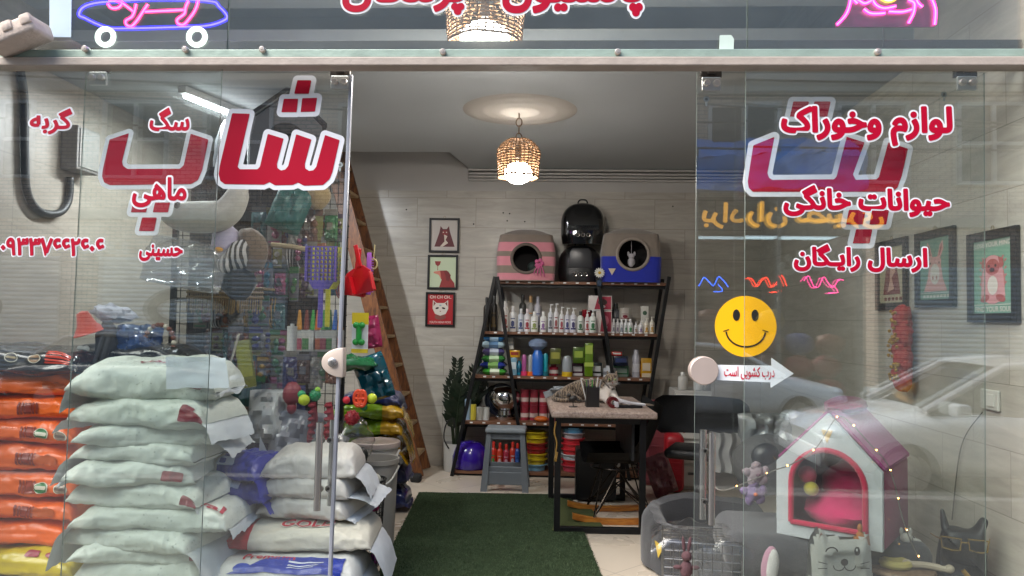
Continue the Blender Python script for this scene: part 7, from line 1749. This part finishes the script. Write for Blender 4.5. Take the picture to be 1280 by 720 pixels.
# scoops
def scoop(label, px, py, D, c, rz, sc_=1.0, lx=0):
    t = thing('litter_scoop', label, 'scoop', at(px, py, D), rz, None); b = BM(); w, h = .085 * sc_, .2 * sc_
    for k in range(8): x = -w + 2 * w * k / 7; bx(b, (x, 0, 0), (.008, .012, h))
    for k in range(9): z = -h / 2 + h * k / 8; bx(b, (0, .001, z), (2 * w + .008, .011, .008))
    for s_ in (-1, 1): bx(b, (s_ * w, -.012, 0), (.008, .04, h))
    obj('basket', b, mat(c, .4, coat=.2), t)
    b = BM(); bx(b, (0, 0, -h / 2 - .02), (.09 * sc_, .014, .05), taper=(1.7, 1)); bx(b, (0, 0, -h / 2 - .15 * sc_), (.03, .016, .24 * sc_), bev=.006); obj('handle', b, mat(c, .4), t); return t
scoop('purple slotted litter scoop hanging behind the left door', 402, 330, 4.35, '#4a3a90', 0)
scoop('yellow slotted litter scoop half hidden behind the purple one', 411, 331, 4.45, '#a8a41c', 0)
def pan(label, px, py, D, c, rot):
    t = thing('dustpan', label, 'scoop', at(px, py, D)); b = BM(); pz(b, [(-.07, -.09), (.07, -.09), (.06, .04), (.02, .08), (-.02, .08), (-.06, .04)], 0, .012, bev=.004)
    for s_ in (-1, 1): bx(b, (s_ * .066, -.02, -.03), (.01, .05, .11), bev=.003)
    bx(b, (0, 0, .14), (.028, .016, .14), bev=.006); obj('pan', b, mat(c, .35, coat=.3), t); t.rotation_euler = rot
pan('bright red scoop hanging at the front edge right of the left door', 453, 348, 4.55, '#b40a18', (0, R(-14), R(-10)))
pan('bright red scoop hanging behind the first one against the door seal', 444, 352, 4.66, '#a80a16', (0, R(6), R(20)))
b = BM(); bx(b, (0, 0, 0), (.03, .012, .26), bev=.005)
for k in range(14): bx(b, (.018, 0, -.11 + .016 * k), (.02, .006, .006))
solo('purple_comb', b, mat('#8a4aa0', .4), 'long pale purple comb hanging beside the red scoops', 'comb', at(461, 342, 4.6))
b = BM(); tb(b, [(.022 * math.cos(a), 0, .03 * math.sin(a)) for a in np.linspace(0, 2 * PI, 18, False)], .006, 6, True); tb(b, [(0, 0, .03), (0, .02, .12)], .003)
solo('cream_ring_toy', b, mat('#a89a6a', .6), 'cream ring toy hanging right of the purple comb', 'toy', at(467, 330, 4.65))
# bone toy card
t = thing('toy_card', 'white card with a yellow top and a green rubber bone at the door edge', 'toy', at(450, 416, 4.5), R(-6)); H_ = .24
b = BM(); bx(b, (0, 0, 0), (.1, .005, H_), bev=.001); bx(b, (0, -.0005, H_ / 2 - .035), (.102, .005, .07), mi=1); bx(b, (0, -.0005, -H_ / 2 + .012), (.102, .005, .024), mi=1); obj('card', b, [mat('#c4c6c8', .35, coat=.4), mat('#c0a81c', .4)], t)
b = BM(); cy(b, (0, -.02, -.05), (0, -.02, .04), .017, n=12)
for z in (-.055, .045):
    for s_ in (-1, 1): el(b, (s_ * .017, -.02, z), (.021, .018, .02))
obj('rubber_bone', b, mat('#0f7a2c', .4), t, True)
b = BM(); bag(b, (0, 0, 0), (.2, .12, .06), 4, rot=(R(90), R(80), 0), nz=.3); solo('pink_toy_pack', b, mat('#8a1c4a', .3, var=.5, scale=30), 'dark pink toy pack hanging behind the green bone card', 'toy', at(464, 415, 4.7))
# balls
def ball(label, px, py, D, r, c, bump=0):
    b = BM(); el(b, (0, 0, 0), (r, r, r), n=24)
    if bump:
        for k in range(40):
            a = k * 2.4; zz = 1 - 2 * (k + .5) / 40; rr_ = math.sqrt(1 - zz * zz); el(b, (r * rr_ * math.cos(a), r * rr_ * math.sin(a), r * zz), (r * .16,) * 3, n=6)
    solo('rubber_ball', b, mat(c, .5, coat=.1, bump=.2), label, 'ball', at(px, py, D))
ball('large neon yellow tennis ball on the left of the ball row behind the door', 380, 500, 4.45, .033, '#a8b81c')
ball('dark green ridged ball right of the yellow tennis ball', 394, 494, 4.5, .032, '#0f7a4a', 1)
ball('bright green ball peeping out above the yellow tennis ball', 377, 493, 4.52, .024, '#0f8a54')
ball('small lime ball above the dark green ridged ball', 397, 487, 4.5, .017, '#8ab82c')
ball('neon yellow ball right of the door seal', 465, 498, 4.55, .03, '#aab81c')
ball('red ball beside the door seal', 433, 500, 4.5, .022, '#b41c2c')
ball('small green ball below the orange rubber toy', 455, 509, 4.55, .02, '#0f6a3a')
ball('red lattice ball hanging below the balls right of the door seal', 440, 522, 4.6, .042, '#8a1420', 1)
b = BM()
for s_ in (-1, 1): tb(b, [(s_ * .012 + .022 * math.cos(a), 0, .045 * math.sin(a)) for a in np.linspace(0, 2 * PI, 22, False)], .011, 8, True)
for k in range(3): cy(b, (-.03, -.004, -.03 + .03 * k), (.03, -.004, -.03 + .03 * k), .007)
solo('orange_rubber_toy', b, mat('#c8401c', .4), 'neon orange rubber toy between the red and yellow balls', 'toy', at(450, 498, 4.52))
b = BM(); el(b, (0, 0, 0), (.06, .05, .075), nz=.15); el(b, (.0, 0, -.09), (.03, .03, .04)); solo('maroon_toy', b, mat('#7a2a34', .5), 'maroon pear shaped toy hanging left of the yellow tennis ball', 'toy', at(365, 492, 4.75))
for k in range(2):
    b = BM(); tb(b, curve_pts([(0, 0, .16), (.015, 0, .05), (-.012, 0, -.06), (.008, 0, -.2)], 6), .02, 8)
    for i in range(8): el(b, (0, -.01, .14 - .042 * i), (.026, .02, .014))
    solo('rope_toy', b, mat(['#7a1c28', '#8e2430'][k], .8), ['left', 'right'][k] + ' of the two dark red knotted rope toys below the balls behind the door', 'toy', at([408, 388][1 - k] + 2, 535, 4.75), 0, 'dark red rope toys')
# bags and sacks right of the door
b = BM(); bag(b, (0, 0, 0), (.34, .24, .16), 2, rot=(R(84), R(70), 0), nz=.3); solo('teal_bag', b, mat('#0a4a5a', .2, coat=.6, var=.3), 'shiny dark teal bag leaning above the yellow and green sacks', 'bag', at(467, 472, 5.6))
b = BM(); bag(b, (0, 0, 0), (.42, .3, .1), 6, nz=.3); solo('green_pack', b, mat('#1a5a34', .25, var=.5, scale=12, coat=.4), 'dark green pack lying behind the half round lock', 'bag', at(440, 455, 5.6))
YG_ = [mat('#6a8a14', .25, var=.25, scale=10, coat=.4), mat('#a8841c', .25, var=.25, coat=.4, bump=.5, bscale=14)]
for k, (px, py, lb) in enumerate([(470, 520, 'top'), (470, 541, 'second'), (468, 563, 'third')]):
    p = at(px, py, 5.75); sack(f'{lb} lime green sack with a yellow crumpled end beside the ladder', (p.x - .1, 5.95, p.z - .03), R(8 - 4 * k), .56, .4, .15, YG_, 120 + k * 2, 'lime green sacks beside the ladder', (.3, .8), YG_[1], None, .55, zone=lambda u, t: 1 if u > .42 else 0)
for k in range(2): sack(f'{["lower", "upper"][k]} navy sack under the lime green sacks beside the ladder', (at(455, 560, 5.8).x, 6.1, .02 + .2 * k), R(3), .6, .4, .24, mat('#16204a', .3, var=.3, coat=.3), 127 + k, 'navy sacks beside the ladder', (.3, .3))
p = at(466, 500, 5.8); sack('navy sack lying on top of the lime green sacks beside the ladder', (p.x - .06, 6.0, at(466, 508, 5.8).z), R(4), .5, .4, .12, mat('#16204a', .3, var=.3, coat=.3), 131, None, (.3, .3))
# buckets
def bucket(label, px, py_top, D, r, c, lid, rim):
    p = at(px, py_top, D); h = p.z; t = thing('bucket', label, 'bucket', (p.x, D, 0))
    b = BM(); lt(b, [(0, 0.005), (r * .84, .005), (r * .86, 0), (r * .98, h), (r * 1.04, h), (r * 1.04, h - .03), (r * .985, h - .035)], n=36); lt(b, [(r * .95, h), (r * .84, .06), (0, .06)], n=36); obj('tub', b, mat(c, .45, var=.08), t, True)
    if lid:
        b = BM(); lt(b, [(r * 1.06, h - .02), (r * 1.07, h + .008), (r * 1.0, h + .014), (r * .93, h + .004), (0, h + .006)], n=36); obj('lid', b, mat(lid, .4), t, True)
    else:
        b = BM(); lt(b, [(r * .94, h - .12), (0, h - .1)], n=30); obj('kibble', b, mat('#6a6258', .9, var=.5, scale=60, bump=1, bscale=60), t)
    b = BM(); tb(b, curve_pts([(-r * 1.05, 0, h - .05), (-r * .8, -r * .95, h - .13), (0, -r * 1.25, h - .17), (r * .8, -r * .95, h - .13), (r * 1.05, 0, h - .05)], 6), .007, 6); obj('bail_handle', b, mat(rim, .4), t, 'all')
    return t
bucket('white bucket with a beige lid beside the ladder', 470, 553, 5.5, .165, '#a8a49c', '#a89a92', '#b4b2ac')
bucket('grey open bucket with a white rim handle in front of the lidded one', 471, 572, 5.1, .145, '#8a867e', None, '#b0aea6')
t = thing('mesh_bin', 'dark mesh bin with pink and green toys beside the open bucket', 'basket', (at(458, 640, 4.62).x, 4.66, 0)); h = at(458, 606, 4.5).z; w = .085
b = BM()
for k in range(14):
    a = 2 * PI * k / 14; r0 = w * .85; r1 = w * 1.15; tb(b, [(r0 * sgn(math.cos(a), .6), r0 * sgn(math.sin(a), .6), 0.004), (r1 * sgn(math.cos(a), .6), r1 * sgn(math.sin(a), .6), h)], .003, 4)
for k in range(12):
    r1 = w * (.85 + .3 * k / 11); z = .006 + (h - .01) * k / 11; tb(b, [(r1 * sgn(math.cos(a), .6), r1 * sgn(math.sin(a), .6), z) for a in np.linspace(0, 2 * PI, 24, False)], .003 if k < 11 else .008, 4, True)
obj('mesh_wall', b, BW, t)
q = random.Random(5)
for k in range(26):
    b = BM(); c = q.choice(['#8a1a4a', '#1a1216', '#2a6a3a', '#5a143a', '#141416', '#7a2a6a', '#1c2a5a']); el(b, (0, 0, 0), (.035, .035, .032), nz=.2, seed=k)
    solo('bin_toy', b, mat(c, .6), 'small soft toy inside the dark mesh bin', 'toy', (t.location.x + q.uniform(-.045, .045), 4.66 + q.uniform(-.045, .045), .035 + .5 * h * (k // 6) / 2.4), 0, 'soft toys inside the dark mesh bin')
for k, (dx_, c, lb) in enumerate([(-.045, '#a0b41c', 'lime'), (.05, '#b4b4a8', 'white'), (.0, '#2a1a3a', 'dark violet')]):
    b = BM(); el(b, (0, 0, 0), (.034, .034, .034), nz=.1); solo('bin_toy', b, mat(c, .6), f'{lb} ball on top of the dark mesh bin', 'ball', (t.location.x + dx_, 4.62, h + .008))
# clear bag of black and blue bits above the bin
b = BM(); el(b, (0, 0, 0), (.14, .12, .17), nz=.25, n=24); solo('clear_bag', b, PLAS, 'clear plastic bag bulging beside the left door above the mesh bin', 'bag', at(438, 555, 4.85))
for k, (px, py, c, lb) in enumerate([(452, 570, '#101012', 'black'), (441, 575, '#1f5a8a', 'blue'), (433, 588, '#a85a6a', 'pink'), (430, 563, '#a8a8b0', 'white')]):
    b = BM(); el(b, (0, 0, 0), (.04, .035, .055), nz=.25, seed=k); solo('bagged_toy', b, mat(c, .4), f'{lb} toy inside the clear plastic bag above the mesh bin', 'toy', at(px, py, 4.85))
# storage crates and low goods behind the middle sacks
def crate(label, px, py, D, w, h, c, rz=0):
    p = at(px, py, D); t = thing('plastic_crate', label, 'crate', (p.x, D + .15, p.z), rz); b = BM()
    for sx, sy, dx, dy in ((0, -1, w, .012), (0, 1, w, .012), (-1, 0, .012, .3), (1, 0, .012, .3)): bx(b, (sx * w / 2, sy * .15, h / 2), (dx, dy, h), bev=.003)
    for k in range(7): bx(b, (-w / 2 + w * (k + .5) / 7, -.158, h / 2), (.012, .01, h * .8), bev=.002)
    bx(b, (0, 0, .01), (w, .3, .014)); obj('basket', b, mat(c, .5, var=.2), t)
    b = BM(); bx(b, (0, -.158, h - .012), (w + .02, .03, .028), bev=.006); obj('rim', b, mat(c, .5), t); return t
crate('dark teal plastic crate, the upper of two behind the tall pale stack', 290, 512, 4.85, .3, .18, '#1c4a44')
crate('brown plastic crate, the lower of two behind the tall pale stack', 285, 545, 4.85, .3, .19, '#5a4030')
crate('dark purple plastic crate standing behind the middle sacks', 328, 588, 4.9, .22, .32, '#3a1440')
for k, (px, py, c, w, h, lb) in enumerate([(340, 520, '#a8aaa8', .3, .34, 'white and teal plastic bag hanging behind the middle sacks'), (372, 548, '#7a7c84', .34, .36, 'grey translucent bag slumped above the plain white sacks'), (405, 562, '#6a6c6c', .26, .24, 'dull grey bag lying above the plain white sacks by the door seal')]):
    b = BM(); bag(b, (0, 0, 0), (w, h, .16), 11 + k, rot=(R(80), R(8 * k), R(6)), nz=.4); solo('slumped_bag', b, mat(c, .3, var=.3, scale=8, coat=.4), lb, 'bag', at(px, py, 4.8))
b = BM(); bag(b, (0, 0, 0), (.24, .3, .1), 15, rot=(R(85), R(20), 0), nz=.35); solo('teal_mesh_bag', b, mat('#155049', .5, var=.5, scale=20), 'teal bag hanging high in the rack behind the big red word', 'bag', at(362, 262, 4.85))
b = BM(); el(b, (0, 0, 0), (.08, .06, .09), nz=.2); solo('tan_plush_toy', b, FELT('#8a744c'), 'tan plush toy hanging high beside the ladder at the rack top', 'toy', at(398, 246, 4.9))
b = BM(); tb(b, curve_pts([(-.12, 0, .01), (0, 0, 0), (.12, 0, -.02)], 4), .018, 8); solo('pale_stick_toy', b, mat('#9a8a6a', .6), 'pale stick toy lying across the top row of hanging toys', 'toy', at(362, 308, 4.85))
b = BM(); bx(b, (0, 0, 0), (.1, .02, .3), rot=(0, R(-10), 0), bev=.004); bx(b, (.0, -.012, .02), (.08, .004, .2), rot=(0, R(-10), 0), mi=1); solo('straw_packet', b, [mat('#7a7a34', .6, var=.4, scale=40), mat('#8a8a2c', .6, var=.5, scale=60)], 'yellowish straw packet leaning in front of the rack right of the white paper', 'packet', at(307, 455, 4.7))
# things lying on the black sacks
zk = z2 + .2
t = thing('chew_toy_bundle', 'red orange hat shaped toy with a dark brown bundle on the black sack', 'toy', at(122, 425, 4.2)); 
b = BM(); lt(b, [(.0, .13), (.03, .12), (.05, .05), (.085, .0), (.08, -.004), (.045, .04), (0, .1)], (-.03, -.03, .04), 20, (R(12), R(-16), 0)); obj('orange_hat', b, FELT('#b8321c'), t, True)
b = BM(); el(b, (.04, .02, -.02), (.06, .06, .13), nz=.25); obj('dark_body', b, mat('#1c1412', .7, bump=.4), t, True)
b = BM()
for k in range(4): el(b, (-.06 + .03 * (k % 2), -.06, -.05 - .025 * (k // 2)), (.022, .012, .02))
el(b, (-.03, -.06, -.15), (.045, .03, .025)); obj('pale_charm', b, mat('#9a9a98', .5), t, True)
b = BM(); bag(b, (0, 0, .02), (.26, .2, .16), 8, rot=(R(60), 0, R(8)), nz=.35); solo('blue_pouch', b, mat('#16386a', .35, var=.4, scale=14, coat=.3), 'blue patterned pouch lying on the black sacks behind the glass', 'pouch', at(172, 432, 4.3))
b = BM(); el(b, (0, 0, -.01), (.12, .08, .05), rot=(0, R(12), 0), nz=.45, n=24); solo('plush_toy', b, FELT('#a8a6b0'), 'white and grey plush toy lying above the orange toy', 'toy', at(142, 390, 4.35))
br_ = thing('beaded_ring_toy', 'ring of brown and white wooden beads standing on the black sack', 'toy', at(199, 428, 4.25)); b = BM(); b2 = BM()
for k in range(22):
    a = 2 * PI * k / 22; el(b if k % 4 else b2, (.085 * math.cos(a), 0, .1 * math.sin(a)), (.015, .015, .015), n=8)
obj('brown_bead', b, mat('#6a3420', .4), br_, True); obj('white_bead', b2, mat('#b4aa9a', .4), br_, True)
t = thing('pennant_stick', 'thin pale stick leaning behind the white paper on the tall stack', 'stick', at(281, 460, 4.3)); b = BM(); tb(b, [(0, 0, -.1), (.07, .02, .2)], .006, 6); obj('stick', b, mat('#8a8478', .6), t)
